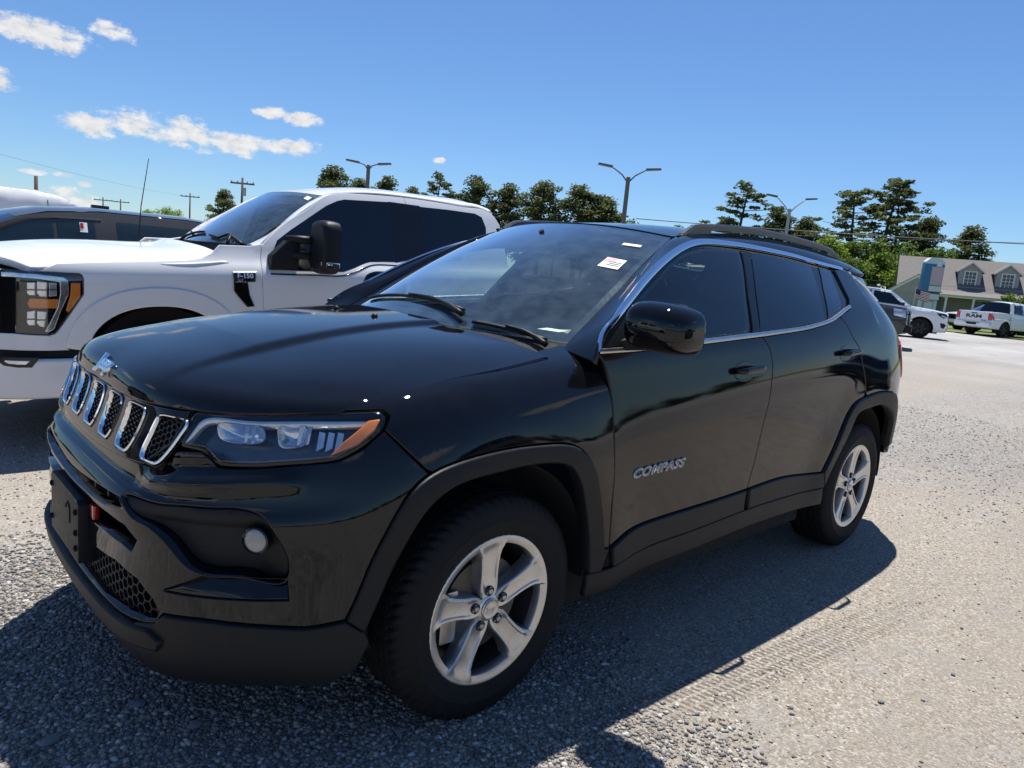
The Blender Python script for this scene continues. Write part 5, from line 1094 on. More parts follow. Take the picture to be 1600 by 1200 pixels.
# headlamps
HL = O['headlamp']; 
for s in (1, -1):
    f = (lambda p: np.asarray(p)) if s > 0 else my
    lamp = panel(SF, f(O['headlamp_gap']), 'headlamp', M['lampbase'], suv, h=.03, off=lambda p, st: -.055 + 0*p[:, 0], gap=.0, depth=-.052, lip=.004, side=FRONT)
    panel(SF, f(HL), 'headlamp_lens', M['clear'], lamp, h=.02, off=.001, depth=.01, gap=0, lip=.006, side=FRONT)
    loft_ring(SF, f(HL), [(.008, -.012), (.007, -.003), (.001, -.001), (.000, -.01)], 'headlamp_seal', M['gloss_black'], lamp, 90)
    amb = panel(SF, f(O['lamp_amber']), 'side_marker', M['amber'], lamp, h=.02, off=-.005, depth=.01, side=FRONT)
    ins = np.array([(-.735,-.555,.918),(-.674,-.612,.924),(-.60,-.683,.930),(-.52,-.752,.937),(-.49,-.778,.938),(-.53,-.77,.875),(-.60,-.735,.850),(-.70,-.66,.84),(-.745,-.60,.86),(-.775,-.55,.862)])
    # daylight strip along the top and inner edge
    tp = np.array([(-.783,-.545,.862),(-.768,-.552,.888),(-.742,-.556,.916),(-.673,-.612,.923),(-.598,-.683,.929),(-.503,-.763,.940),(-.42,-.822,.948)])
    strip = MB().grid(np.stack([SF.at(SF.near(f(curve(tp, 40)), FRONT), -.012), SF.at(SF.near(f(curve(tp, 40)), FRONT) + [0, -.013], -.012), SF.at(SF.near(f(curve(tp, 40)), FRONT) + [0, -.016], -.03)], 1)).build('daylight_strip', M['lampwhite'], lamp, smooth=True)
    for c, rx, rz, ph in (((-.668, -.634, .886), .060, .033, 0), ((-.572, -.715, .890), .036, .036, 1)):
        st = SF.near(np.array([f(c)]), FRONT)[0]; a = np.linspace(0, 2*np.pi, 41)[:-1]; bowl = []
        for rr, dep in ((1.0, -.012), (.96, -.016), (.78, -.030), (.45, -.042), (.06, -.046)):
            q = st + np.stack([rx*rr*np.sign(np.cos(a))*np.abs(np.cos(a))**.6, rz*rr*np.sign(np.sin(a))*np.abs(np.sin(a))**.6], 1); bowl.append(SF.at(q, dep))
        MB().grid(np.array(bowl), close_v=True).build('lamp_reflector', M['lampgrey'], lamp, smooth=True)
        for k in range(2):                      # bright crescents of the inner reflector
            q = st + np.array([(.010 + .020*k, -.030), (.018 + .020*k, -.028), (.034 + .018*k, .026), (.022 + .018*k, .028)]) * [1 if ph else .8, 1]
            MB().add(SF.at(q, -.012 - .004*k), [(0, 1, 2, 3)]).build('reflector_blade', M['lampwhite'], lamp)
    for a0 in (0, .022, .044):
        c = f((-.535 + a0*.8, -.765 - a0*.6, .888)); st = SF.near(np.array([c]), FRONT)[0]
        q = st + np.array([(.0, -.026), (.016, -.018), (.020, .020), (.006, .026)]) * [1 if s > 0 else 1, 1]
        V = np.vstack([SF.at(q, -.012), SF.at(q, -.04)]); MB().add(V, [(0, 1, 2, 3), (0, 4, 5, 1), (1, 5, 6, 2), (2, 6, 7, 3), (3, 7, 4, 0)]).build('lamp_reflector', M['lampgrey'], lamp)
# ---------------------------------------------------------------- lettering
def text(name, s, size, mat, parent, mtx, depth=.002, sx=1.0, fat=0.0, shear=0.0, bevel=0.0, space=1.0):
    cu = bpy.data.curves.new('t', 'FONT'); cu.body = s; cu.size = size; cu.extrude = depth; cu.offset = fat; cu.shear = shear; cu.space_character = space; cu.align_x = 'CENTER'; cu.align_y = 'CENTER'; cu.resolution_u = 3
    if bevel: cu.bevel_depth = bevel
    o = bpy.data.objects.new('t', cu); COL.objects.link(o); bpy.context.view_layer.update()
    me = bpy.data.meshes.new_from_object(o.evaluated_get(bpy.context.evaluated_depsgraph_get())); bpy.data.objects.remove(o); bpy.data.curves.remove(cu)
    me.name = name; me.materials.clear(); me.materials.append(mat)
    me.transform(Matrix(mtx) @ Matrix.Diagonal((sx, 1, 1, 1)))
    return link(bpy.data.objects.new(name, me), parent)
def frame_on(p, right, normal):
    """Matrix whose x runs along right and z along normal, at p."""
    r = np.array(right, float); n = np.array(normal, float); n /= np.linalg.norm(n); r -= n * (r @ n); r /= np.linalg.norm(r); u = np.cross(n, r)
    return Matrix(((r[0], u[0], n[0], p[0]), (r[1], u[1], n[1], p[1]), (r[2], u[2], n[2], p[2]), (0, 0, 0, 1)))
door = fd[0] if isinstance(fd, list) else fd
def on_side(S, x, z, off=0.0, side=SIDE):
    st = S.inv(np.array([(x, z)], float), (0, 2), side); p, n = S.full(st, off); return p[0], n[0]
p, n = on_side(SS, .722, .699, .004)
text('model_badge', 'COMPASS', .046, M['bright'], door, frame_on(p, (1, 0, .018), n), .003, 1.40, .0006, .22, .0006, 1.12)
text('badge_infill', 'COMPASS', .046, M['gloss_black'], door, frame_on(p + n*.0042, (1, 0, .018), n), .0006, 1.40, -.0012, .22, 0, 1.12)
st = SH.near(np.array([(-.812, -.03, .966)])); p, n = SH.full(st, .004)
text('hood_emblem', 'Jeep', .064, M['chrome'], [o for o in suv.children if o.name.startswith('hood')][0], frame_on(p[0], (0, -1, 0), n[0]), .004, 1.05, .001, 0, .002)

# ---------------------------------------------------------------- wheel with alloy rim and tyre
def tyre_mesh(name, R, W, Rr, mat, parent, pitches=64, detail=True):
    h = R - Rr; o = W/2
    side = [(Rr-.004, -.86*o), (Rr+.008, -.95*o), (Rr+.03*h/.13, -1.0*o), (Rr+.40*h, -1.02*o), (Rr+.44*h, -1.035*o), (Rr+.47*h, -1.02*o), (Rr+.64*h, -.985*o), (Rr+.80*h, -.92*o), (Rr+.90*h, -.85*o)]
    tread = [(R-.006, -.80*o), (R-.0025, -.72*o), (R-.0015, -.56*o), (R-.0012, -.53*o), (R-.0085, -.525*o), (R-.0085, -.46*o), (R-.0008, -.455*o), (R, -.22*o), (R-.0085, -.215*o), (R-.0085, -.15*o), (R, -.145*o), (R, 0)]
    pr = np.array(side + tread + [(r, -y) for r, y in tread[-2::-1]] + [(r, -y) for r, y in side[::-1]])
    n = pitches*6 if detail else 48; q = np.arange(n)*2*np.pi/n
    r = np.repeat(pr[:, :1], n, 1); y = np.repeat(pr[:, 1:], n, 1)
    if detail:
        ay = np.abs(pr[:, 1])/o; ph = (np.arange(n)[None] + np.round(ay*9)[:, None]) % 6
        cut = ((ay > .54) & (ay < .93))[:, None] & (ph < 1.5); r = r - cut*.006*np.clip((.95-ay)/.1, 0, 1)[:, None]
        ph2 = (np.arange(n)[None] + np.round(pr[:, 1]/o*14)[:, None].astype(int)) % 6
        r = r - (((ay < .44) & (pr[:, 0] > R-.004))[:, None] & (ph2 < 1))*.004
    V = np.stack([r*np.cos(q), y, r*np.sin(q)], -1).reshape(-1, 3); k = len(pr)
    F = [(i*n+j, (i+1)*n+j, (i+1)*n+(j+1) % n, i*n+(j+1) % n) for i in range(k-1) for j in range(n)]
    return mesh(name, V, F, mat, parent, sharp=32)
M['barrel'] = simple('dark_rim_barrel', (.05, .05, .052), .45, .6); M['disc'] = simple('brake_disc_steel', (.10, .095, .09), .4, .8)
def make_wheel(R=.349, W=.228, Rr=.226):
    w = bpy.data.objects.new('wheel', None); COL.objects.link(w)
    tyre_mesh('tyre', R, W, Rr, M['rubber'], w)
    rim = MB().lathe([(.227, -.098), (.233, -.1015), (.2335, -.105), (.229, -.1075), (.222, -.1065), (.206, -.100), (.203, -.092), (.204, -.070)], (0, 0, 0), 1, 96).build('rim', M['alloy'], w, sharp=35)
    MB().lathe([(.2035, -.071), (.196, -.02), (.19, .09), (.225, .10)], (0, 0, 0), 1, 64).build('barrel', M['barrel'], w, sharp=40)
    rr = np.array([.028, .045, .06, .075, .095, .12, .145, .165, .182, .196, .207, .216, .222])
    hw = np.interp(rr, [.028, .05, .07, .10, .13, .16, .185, .205, .222], [.020, .034, .036, .0345, .035, .038, .045, .055, .068])
    yc = np.interp(rr, [.028, .06, .10, .16, .20, .222], [-.089, -.091, -.093, -.098, -.1035, -.1072])
    us = [(-1.0, .050), (-1.0, .012), (-.93, .003), (-.84, 0), (-.66, .0005), (-.58, .005), (-.30, .0062), (0, .0065), (.30, .0062), (.58, .005), (.66, .0005), (.84, 0), (.93, .003), (1.0, .012), (1.0, .050)]
    for k in range(5):
        a = math.radians(95 + 72*k); d = np.array([math.cos(a), 0, math.sin(a)]); e = np.array([-math.sin(a), 0, math.cos(a)])
        G = []
        for i, r in enumerate(rr):
            row = []
            for u, dy in us:
                ch = np.interp(r, [.06, .09, .19, .215], [.2, 1, 1, .1]) if dy in (.005, .0062, .0065) else 1
                x = u*hw[i]; rad = math.sqrt(max(r*r - x*x, 1e-6)) if r > .19 else r
                row.append(d*rad + e*x + np.array([0, yc[i] + dy*ch, 0]))
            G.append(row)
        MB().grid(np.array(G)).build('spoke', M['alloy'], w, sharp=28)
        c = d*.0565 + np.array([0, -.0925, 0])
        nut = MB().lathe([(.0155, .010), (.0155, -.001), (.0135, -.0015), (.0115, .012), (.0001, .012)], c, 1, 20).build('nut_recess', M['dark'], w, smooth=True)
        MB().lathe([(.0098, .012), (.0098, -.004), (.008, -.0065), (.0001, -.007)], c, 1, 6).build('lug_nut', M['steel'], w)
    MB().lathe([(.046, -.06), (.044, -.086), (.036, -.092), (.0335, -.0925)], (0, 0, 0), 1, 40).build('hub', M['alloy'], w, sharp=40)
    cap = MB().lathe([(.0335, -.088), (.0325, -.0965), (.030, -.0985), (.0285, -.0975), (.015, -.0985), (.0001, -.099)], (0, 0, 0), 1, 40).build('hub_cap', M['alloy'], w, sharp=40)
    text('cap_lettering', 'Jeep', .020, M['steel'], cap, frame_on((0, -.0988, 0), (1, 0, 0), (0, -1, 0)), .0004)
    MB().lathe([(.05, -.055), (.145, -.05), (.147, -.045), (.147, -.025), (.05, -.02)], (0, 0, 0), 1, 48).build('brake_disc', M['disc'], w, sharp=40)
    return w
wheel0 = make_wheel()
MB().box((-.165, -.075, -.085), (-.105, .0, .075)).build('brake_caliper', M['steel'], suv, bevel=.012).matrix_world = Matrix.Translation((0, -.772, .345))
MB().box((-.165, -.0, -.085), (-.105, .075, .075)).build('brake_caliper', M['steel'], suv, bevel=.012).matrix_world = Matrix.Translation((0, .772, .345))
for i, (x, s, a) in enumerate(((0, -1, 0), (2.636, -1, -4), (0, 1, 20), (2.636, 1, 40))):
    w = wheel0 if i == 0 else copy_tree(wheel0, None)
    w.parent = suv; w.location = (x, s*.778, .345); w.rotation_euler = (0, math.radians(-a), 0 if s < 0 else math.pi)

# ---------------------------------------------------------------- door mirrors
def mirror_head():
    G = []; ys = np.array([0, .004, .014, .035, .07, .11, .15, .18, .198, .208, .211]); sc = np.array([.55, .80, .93, .99, 1.0, .99, .955, .88, .75, .55, .28])
    for y, s in zip(ys, sc):
        t = np.linspace(0, 2*np.pi, 41)[:-1]; c, sn = np.cos(t), np.sin(t)
        hx = np.where(c < 0, .118, .040); x = hx*np.sign(c)*np.abs(c)**np.where(c < 0, .80, .35)*(s**.75); z = .082*np.sign(sn)*np.abs(sn)**.72*s
        z = z - .010*(y/.21)*1.0 + .006*(1-np.abs(y-.09)/.12); x = x + .035*(y/.21)**1.6
        G.append(np.stack([x, np.full(40, -y), z], 1))
    return np.array(G)
for s in (1, -1):
    G = mirror_head() * [1, s, 1]; base = np.array([.585, -.868*s, 1.207])
    if s < 0:                                   # the far one is folded back against its door
        c_, n_ = math.cos(1.05), math.sin(1.05); G = np.stack([G[..., 0]*c_ + G[..., 1]*n_, -G[..., 0]*n_*.55 + G[..., 1]*c_*.6, G[..., 2]], -1); base = np.array([.66, .90, 1.19])
    hd = MB().grid(G + base, close_v=True).add((G[-1] + base), [tuple(range(40))]).add(G[0] + base, [tuple(range(40))]).build('side_mirror', BP, suv, sharp=60)
    sk = G.copy(); m = sk[:, :, 2] > -.045
    lo = G[1:-1, 22:39] + base + np.array([0, 0, -.001]); lo = (lo - (G[1:-1].mean(1)[:, None] + base))*1.012 + (G[1:-1].mean(1)[:, None] + base)
    MB().grid(lo).build('mirror_skirt', M['gloss_black'], hd, smooth=True)
    arm = MB().grid(np.array([[(.49 + .035*a + u*.10, s*(-.855 - .075*a), 1.135 + .018*a + (v*.022)) for u, v in ((0, -1), (0, .6), (.25, 1), (.8, 1), (1, .5), (1, -1))] for a in (0, .35, .7, 1.0)]), close_v=True).build('mirror_arm', M['plastic'], hd, sharp=45)
    if s > 0: MB().add(np.array([(.627, s*-.89, 1.145), (.627, s*-1.05, 1.15), (.627, s*-1.05, 1.25), (.627, s*-.89, 1.27)]), [(0, 1, 2, 3)]).build('mirror_glass', M['chrome'], hd)

# ---------------------------------------------------------------- door handles
for nm, x0, x1, z0, z1, dr in (('front', 1.165, 1.365, 1.030, 1.041, fd), ('rear', 2.115, 2.305, 1.088, 1.102, rd)):
    for s in (0, 1):
        pr = dr[s]; f = (lambda p: p) if s == 0 else my
        cx, cz = (x0+x1)/2 - .02, (z0+z1)/2
        a = np.linspace(0, 2*np.pi, 29)[:-1]; cup = []
        for k, d in ((1.0, .0012), (.92, .0016), (.8, .0014), (.4, .0012)):
            q = np.stack([cx + .075*k*np.cos(a), cz - .004 + .040*k*np.sign(np.sin(a))*np.abs(np.sin(a))**.8 + .15*.075*k*np.cos(a)*.4], 1)
            cup.append(SS.at(SS.inv(q, (0, 2), SIDE), d))
        cup = np.array([f(c) for c in cup]); MB().grid(cup, close_v=True).add(cup[-1], [tuple(range(28))]).build('handle_recess', M['gloss_black'], pr, smooth=True)
        xs = np.linspace(x0, x1, 15); u = np.linspace(0, 1, 15); pth = []
        for x, uu in zip(xs, u):
            q, n = on_side(SS, x, z0 + (z1-z0)*uu, .004 + .030*min(1, (uu/.12)**.7 if uu < .12 else 1, ((1-uu)/.15)**.7 if uu > .85 else 1)); pth.append(q)
        MB().tube(f(np.array(pth)), np.stack([np.interp(u, [0, .1, .3, .8, 1], [.006, .013, .015, .015, .008]), np.interp(u, [0, .2, .8, 1], [.006, .010, .010, .006])], 1), 12, up=(0, 0, 1)).build('door_handle', BP, pr, smooth=True)
# fuel door seam and hood nozzle
for y in (-.135, .135):
    p = SH.at(SH.inv([[.007, y]], (0, 1)))[0]; MB().lathe([(.0001, .012), (.008, .010), (.012, .003), (.013, -.004)], p, 2, 12).build('washer_nozzle', M['plastic'], suv, smooth=True)
# ---------------------------------------------------------------- wipers
def ws(x_px): pass
def SWp(x, y, off=0): return SW.at(SW.inv([[x, y]], (0, 1)), off)[0]
for (a, b, piv) in (((.318, .40), (.305, -.27), (.25, -.02)), ((.275, -.36), (.372, -.64), (.32, -.55))):
    pts = np.array([SWp(a[0]+(b[0]-a[0])*u, a[1]+(b[1]-a[1])*u, .008) for u in np.linspace(0, 1, 14)])
    wb = MB().tube(pts, np.stack([np.full(14, .007), np.full(14, .009)], 1), 6, up=(0, 0, 1)).build('wiper', M['plastic'], suv, smooth=True)
    ap = np.array([pts[6] + [-.002, 0, .008], pts[8] + [-.005, 0, .009], pts[11] + [-.016, 0, .004], pts[13] + [-.034, -.03, -.012]])
    MB().tube(curve(ap, 12), [.006]*4 + [.008]*4 + [.011]*4, 8).build('wiper_arm', M['plastic'], wb, smooth=True)
# ---------------------------------------------------------------- interior
dash = MB().grid(np.array([[(x, y, z + (.03*math.exp(-((y+.36)/.16)**2) if k in (1, 2, 3) else 0)) for k, (x, z) in enumerate(((.42, 1.06), (.62, 1.085), (.82, 1.095), (.90, 1.075), (.93, 1.0), (.92, .85), (.85, .60)))] for y in np.linspace(-.78, .78, 25)])).build('dashboard', M['dash'], suv, smooth=True)
MB().box((.915, -.10, .98), (.935, .16, 1.10)).build('centre_screen', M['gloss_black'], suv, bevel=.006)
q = np.linspace(0, 2*np.pi, 33)[:-1]; ax = Vector((.93, 0, .36)).normalized(); u = np.array([0, 1, 0]); v = np.cross(np.array(ax), u)
cen = np.array([1.10, -.37, 1.02]); MB().grid(np.array([[cen + (u*math.cos(a) + v*math.sin(a))*(.185 + .014*math.cos(b)) + np.array(ax)*.014*math.sin(b) for b in np.arange(8)*np.pi/4] for a in q]), close_u=True, close_v=True).build('steering_wheel', M['interior'], suv, smooth=True)
MB().box((.95, -.42, .97), (1.12, -.32, 1.05)).build('steering_column', M['interior'], suv, bevel=.02)
def seat(x, y, w):
    st = MB(); st.box((x, y-w/2, .52), (x+.52, y+w/2, .70)); so = st.build('seat', M['seat'], suv, bevel=.05, seg=3)
    b = MB(); rot = Matrix.Rotation(math.radians(18), 3, 'Y'); b.box((-.07, -w/2, 0), (.07, w/2, .62), rot, (x+.46, y, .66)); b.build('seat_back', M['seat'], so, bevel=.05, seg=3)
    h = MB(); h.box((-.05, -.13, .66), (.05, .13, .86), rot, (x+.46, y, .66)); h.build('headrest', M['seat'], so, bevel=.045, seg=3)
for y in (-.37, .37): seat(1.22, y, .50)
b = MB().box((2.05, -.62, .52), (2.55, .62, .72)).build('rear_bench', M['seat'], suv, bevel=.05)
rot = Matrix.Rotation(math.radians(20), 3, 'Y'); MB().box((-.07, -.62, 0), (.07, .62, .58), rot, (2.5, 0, .68)).build('rear_bench_back', M['seat'], b, bevel=.05)
for y in (-.38, 0, .38): MB().box((-.05, -.12, .60), (.05, .12, .74), rot, (2.5, y, .68)).build('headrest', M['seat'], b, bevel=.04)
MB().box((.5, -.80, .36), (3.2, .80, .40)).build('cabin_floor', M['interior'], suv)
hl = SR.at(np.array([(a, b) for a in np.linspace(.03, SR.u[-1]-.03, 10) for b in np.linspace(.05, SR.v[-1]-.1, 8)]), -.035).reshape(10, 8, 3)
MB().grid(hl).build('headliner', simple('headliner_cloth', (.16, .16, .155), .95), suv, smooth=True)
for s in (-1, 1):
    MB().add(np.array([(.50, s*.80, .40), (2.5, s*.82, .40), (2.5, s*.80, 1.21), (1.4, s*.80, 1.14), (.55, s*.79, 1.09)]), [(0, 1, 2, 3, 4)]).build('door_lining', M['interior'], suv)
    for x in (1.50,): MB().add(np.array([(1.38, s*.835, 1.16), (1.46, s*.835, 1.16), (1.60, s*.635, 1.53), (1.52, s*.635, 1.53)]), [(0, 1, 2, 3)]).build('post_lining', M['interior'], suv)
MB().add(np.array([(3.05, -.68, 1.15), (3.05, .68, 1.15), (3.22, .75, .5), (3.22, -.75, .5)]), [(0, 1, 2, 3)]).build('tailgate_lining', M['interior'], suv)
mr = MB().box((.93, -.11, 1.43), (.955, .11, 1.50)).build('rear_view_mirror', M['gloss_black'], suv, bevel=.02, seg=3)
MB().tube([(.95, 0, 1.50), (.93, 0, 1.53)], .012, 8).build('mirror_stem', M['plastic'], mr)
# papers behind and on the screen
def decal(S, c, w, h, name, mat, parent, off=-.006, rot=0.0, inv=(0, 1)):
    st = S.inv(np.array([c]), inv)[0] if np.ndim(inv) else c; a = np.array([(-w/2, -h/2), (w/2, -h/2), (w/2, h/2), (-w/2, h/2)]); R2 = np.array(((math.cos(rot), -math.sin(rot)), (math.sin(rot), math.cos(rot))))
    return MB().add(S.at(st + a @ R2.T, off), [(0, 1, 2, 3)]).build(name, mat, parent)
d = decal(SW, (.825, -.515), .085, .085, 'windshield_sticker', M['paper'], wind, .0015)
decal(SW, (.838, -.495), .040, .032, 'sticker_print', M['pink'], wind, .0025)
for k in range(3): decal(SW, (.812 + .012*k, -.525), .05, .004, 'sticker_print', M['ink'], wind, .0025)
decal(SW, (.985, -.475), .085, .022, 'windshield_sticker', M['paper'], wind, .0015, .12)
MB().add(np.array([(.60, -.42, 1.118), (.72, -.42, 1.128), (.74, -.28, 1.124), (.62, -.27, 1.112)]), [(0, 1, 2, 3)]).build('dashboard_paper', M['paper'], suv)
for o in list(suv.children):      # the far side's window line sits a touch lower and further in
    if o.type == 'MESH' and o.name.split('.')[0] in ('window_chrome', 'window_frame', 'mirror_sail', 'window_glass', 'door_post_trim') and np.mean([c[1] for c in o.bound_box]) > .3: o.location = (0, -.032, -.032)   # tucks in
# ---------------------------------------------------------------- body surfaces of the white pickup beside it
def truck_side():
    plan = [(-.84, 4.3), (-.85, 3.95), (-.835, 3.6), (-.78, 3.3), (-.70, 3.13), (-.57, 3.02), (-.38, 2.965), (-.10, 2.95), (.40, 2.95), (1.2, 2.95), (2.2, 2.95), (3.1, 2.955), (3.9, 2.97)]
    rows = [(.16, .05), (.30, .012), (.50, .0), (.72, .006), (.92, .004), (1.05, .0), (1.13, .008), (1.19, .035), (1.24, .072), (1.34, .115), (1.55, .205), (1.78, .300), (1.90, .37)]
    pl = np.array(plan); t = np.gradient(pl, axis=0); t /= np.linalg.norm(t, axis=1)[:, None]; nrm = np.stack([-t[:, 1], t[:, 0]], 1)
    nrm *= np.sign((nrm * (np.array([1.5, 3.95]) - pl)).sum(1))[:, None]
    return np.array([[(p[0] + n[0]*d, p[1] + n[1]*d, z + .042*(p[0] - 1.1)) for z, d in rows] for p, n in zip(pl, nrm)])
def truck_hood():
    # stations across (near edge to far edge), rows from nose to cowl
    E = [(-.50, 3.05, 1.085), (-.20, 2.995, 1.115), (.2, 2.985, 1.155), (.55, 2.985, 1.185), (.72, 3.0, 1.21)]
    G = []
    for u in (0, .06, .16, .35, .5, .65, .84, .94, 1):
        r = []
        for k, (x, y, z) in enumerate(E):
            yy = y + (7.9 - 2*y)*u; h = np.interp(u, [0, .06, .16, .35, .5, .65, .84, .94, 1], [0, .05, .09, .115, .125, .115, .09, .05, 0])
            r.append((x - (.30 if k == 0 else .12 if k == 1 else 0)*(1 - (2*u-1)**2) - (.10*(1-(2*u-1)**2) if k == 4 else 0), yy, z + h*(1.0 if k else .55)))
        G.append(r)
    return np.array(G)
# feature lines of the white pickup, measured points on its left side
TRK = {
 'hood_edge': [(-0.464,2.996,1.086),(-0.368,2.994,1.121),(-0.146,2.991,1.145),(0.106,2.998,1.168),(0.422,3.013,1.199),(0.527,3.025,1.22),(0.61,3.044,1.262),(0.673,3.067,1.326)],
 'flare': [(-0.3,2.963,0.653),(-0.235,2.959,0.754),(-0.155,2.955,0.852),(-0.016,2.951,0.942),(0.165,2.949,0.993),(0.374,2.95,1.003),(0.538,2.952,0.952),(0.693,2.955,0.878)],
 'arch': [(-0.144,2.956,0.654),(-0.068,2.956,0.757),(0.036,2.955,0.824),(0.197,2.954,0.854),(0.378,2.955,0.855),(0.497,2.956,0.826)],
 'shut': [(0.978,2.955,0.906),(0.962,2.959,1.127),(0.988,3.055,1.306),(1.004,3.072,1.353),(1.058,3.095,1.413),(1.255,3.16,1.569),(1.423,3.198,1.674),(1.592,3.247,1.795),(1.715,3.266,1.836),(1.824,3.273,1.853)],
 'ditch': [(1.824,3.273,1.853),(2.397,3.283,1.894),(2.957,3.274,1.896),(3.237,3.273,1.9),(3.386,3.272,1.899),(3.472,3.245,1.846),(3.529,3.211,1.765)],
 'bump_top': [(-0.658,3.089,0.559),(-0.473,2.986,0.552),(-0.234,2.955,0.536),(-0.118,2.952,0.53)],
 'bump_bot': [(-0.663,3.093,0.293),(-0.366,2.971,0.267),(-0.23,2.962,0.257)],
 'body_low': [(-0.658,3.09,0.567),(-0.473,2.986,0.56),(-0.234,2.955,0.544),(-0.118,2.953,0.543)],
 'lamp': [(-0.649,3.089,1.063),(-0.466,2.99,1.067),(-0.245,2.96,1.067),(-0.231,2.957,1.056),(-0.225,2.953,1.028),(-0.225,2.954,0.933),(-0.299,2.962,0.806),(-0.37,2.97,0.689),(-0.387,2.972,0.672),(-0.414,2.976,0.663),(-0.503,2.998,0.664),(-0.588,3.038,0.667),(-0.583,3.029,1.01)],
 'lampdark': [(-0.581,3.026,1.002),(-0.361,2.963,1.011),(-0.362,2.965,0.902),(-0.376,2.969,0.836),(-0.437,2.981,0.695),(-0.585,3.036,0.675)],
 'lampC': [(-0.65,3.084,1.045),(-0.467,2.985,1.047),(-0.333,2.962,1.037),(-0.31,2.958,1.018),(-0.307,2.958,0.929),(-0.352,2.967,0.813),(-0.387,2.972,0.701),(-0.421,2.978,0.679),(-0.438,2.981,0.687),(-0.403,2.975,0.762),(-0.369,2.968,0.845),(-0.355,2.963,0.935),(-0.358,2.962,1.003),(-0.468,2.982,1.016),(-0.58,3.027,1.018),(-0.651,3.079,1.014)],
 'amber1': [(-0.514,2.997,0.893),(-0.362,2.965,0.894),(-0.369,2.968,0.836),(-0.514,3.0,0.829),(-0.527,3.004,0.86)],
 'amber2': [(-0.296,2.957,1.003),(-0.243,2.953,1.006),(-0.243,2.955,0.916),(-0.31,2.963,0.81),(-0.324,2.964,0.826),(-0.3,2.958,0.921)],
 'cube1': [(-0.529,3.001,0.991),(-0.484,2.985,0.995),(-0.485,2.987,0.911),(-0.517,2.998,0.909),(-0.529,3.002,0.924)],
 'cube2': [(-0.478,2.984,1.003),(-0.422,2.971,0.999),(-0.423,2.973,0.907),(-0.462,2.982,0.905),(-0.478,2.985,0.928)],
 'cube3': [(-0.415,2.97,0.996),(-0.372,2.964,0.999),(-0.372,2.966,0.914),(-0.416,2.972,0.907)],
 'cube4': [(-0.53,3.007,0.808),(-0.485,2.991,0.819),(-0.486,2.993,0.722),(-0.519,3.004,0.72),(-0.531,3.009,0.735)],
 'cube5': [(-0.479,2.989,0.815),(-0.423,2.977,0.814),(-0.437,2.981,0.711),(-0.464,2.987,0.715),(-0.48,2.991,0.738)],
 'foglamp': [(-0.659,3.089,0.522),(-0.457,2.981,0.527),(-0.48,2.986,0.49),(-0.501,2.991,0.457),(-0.57,3.021,0.454),(-0.631,3.061,0.461),(-0.66,3.088,0.49)],
 'grille': [(-0.652,3.079,0.998),(-0.587,3.03,1.002),(-0.59,3.039,0.727),(-0.655,3.09,0.72)],
 'win_front': [(1.123,3.088,1.399),(1.254,3.128,1.495),(1.509,3.193,1.664),(1.601,3.215,1.724),(1.711,3.236,1.777),(1.78,3.244,1.797),(2.241,3.253,1.834),(2.244,3.183,1.668),(2.213,3.033,1.305),(2.074,3.032,1.299),(1.932,3.028,1.285),(1.8,2.999,1.238),(1.655,2.972,1.191),(1.443,2.972,1.183),(1.272,2.972,1.175),(1.033,2.974,1.169),(1.045,3.029,1.249)],
 'win_rear': [(2.539,3.246,1.832),(2.888,3.248,1.845),(3.221,3.247,1.848),(3.304,3.234,1.821),(3.339,3.194,1.72),(3.302,3.103,1.508),(2.791,3.07,1.419),(2.543,3.057,1.377),(2.544,3.158,1.615)],
 'post': [(2.218,3.254,1.834),(2.562,3.249,1.838),(2.566,3.158,1.617),(2.563,3.056,1.373),(2.185,3.031,1.301),(2.217,3.182,1.665)],
 'doorcut': [(2.401,3.283,1.894),(2.408,3.202,1.725),(2.411,3.104,1.49),(2.405,3.049,1.35),(2.367,2.953,1.155)],
 'beltline': [(1.029,2.962,1.141),(1.268,2.961,1.148),(1.438,2.961,1.155),(1.656,2.961,1.166),(1.797,2.981,1.213),(1.937,3.013,1.263),(2.205,3.018,1.281),(2.522,3.044,1.342),(2.942,3.065,1.407)],
 'vent': [(0.737,2.967,1.141),(0.911,2.969,1.152),(0.906,2.951,1.072),(0.848,2.951,1.069),(0.865,2.951,0.979),(0.909,2.955,0.889),(0.85,2.955,0.882),(0.779,2.952,0.956),(0.744,2.951,0.998)],
 'badge': [(0.754,2.961,1.124),(0.899,2.962,1.133)],
}
# ---------------------------------------------------------------- white pickup
TS, TH = Surf(truck_side()), Surf(truck_hood()); orient(TS, (0, -1, 0), (3.0, .5)); orient(TH, (0, 0, 1))
K = {k: np.array(v) for k, v in TRK.items()}; WP = M['white_paint']
pk_ = empty('pickup_truck', (0, 0, 0), 0, 'white crew cab pickup parked directly behind the black suv, with a tall tow mirror', 'pickup truck')
def mt(o, c=3.95):            # mirror about the truck's own centre plane
    me = o.data.copy(); co = np.empty(len(me.vertices)*3); me.vertices.foreach_get('co', co); co = co.reshape(-1, 3); co[:, 1] = 2*c - co[:, 1]
    me.vertices.foreach_set('co', co.ravel()); me.flip_normals(); me.update(); return link(bpy.data.objects.new(o.name.split('.')[0], me), pk_)
def tpanel(loop, name, mat=WP, mirror=True, parent=None, **k):
    k = dict(dict(h=.06, lip=.005, gap=.0025), **k); o = panel(TS, loop, name, mat, parent or pk_, side=lambda p: p[:, 1] < 3.96, **k)
    if mirror: mt(o)
    return o
def on_t(xz): st = TS.inv(np.array(xz, float), (0, 2), lambda p: p[:, 1] < 3.7); return TS.raw(st)[0]
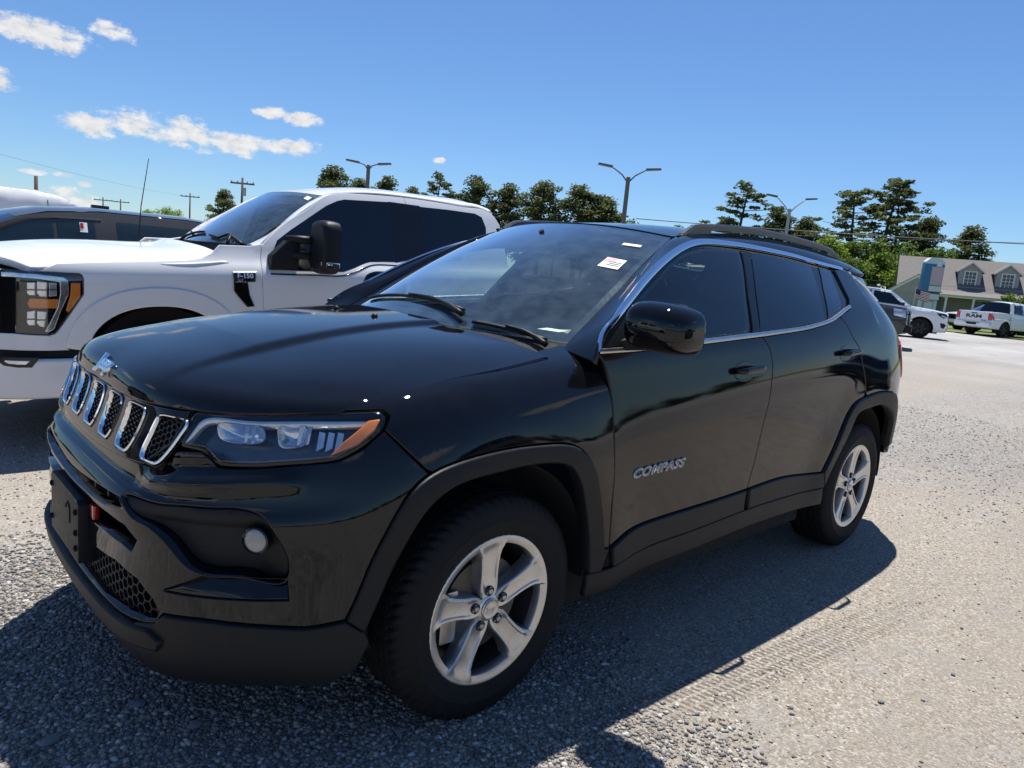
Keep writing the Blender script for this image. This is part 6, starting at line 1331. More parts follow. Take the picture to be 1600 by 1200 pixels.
sh_ = curve(K['shut'], 40); dt_ = curve(K['ditch'], 20); he = curve(K['hood_edge'], 30); fl_ = curve(K['flare'], 30)
low = .22
arch_l = [tuple(p_) for p_ in curve([(-.20, .56), (-.17, .66), (-.08, .77), (.03, .83), (.20, .865), (.37, .862), (.52, .82), (.63, .74), (.70, .62), (.74, .42)], 36)]
gap_top = on_t([(-.28, .565), (-.20, .565)])
lampP = K['lamp']
fender = J(lampP[1:10], on_t([(-.40, .60), (-.30, .575)]), on_t(arch_l), on_t([(.80, .36), (.99, .37)]), sh_[:14], [(.90, 3.075, 1.335)], K['hood_edge'][::-1][:-1])
tpanel(fender, 'front_fender')
flare_in = on_t(arch_l[:-1]); ctr = np.array([.27, .42])
fo = np.array([((p[0]-ctr[0])*1.26 + ctr[0], (p[2]-ctr[1])*1.30 + ctr[1]) for p in flare_in]); fo[:, 0] = np.clip(fo[:, 0], -.33, .93)
tpanel(J(on_t(fo), flare_in[::-1]), 'wheel_arch_lip', h=.04, off=lambda p, st: .012 + 0*p[:, 0], lip=.010, depth=.03)
sill = on_t([(.99, .37), (1.6, .40), (2.33, .43)]); cutB = J(on_t([(2.33, .43), (2.325, .9), (2.32, 1.25)]), K['doorcut'][::-1][2:]); 
dtB = np.argmin(np.linalg.norm(dt_ - K['doorcut'][0], axis=1))
door1 = tpanel(J(sh_, dt_[1:dtB], cutB[::-1], sill[::-1][1:]), 'front_door')
door2 = tpanel(J(cutB, dt_[dtB+1:], on_t([(3.55, 1.30), (3.56, .9), (3.40, .62), (3.10, .47), (2.6, .44)])), 'rear_door')
W = dict(h=.08, off=.002, depth=.004, gap=.004)
tpanel(K['win_front'], 'window_glass', M['privacy'], **W); tpanel(K['win_rear'], 'window_glass', M['privacy'], **W)
tpanel(K['post'], 'door_post_trim', M['gloss_black'], h=.05, off=.0025, depth=.004)
for a in ('win_front',):
    t = ribbon(TS, K['beltline'][:], [.012]*4, 'belt_seal', M['gloss_black'], pk_, off=.004, th=.005, n=60); mt(t)
back_in = J(on_t([(1.0, 1.16), (1.9, 1.17), (2.2, 1.27), (2.25, 1.31), (3.5, 1.33)]))
tpanel(J(on_t([(1.02, 1.20), (1.5, 1.22)]), K['win_front'][3:7], K['win_rear'][1:4], on_t([(3.45, 1.33), (2.2, 1.31), (2.0, 1.26), (1.5, 1.19)])), 'window_backing', M['dark'], off=-.02, gap=.03, h=.1, depth=0)
# nose: fascia, lamp, grille, bumper
yc = 3.95
nose = J([lampP[1] + [0, 0, .004], lampP[0] + [0, 0, .006]], on_t([(-.80, 1.075)]) if False else TS.raw(TS.inv(np.array([(3.3, 1.08), (3.6, 1.085), (3.95, 1.088)]), (1, 2), lambda p: p[:, 0] < -.6))[0])
fr = lambda yz: TS.raw(TS.inv(np.array(yz, float), (1, 2), lambda p: p[:, 0] < -.5))[0]
lower_f = J(lampP[9], lampP[11], fr([(3.14, .665)]), fr([(3.3, .665), (3.95, .66)]), fr([(3.95, .545), (3.3, .55), (3.1, .555)]), on_t([(-.40, .565), (-.30, .570)]), )
o = tpanel(J(lampP[9], lampP[10], lampP[11], fr([(3.3, .66), (3.95, .655)]), fr([(3.95, .55), (3.3, .553), (3.1, .557)]), on_t([(-.40, .563), (-.30, .568)])), 'lower_fascia')
bumpP = J(fr([(3.95, .50), (3.3, .503), (3.1, .507)]), on_t([(-.40, .512), (-.25, .516), (-.225, .50), (-.22, .30), (-.25, .262), (-.42, .258)]), fr([(3.1, .245), (3.3, .235), (3.95, .23)]))
tpanel(bumpP, 'front_bumper', off=.03, lip=.02, depth=.1)
tpanel(J(fr([(3.95, .56), (3.3, .56), (3.1, .56)]), on_t([(-.38, .57), (-.22, .58), (-.22, .45)]), fr([(3.1, .42), (3.95, .42)])), 'bumper_gap', M['dark'], off=-.03, gap=0)
tpanel(K['foglamp'], 'fog_lamp', M['gloss_black'], off=.034, h=.03, depth=.01)
tpanel(K['foglamp'].mean(0) + (K['foglamp'] - K['foglamp'].mean(0))*[.6, .6, .45], 'fog_lamp_lens', M['lampgrey'], off=.037, h=.03, depth=.004)
grl = J(fr([(3.95, 1.05), (3.5, 1.05), (3.22, 1.045), (3.10, 1.03)]), fr([(3.10, .70), (3.3, .69), (3.95, .685)]))
tpanel(grl, 'grille', M['dark'], off=-.01)
for z in (.75, .83, .91, .99):
    tpanel(J(fr([(3.95, z+.028), (3.5, z+.028), (3.12, z+.026)]), fr([(3.12, z-.026), (3.5, z-.028), (3.95, z-.028)])), 'grille_bar', M['gloss_black'], off=.012, h=.05, lip=.008, depth=.02)
tpanel(J(fr([(3.95, 1.10), (3.5, 1.095), (3.2, 1.08), (3.09, 1.066)]), fr([(3.09, 1.05), (3.2, 1.058), (3.95, 1.062)])), 'grille_top_bar', WP, off=.004, h=.05)
tpanel(lampP, 'headlamp', M['gloss_black'], h=.04, off=-.012, depth=.02); 
L1 = [o for o in pk_.children if o.name.startswith('headlamp')][0]
for k, m, of in (('lampC', 'lampgrey', -.004), ('amber1', 'amber', -.005), ('amber2', 'amber', -.002), ('cube1', 'lampgrey', -.006), ('cube2', 'lampgrey', -.006), ('cube3', 'lampwhite', -.006), ('cube4', 'lampgrey', -.006), ('cube5', 'lampgrey', -.006)):
    nm = {'lampC': 'light_guide', 'amb': 'turn_signal'}.get(k if k == 'lampC' else k[:3], 'lamp_projector')
    tpanel(K[k], nm, M[m], False, L1, h=.02, off=of, lip=.004, depth=.02, gap=.001)
    if k.startswith('cube'):
        c = K[k].mean(0); st = TS.near(c[None])[0]; w_ = np.ptp(K[k][:, 0])*.28
        MB().add(TS.at(st + np.array([(-w_*1.5, -.004), (w_*1.5, -.004), (w_*1.5, .004), (-w_*1.5, .004)]), -.003), [(0, 1, 2, 3)]).build('lamp_bar', M['ink'], L1)
tpanel(lampP, 'headlamp_lens', M['clear'], False, L1, h=.05, off=.003, gap=.003, depth=.008)
# hood, cowl, screen, roof, pillars
panel(TH, rect(TH), 'hood', WP, pk_, st=True, h=.07, lip=.01, depth=.05)
def sheet(P, name, mat, par=None, depth=.02, h=.1, lip=.006, off=0.0):
    S = Surf(P); n = S._n(np.array([[S.u[-1]/2, S.v[-1]/2]]))[1][0]
    if n[2] < 0: S.sg = -1
    return S, panel(S, rect(S), name, mat, par or pk_, st=True, h=h, depth=depth, lip=lip, off=off)
def symt(half): h = np.array(half, float); m = h.copy(); m[:, :, 1] = 2*yc - m[:, :, 1]; return np.concatenate([m[:0:-1], h], 0)
wl, wu = (.985, 3.255, 1.345), (1.655, 3.335, 1.80)
TW, wnd = sheet(symt([[(.80, 3.95, 1.335), (1.15, 3.95, 1.60), (1.50, 3.95, 1.825)], [(.86, 3.55, 1.34), (1.20, 3.57, 1.60), (1.545, 3.60, 1.82)], [wl, (1.30, 3.295, 1.575), wu]]), 'windshield', M['wind'], depth=.004)
rfE = [(1.665, 3.335, 1.806), (1.9, 3.325, 1.865), (2.4, 3.325, 1.91), (3.0, 3.325, 1.925), (3.35, 3.32, 1.92), (3.50, 3.30, 1.88)]
TR, _r = sheet(symt([[(1.51, 3.95, 1.832), (1.9, 3.95, 1.915), (2.4, 3.95, 1.975), (3.0, 3.95, 1.995), (3.40, 3.95, 1.985), (3.58, 3.95, 1.93)], [(1.555, 3.60, 1.826), (1.9, 3.60, 1.905), (2.4, 3.60, 1.962), (3.0, 3.60, 1.98), (3.39, 3.60, 1.97), (3.56, 3.60, 1.92)], rfE]), 'roof', WP, depth=.03)
pe1 = curve(J([(.93, 3.075, 1.30)], K['shut'][3:], K['ditch'][1:6]), 40); pe2 = curve(J([(.93, 3.255, 1.335), wl, (1.30, 3.292, 1.578), wu], rfE[1:]), 40)
# match stations by x
u = np.linspace(.955, 3.50, 44); q1 = np.stack([np.interp(u, pe1[:, 0], pe1[:, k]) for k in range(3)], 1); q2 = np.stack([np.interp(u, pe2[:, 0], pe2[:, k]) for k in range(3)], 1)
mid = (q1+q2)/2 + np.array([0, -.012, .018])
S_ = Surf(np.stack([q1, q1*.7+q2*.3 + [0, -.010, .010], mid, q2], 1)[::3]); orient(S_, (0, -1, 1)); mt(panel(S_, rect(S_), 'roof_pillar', WP, pk_, st=True, h=.05, lip=.004))
MB().grid(np.stack([TH.at(np.stack([np.linspace(0, TH.u[-1], 20), np.full(20, TH.v[-1])], 1)) - [0, 0, .01], np.stack([np.linspace(.90, .90, 20) - .05*np.sin(np.linspace(0, np.pi, 20)), np.linspace(3.1, 4.8, 20), np.full(20, 1.22)], 1), np.stack([np.full(20, .99) - .18*np.sin(np.linspace(0, np.pi, 20)), np.linspace(3.12, 4.78, 20), np.full(20, 1.335)], 1)], 1)).build('cowl_panel', M['plastic'], pk_, smooth=True)
MB().box((-.55, 3.15, .25), (.95, 4.75, 1.05)).box((.9, 3.05, .30), (3.5, 4.85, .95)).build('underbody', M['dark'], pk_)
for y in (3.02, 4.88):
    q = np.linspace(-.4, np.pi+.4, 24); y2 = 3.45 if y < 4 else 4.45
    MB().grid(np.array([np.stack([.27 + .46*np.cos(q), np.full(24, yy), .40 + .46*np.sin(q)], 1) for yy in (y, y2)] + [np.stack([.27 + .02*np.cos(q), np.full(24, y2), .40 + .02*np.sin(q)], 1)])).build('wheel_well_liner', M['liner'], pk_, smooth=True)
# bed and tail
bed = MB().box((3.62, 2.97, .50), (5.3, 4.93, 1.30)); bed.build('cargo_bed', WP, pk_, bevel=.03)
MB().box((3.50, 3.1, .45), (3.66, 4.8, 1.2)).build('bed_gap', M['dark'], pk_)
MB().add([(3.52, 3.2, 1.30), (3.52, 4.7, 1.30), (3.60, 4.6, 1.86), (3.60, 3.3, 1.86)], [(0, 1, 2, 3)]).build('rear_window', M['privacy'], pk_)
# badge, mirror, wipers, handle, antenna
vent = tpanel(J(K['vent'][:3], K['vent'][3:]), 'fender_vent', M['gloss_black'], False, h=.02, off=.012, lip=.006, depth=.012)
vt_ = K['vent'][:2].mean(0); n_ = np.array((0, -1, .05))
MB().tube([K['vent'][0] + [0, -.016, -.006], K['vent'][1] + [0, -.016, -.006]], .007, 6).build('vent_chrome', M['bright'], vent)
w_ = np.linalg.norm(K['vent'][1] - K['vent'][0]); bq, bn = TS.full(TS.near(((K['vent'][0] + K['vent'][1])/2 + np.array([0, 0, -.038]))[None]), .0175); bc, n_ = bq[0], bn[0]
text('vent_badge', 'F-150', .050, M['bright'], vent, frame_on(bc, (1, 0, .03), n_), .003, 1.05, .0012)
text('trim_badge', 'XLT', .022, M['bright'], vent, frame_on(bc + [-.035, -.001, -.036], (1, 0, .03), n_), .001, 1.1)
mh = MB(); rows = []
for x, s in ((1.31, .80), (1.325, .95), (1.36, 1.0), (1.41, 1.0), (1.45, .97), (1.455, .9)):
    t = np.linspace(0, 2*np.pi, 33)[:-1]; rows.append(np.stack([np.full(32, x), 2.80 + .135*s*np.sign(np.cos(t))*np.abs(np.cos(t))**.55, 1.375 + .205*s*np.sign(np.sin(t))*np.abs(np.sin(t))**.5], 1))
mirr = mh.grid(np.array(rows), close_v=True).add(rows[0], [tuple(range(32))]).add(rows[-1], [tuple(range(32))]).build('tow_mirror', M['plastic'], pk_, sharp=50)
MB().box((1.302, 2.70, 1.225), (1.315, 2.80, 1.265)).build('mirror_signal', M['chrome'], mirr, bevel=.004); MB().box((1.33, 2.659, 1.225), (1.44, 2.668, 1.265)).build('mirror_signal', M['chrome'], mirr, bevel=.003)
for z in (1.30, 1.42): MB().tube([(1.16, 3.0, z-.01), (1.24, 2.95, z), (1.33, 2.88, z)], .030, 10).build('mirror_arm', M['plastic'], mirr, smooth=True)
MB().prism([(1.02, 1.17), (1.25, 1.19), (1.26, 1.42), (1.15, 1.40), (1.03, 1.28)], 2.95, 3.04, (0, 2, 1)).build('mirror_base', M['plastic'], mirr, bevel=.015)
for x0, dr in ((2.08, door1), (3.28, door2)):
    p0, n0 = TS.full(TS.inv(np.array([(x0, 1.08)]), (0, 2), lambda p: p[:, 1] < 3.2)); p0 = p0[0]
    MB().tube([p0 + [-.11, 0, 0], p0 + [-.09, -.035, .002], p0 + [.09, -.035, .006], p0 + [.11, 0, .006]], [(.010, .012), (.017, .010), (.017, .010), (.010, .012)], 10, up=(0, 0, 1)).build('door_handle', WP, dr, smooth=True)
for y0, y1, px_ in ((3.75, 3.30, 3.42), (4.55, 3.95, 4.15)):
    pts = np.array([TW.at(TW.inv([[(.93 if y < 3.6 else .87) + .02*u, y]], (0, 1)), .015)[0] for u, y in zip(np.linspace(0, 1, 10), np.linspace(y0, y1, 10))]); wp = MB().tube(pts, np.stack([np.full(10, .01), np.full(10, .016)], 1), 6, up=(0, 0, 1)).build('wiper', M['plastic'], pk_, smooth=True)
    MB().tube([(.86, px_, 1.30), (.88, px_, 1.36), pts[5] + [0, 0, .02]], [.016, .012, .008], 8).build('wiper_arm', M['plastic'], wp, smooth=True)
MB().tube([(.62, 4.82, 1.25), (.64, 4.82, 1.6), (.70, 4.82, 2.02)], [.006, .0045, .003], 6).build('antenna', M['plastic'], pk_)
# cab inside
MB().grid(np.array([[(x, y, z) for x, z in ((1.0, 1.31), (1.2, 1.33), (1.42, 1.33), (1.5, 1.25), (1.5, .9))] for y in np.linspace(3.2, 4.7, 8)])).build('dashboard', M['dash'], pk_, smooth=True)
for y in (3.50, 4.40):
    s_ = MB().box((1.75, y-.25, .80), (2.30, y+.25, 1.0)).build('seat', M['seat'], pk_, bevel=.05); MB().box((2.20, y-.25, .95), (2.34, y+.25, 1.58)).build('seat_back', M['seat'], s_, bevel=.05); MB().box((2.22, y-.14, 1.60), (2.33, y+.14, 1.78)).build('headrest', M['seat'], s_, bevel=.04)
MB().box((3.0, 3.2, .8), (3.45, 4.7, 1.05)).box((3.35, 3.2, 1.0), (3.48, 4.7, 1.6)).build('rear_bench', M['seat'], pk_, bevel=.04)
decw = MB().add(TW.at(TW.inv(np.array([(1.52, 3.46), (1.53, 3.40), (1.57, 3.41), (1.56, 3.47)]), (0, 1)), .004), [(0, 1, 2, 3)]).build('windshield_sticker', M['paper'], wnd)
tw = make_wheel(.40, .275, .235)
for i, (x, s) in enumerate(((.27, -1), (.27, 1), (3.98, -1), (3.98, 1))):
    w = tw if i == 0 else copy_tree(tw); w.parent = pk_; w.location = (x, yc + s*.83, .30); w.rotation_euler = (0, .3*i, 0 if s < 0 else math.pi)
# ---------------------------------------------------------------- other vehicles: closed shells of two pressed sides and a crowned strip over the middle
def far_wheel(R, W, rimmat, parent, x, y, s, spokes=6):
    o = bpy.data.objects.new('wheel', None); COL.objects.link(o); o.parent = parent; o.location = (x, y, R); o.rotation_euler = (0, 0, 0 if s < 0 else math.pi)
    h = W/2; MB().lathe([(R*.62, -h*.8), (R*.68, -h), (R*.93, -h*.95), (R, -h*.7), (R, h*.7), (R*.93, h*.95), (R*.62, h*.8)], (0, 0, 0), 1, 28).build('tyre', M['rubber'], o, sharp=40)
    MB().lathe([(R*.64, -h*.86), (R*.60, -h*.9), (R*.57, -h*.55), (R*.55, h*.5), (.0001, h*.5)], (0, 0, 0), 1, 28).build('rim', rimmat, o, sharp=40)
    sp = MB()
    for k in range(spokes):
        a = 6.283*k/spokes; c, n = math.cos(a), math.sin(a); p = [(.03, -.04), (R*.60, -.055), (R*.60, .055), (.03, .04)]
        V = [(x_*c - z_*n, yy, x_*n + z_*c) for yy in (-h*.82, -h*.60) for x_, z_ in p]; sp.add(V, [(0, 1, 2, 3), (0, 4, 5, 1), (1, 5, 6, 2), (2, 6, 7, 3), (3, 7, 4, 0)])
    sp.build('spokes', rimmat, o); return o
def car(name, label, cat, contour, W, inset, windows, wheels, R, mat, rimmat, glassmat=None, lamps=(), trims=(), crown=.04, arch=1.22, group=None, sill=.30, roofbits=(), wheelW=.24):
    """contour: side outline (x, z, plan bulge, material) clockwise from the front sill over the roof to the rear sill; x grows rearwards.
    inset: (z, amount) table that leans the sides in. windows, lamps, trims: side polygons in (x, z)."""
    o = empty(name, label=label, cat=cat, group=group); glassmat = glassmat or M['privacy']
    xs = [c[0] for c in contour]; x0, x1 = min(xs) - .2, max(xs) + .2
    zz, dd = zip(*inset); S = Surf(np.array([[(x, -(W - np.interp(z, zz, dd)), z) for z in np.linspace(.1, zz[-1] + .1, 16)] for x in np.linspace(x0, x1, 8)])); orient(S, (0, -1, 0))
    def up(poly): P = np.array(poly, float); return S.raw(S.inv(P, (0, 2)))[0]
    prof = [(c[0], c[1]) for c in contour]; bot = []
    for wx in sorted(wheels, reverse=True):
        ra = R*arch; a = np.linspace(-.25, np.pi+.25, 16); bot += [(wx + ra*math.cos(t), max(sill*.97, R + ra*math.sin(t)*1.0)) for t in a]
    side = prof + [p for p in bot]
    body = panel(S, up(side), 'body_side', mat, o, h=.16, lip=.02, gap=0, depth=.06); mir(body, o)
    for nm, poly, m, off in [('window_glass', w, glassmat, .006) for w in windows] + [(n, p, m, .012) for n, p, m in lamps] + [(n, p, m, .008) for n, p, m in trims]:
        q = panel(S, up(poly), nm, m, o, h=.14, lip=.002, gap=.001, depth=.012, off=off); mir(q, o)
    k = 0; u = np.linspace(-1, 1, 13); f = 1 - np.abs(u)**2.6
    while k < len(contour) - 1:
        e = k + 1; m = contour[k][3] if len(contour[k]) > 3 else None
        while e < len(contour) - 1 and (contour[e][3] if len(contour[e]) > 3 else None) == m: e += 1
        rows = []
        seg = contour[k:e+1]
        for c in seg:
            w = W - np.interp(c[1], zz, dd) - .004
            rows.append(np.stack([c[0] + c[2]*f, u*w, c[1] + crown*f*(1 if c[1] > .8 else 0)], 1))
        nm, mm = {None: ('body_panel', mat), 'glass': ('windshield', glassmat), 'rearglass': ('rear_window', M['privacy']), 'black': ('grille', M['gloss_black']), 'plastic': ('bumper', M['plastic']), 'bed': ('cargo_bed', mat)}[m]
        g = MB().grid(np.array(rows)).build(nm, mm, o, sharp=28); k = e
    MB().box((x0 + .5, -W + .25, sill - .06), (x1 - .5, W - .25, sill + .25)).build('underbody', M['dark'], o)
    MB().box((x0 + .9, -W + .22, sill + .1), (x1 - .8, W - .22, .95)).build('cabin_tub', M['dark'], o)
    for wx in wheels:
        for s in (-1, 1):
            far_wheel(R, wheelW, rimmat, o, wx, s*(W - wheelW/2 - .03), s)
            q = np.linspace(-.3, np.pi+.3, 14); MB().grid(np.array([np.stack([wx + rr*np.cos(q), np.full(14, s*yy), R + rr*np.sin(q)], 1) for rr, yy in ((R*arch, W - .05), (R*arch, W - .4), (.02, W - .42))])).build('wheel_well', M['liner'], o)
    return o, S
def mir(o, par):
    return flip_copy(o, par)
M['blackrim'] = simple('black_alloy', (.012, .012, .013), .3, .3)
def boxes(par, items):
    for nm, lo, hi, m in items: MB().box(lo, hi).build(nm, m, par, bevel=.012)
def heading(o, loc, d):
    """Turns a car so that its nose (-x of its own frame) points along d."""
    o.location = loc; o.rotation_euler = (0, 0, math.atan2(-d[1], -d[0]))
INS = [(.1, .10), (.35, .02), (.6, .0), (.95, .0), (1.08, .03), (1.16, .07), (1.5, .20), (1.75, .30), (1.95, .38), (2.6, .5)]
# white SUV driving side-on far right
ex = [(-.92, .32, -.10, 'plastic'), (-.98, .50, -.10), (-.97, .72, -.10, 'black'), (-.93, 1.02, -.12), (-.86, 1.10, -.16), (-.3, 1.20, -.10), (.45, 1.27, -.06, 'glass'), (1.28, 1.84, -.05), (1.6, 1.90, -.02), (2.6, 1.95, 0), (3.6, 1.92, .02), (3.95, 1.86, .04, 'rearglass'), (4.22, 1.25, .06), (4.25, .8, .08, 'plastic'), (4.22, .45, .08), (4.15, .32, .06)]
win = [[(.72, 1.28), (1.30, 1.78), (1.92, 1.83), (1.95, 1.27)], [(2.05, 1.27), (2.02, 1.83), (2.95, 1.83), (3.0, 1.28)], [(3.1, 1.29), (3.06, 1.82), (3.72, 1.78), (3.92, 1.35)]]
lamp = [('headlamp', [(-.93, .98), (-.90, 1.08), (-.52, 1.12), (-.62, 1.0), (-.80, .90)], M['gloss_black']), ('headlamp_guide', [(-.90, .95), (-.88, 1.0), (-.70, 1.04), (-.72, .97)], M['lampwhite']), ('side_marker', [(-.60, 1.05), (-.53, 1.11), (-.64, 1.105)], M['amber']), ('bumper_insert', [(-.93, .62), (-.86, .70), (-.70, .70), (-.76, .52), (-.86, .48)], M['plastic'])]
cutl = [('door_seam', [(.64, .45), (.62, 1.24), (.635, 1.24), (.655, .45)], M['dark']), ('door_seam', [(2.0, .42), (2.0, 1.24), (2.015, 1.24), (2.015, .42)], M['dark']), ('sill_trim', [(.55, .30), (.55, .42), (2.9, .44), (2.9, .30)], M['plastic'])]
eo, _ = car('large_suv', 'white full-size SUV seen side-on with black wheels just right of the black SUV tail', 'suv', ex, 1.0, INS, win, (0, 3.1), .41, WP, M['blackrim'], M['privacy'], lamp, cutl)
boxes(eo, [('side_mirror', (.72, 1.00, 1.22), (.90, 1.18, 1.42), M['gloss_black']), ('side_mirror', (.72, -1.18, 1.22), (.90, -1.0, 1.42), M['gloss_black']), ('door_handle', (1.65, -1.02, 1.05), (1.88, -.99, 1.09), WP), ('door_handle', (2.7, -1.02, 1.07), (2.92, -.99, 1.11), WP)])
boxes(eo, [('door_handle', (1.65, .99, 1.05), (1.88, 1.02, 1.09), WP), ('grille_bar', (-1.11, -.7, .80), (-1.05, .7, .83), M['steel']), ('grille_bar', (-1.10, -.7, .90), (-1.04, .7, .93), M['steel']), ('roof_rail', (1.7, .60, 1.97), (3.7, .64, 2.02), M['plastic']), ('roof_rail', (1.7, -.64, 1.97), (3.7, -.60, 2.02), M['plastic'])])
heading(eo, (29.0, 7.35, .06), (.39, -.907)); eo.location = Vector((31.9, 8.05, -.0)) + Matrix.Rotation(eo.rotation_euler.z, 3, 'Z') @ Vector((0, -.87, 0))
# white pickup with RAM tailgate
rm = [(-.95, .45, -.08, 'plastic'), (-1.0, .75, -.10, 'black'), (-.96, 1.10, -.12), (-.88, 1.20, -.14), (.35, 1.30, -.06, 'glass'), (1.15, 1.86, -.05), (1.5, 1.93, -.02), (2.6, 1.96, .0), (3.05, 1.90, .02, 'rearglass'), (3.28, 1.33, .03, 'bed'), (3.32, .98, .0), (3.40, .98, 0), (4.80, .98, 0), (4.84, 1.30, .0), (4.90, 1.32, .01), (4.93, .72, .02, 'plastic'), (5.05, .70, .03), (5.05, .52, .03), (4.9, .45, 0)]
side = rm[:9] + [(3.28, 1.33, 0), (4.90, 1.33, 0)] + rm[15:]
def ram(label):
    o, S = car('pickup_truck', label, 'pickup truck', [(x, z, b) if len(c) < 4 else c for c in rm for x, z, b in [c[:3]]], 1.02, INS, [[(.62, 1.32), (1.20, 1.80), (1.85, 1.85), (1.88, 1.30)], [(2.0, 1.30), (1.97, 1.85), (2.75, 1.84), (2.92, 1.36)]], (0, 3.67), .41, WP, M['blackrim'], M['privacy'],
        [('tail_lamp', [(4.72, .92), (4.72, 1.25), (4.90, 1.25), (4.91, .92)], M['red']), ('headlamp', [(-.95, .95), (-.9, 1.12), (-.6, 1.15), (-.65, 1.0)], M['lampgrey'])], [('door_seam', [(.55, .5), (.55, 1.28), (.565, 1.28), (.565, .5)], M['dark']), ('door_seam', [(1.93, .48), (1.93, 1.28), (1.945, 1.28), (1.945, .48)], M['dark']), ('door_seam', [(3.30, .48), (3.30, 1.3), (3.32, 1.3), (3.32, .48)], M['dark'])], sill=.45)
    for s in (-1, 1): MB().prism([(3.32, 1.0), (3.32, 1.335), (4.88, 1.335), (4.88, 1.0)], s*.90, s*.965, (0, 2, 1)).build('bed_wall', WP, o)
    tg_ = MB().box((4.885, -.80, .74), (4.965, .80, 1.31)).build('tailgate', WP, o, bevel=.02)
    text('tailgate_lettering', 'RAM', .26, M['ink'], tg_, frame_on((4.968, 0, 1.06), (0, 1, 0), (1, 0, 0)), .006, 1.7, .010)
    MB().box((4.96, -.16, 1.20), (4.975, .16, 1.26)).build('tailgate_handle', M['ink'], tg_); MB().box((4.965, .42, .86), (4.972, .72, .90)).build('tailgate_badge', M['ink'], tg_)
    MB().box((4.97, -.28, .60), (5.09, .28, .70)).build('bumper_step', M['plastic'], o); MB().box((4.93, -.98, .56), (5.08, -.45, .76)).build('rear_bumper', WP, o, bevel=.02); MB().box((4.93, .45, .56), (5.08, .98, .76)).build('rear_bumper', WP, o, bevel=.02)
    for s in (-1, 1): MB().box((4.90, s*.90-.09, .90), (4.985, s*.90+.09, 1.27)).build('tail_lamp', M['red'], o, bevel=.02)
    return o
r1 = ram('white pickup with RAM lettering on its tailgate parked at the far right'); heading(r1, (0, 0, 0), (.945, -.33))
r1.location = Vector((46.0, 9.0, .0)) - Matrix.Rotation(r1.rotation_euler.z, 3, 'Z') @ Vector((3.67, 0, 0))
# white SUV between them, further back
s3, _ = car('white_suv', 'white SUV partly hidden behind the RAM tailgate, in front of the house porch', 'suv', [(x, z*.97, b, *m) for x, z, b, *m in ex], .98, INS, win, (0, 3.1), .40, WP, M['blackrim'], M['privacy'], lamp, cutl)
heading(s3, (52.0, 11.6, 0), (-.72, .69))
# dark pickup whose nose shows between the black SUV's tail and the white SUV
dk = [(-.95, .42, -.10, 'plastic'), (-1.02, .70, -.10, 'black'), (-1.0, 1.08, -.10), (-.90, 1.20, -.10), (.4, 1.30, -.05, 'glass'), (1.2, 1.86, -.05), (1.6, 1.92, 0), (3.0, 1.90, 0, 'rearglass'), (3.3, 1.32, 0), (4.9, 1.3, 0), (4.95, .6, 0), (4.9, .45, 0)]
d2, _ = car('dark_pickup', 'dark pickup nose with chrome grille showing past the tail of the black SUV', 'pickup truck', dk, 1.0, INS, [[(.65, 1.32), (1.25, 1.80), (1.9, 1.84), (1.9, 1.32)], [(2.0, 1.32), (2.0, 1.84), (2.9, 1.8), (3.0, 1.36)]], (0, 3.7), .40, M['grey_paint'], M['blackrim'], M['privacy'], [('headlamp', [(-.99, .90), (-.96, 1.12), (-.62, 1.15), (-.66, .95)], M['lampwhite'])], [])
boxes(d2, [('grille_bar', (-1.15, -.75, .98), (-1.10, .75, 1.03), M['chrome']), ('grille_bar', (-1.15, -.75, .82), (-1.10, .75, .85), M['chrome']), ('front_bumper', (-1.18, -.95, .46), (-1.0, .95, .66), M['plastic']), ('hood_trim', (-1.06, -.8, 1.19), (-.95, .8, 1.24), M['chrome'])])
heading(d2, (0, 0, 0), (.30, -.954)); d2.location = (22.3, 6.5, .05)
# dark SUV cut by the right edge
d3, _ = car('dark_suv', 'dark SUV tail cut off by the right edge of the view', 'suv', [(x, z*.93, b, *m) for x, z, b, *m in ex], .96, INS, win, (0, 3.1), .38, M['grey_paint'], M['blackrim'], M['privacy'], [('tail_lamp', [(4.05, .9), (4.05, 1.2), (4.24, 1.15), (4.25, .9)], M['red'])], [])
boxes(d3, [('rear_bumper', (4.15, -.93, .40), (4.38, .93, .62), M['plastic'])]); heading(d3, (0, 0, 0), (.97, .23)); d3.location = Vector((37.3, 4.2, .03)) - Matrix.Rotation(d3.rotation_euler.z, 3, 'Z') @ Vector((4.25, 0, 0))
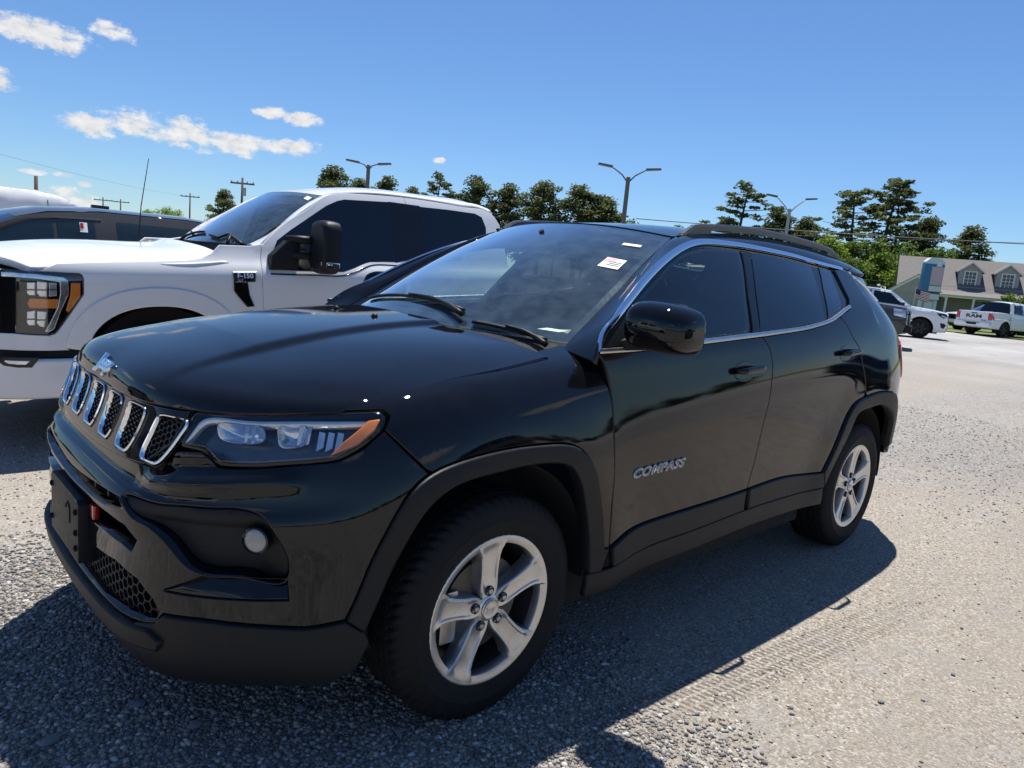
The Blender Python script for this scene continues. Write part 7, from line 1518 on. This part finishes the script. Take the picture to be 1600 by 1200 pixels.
# dark minivan beyond the white pickup
INV = [(.1, .1), (.35, .02), (.7, 0), (.95, .0), (1.05, .03), (1.12, .06), (1.4, .17), (1.6, .26), (1.7, .33), (2.4, .6)]
mv = [(-.90, .30, -.10, 'plastic'), (-.95, .6, -.12), (-.85, .85, -.16), (-.35, 1.02, -.10, 'glass'), (.75, 1.52, -.10), (1.05, 1.61, -.06), (1.6, 1.67, -.03), (2.6, 1.68, 0), (3.5, 1.62, .02), (3.8, 1.56, .03, 'rearglass'), (4.1, 1.05, .06), (4.15, .6, .08, 'plastic'), (4.1, .3, .05)]
m1, S1 = car('minivan', 'dark grey minivan whose roof and side windows show above the white pickup hood', 'minivan', mv, .98, INV, [[(.15, 1.10), (.42, 1.28), (.86, 1.49), (1.10, 1.53), (1.10, 1.08)], [(1.14, 1.08), (1.14, 1.535), (1.52, 1.55), (1.54, 1.08)], [(1.78, 1.08), (1.76, 1.56), (2.75, 1.56), (2.80, 1.08)], [(2.86, 1.08), (2.82, 1.56), (3.55, 1.50), (3.8, 1.15)]], (0, 3.05), .36, M['grey_paint'], M['alloy'], M['tint'], [], [('window_trim', [(.30, 1.235), (.85, 1.515), (1.10, 1.555), (1.6, 1.575), (1.6, 1.555), (1.12, 1.535), (.88, 1.495), (.34, 1.225)], M['plastic'])], crown=.05)
boxes(m1, [('side_mirror', (.22, -1.20, 1.0), (.42, -1.0, 1.17), M['gloss_black']), ('side_mirror', (.22, 1.0, 1.0), (.42, 1.2, 1.17), M['gloss_black']), ('roof_fin', (1.66, -.04, 1.71), (1.86, .04, 1.76), M['gloss_black'])])
V_ = S1.at(S1.inv(np.array([(1.36, 1.40), (1.44, 1.40), (1.44, 1.51), (1.36, 1.51)]), (0, 2)), .022); MB().add(V_, [(0, 1, 2, 3)]).build('window_sticker', M['paper'], m1)
V_ = S1.at(S1.inv(np.array([(1.365, 1.44), (1.40, 1.44), (1.40, 1.50), (1.365, 1.50)]), (0, 2)), .026); MB().add(V_, [(0, 1, 2, 3)]).build('sticker_print', M['red'], m1)
m1.location = (-.65, 8.2, -.10)
# tall white van behind the minivan
vn = [(-.2, .4, -.08, 'plastic'), (-.3, .9, -.10), (.1, 1.18, -.10, 'glass'), (.75, 1.90, -.08), (.95, 2.05, -.06), (1.3, 2.18, -.04), (1.8, 2.24, -.02), (6.2, 2.26, 0), (6.3, 2.1, .02), (6.35, .6, .03), (6.3, .4, 0)]
INW = [(.1, .08), (.4, .0), (1.1, .0), (1.3, .03), (1.95, .15), (2.1, .24), (2.2, .36), (2.9, 1.0)]
v1, _ = car('cargo_van', 'tall white cargo van at the far left behind the minivan', 'van', vn, 1.0, INW, [[(.42, 1.20), (.95, 1.75), (1.35, 1.78), (1.35, 1.20)]], (.75, 4.6), .36, WP, M['steel'], M['privacy'], [], [('door_seam', [(1.50, .5), (1.50, 2.0), (1.515, 2.0), (1.515, .5)], M['dark']), ('panel_seam', [(2.9, .5), (2.9, 2.0), (2.915, 2.0), (2.915, .5)], M['dark'])], crown=.03)
v1.rotation_euler.z = math.pi; v1.location = (5.3, 26.0, -.05); v1.scale = (1.1, 1.0, 1.1)
# vehicles mirrored in the headlamps; last two SUVs unseen, added to darken paint reflections
for src, loc, d, lab in ((r1, (-6.8, -1.5, 0), (-.12, -.99), 'white pickup across the lane, mirrored in the headlamp of the black suv'), (d3, (-7.2, 5.6, 0), (-.05, -1), 'dark SUV across the lane in front of the white pickup nose'), (d3, (3.0, -8.5, 0), (-.97, .2), 'unseen dark SUV added behind the photographer to darken the black front wing'), (d3, (14.5, -5.2, 0), (-.99, .1), 'unseen dark SUV added beyond the right edge to darken the black rear door')):
    o = copy_tree(src); o['label'] = lab; heading(o, loc, d)
# (end)
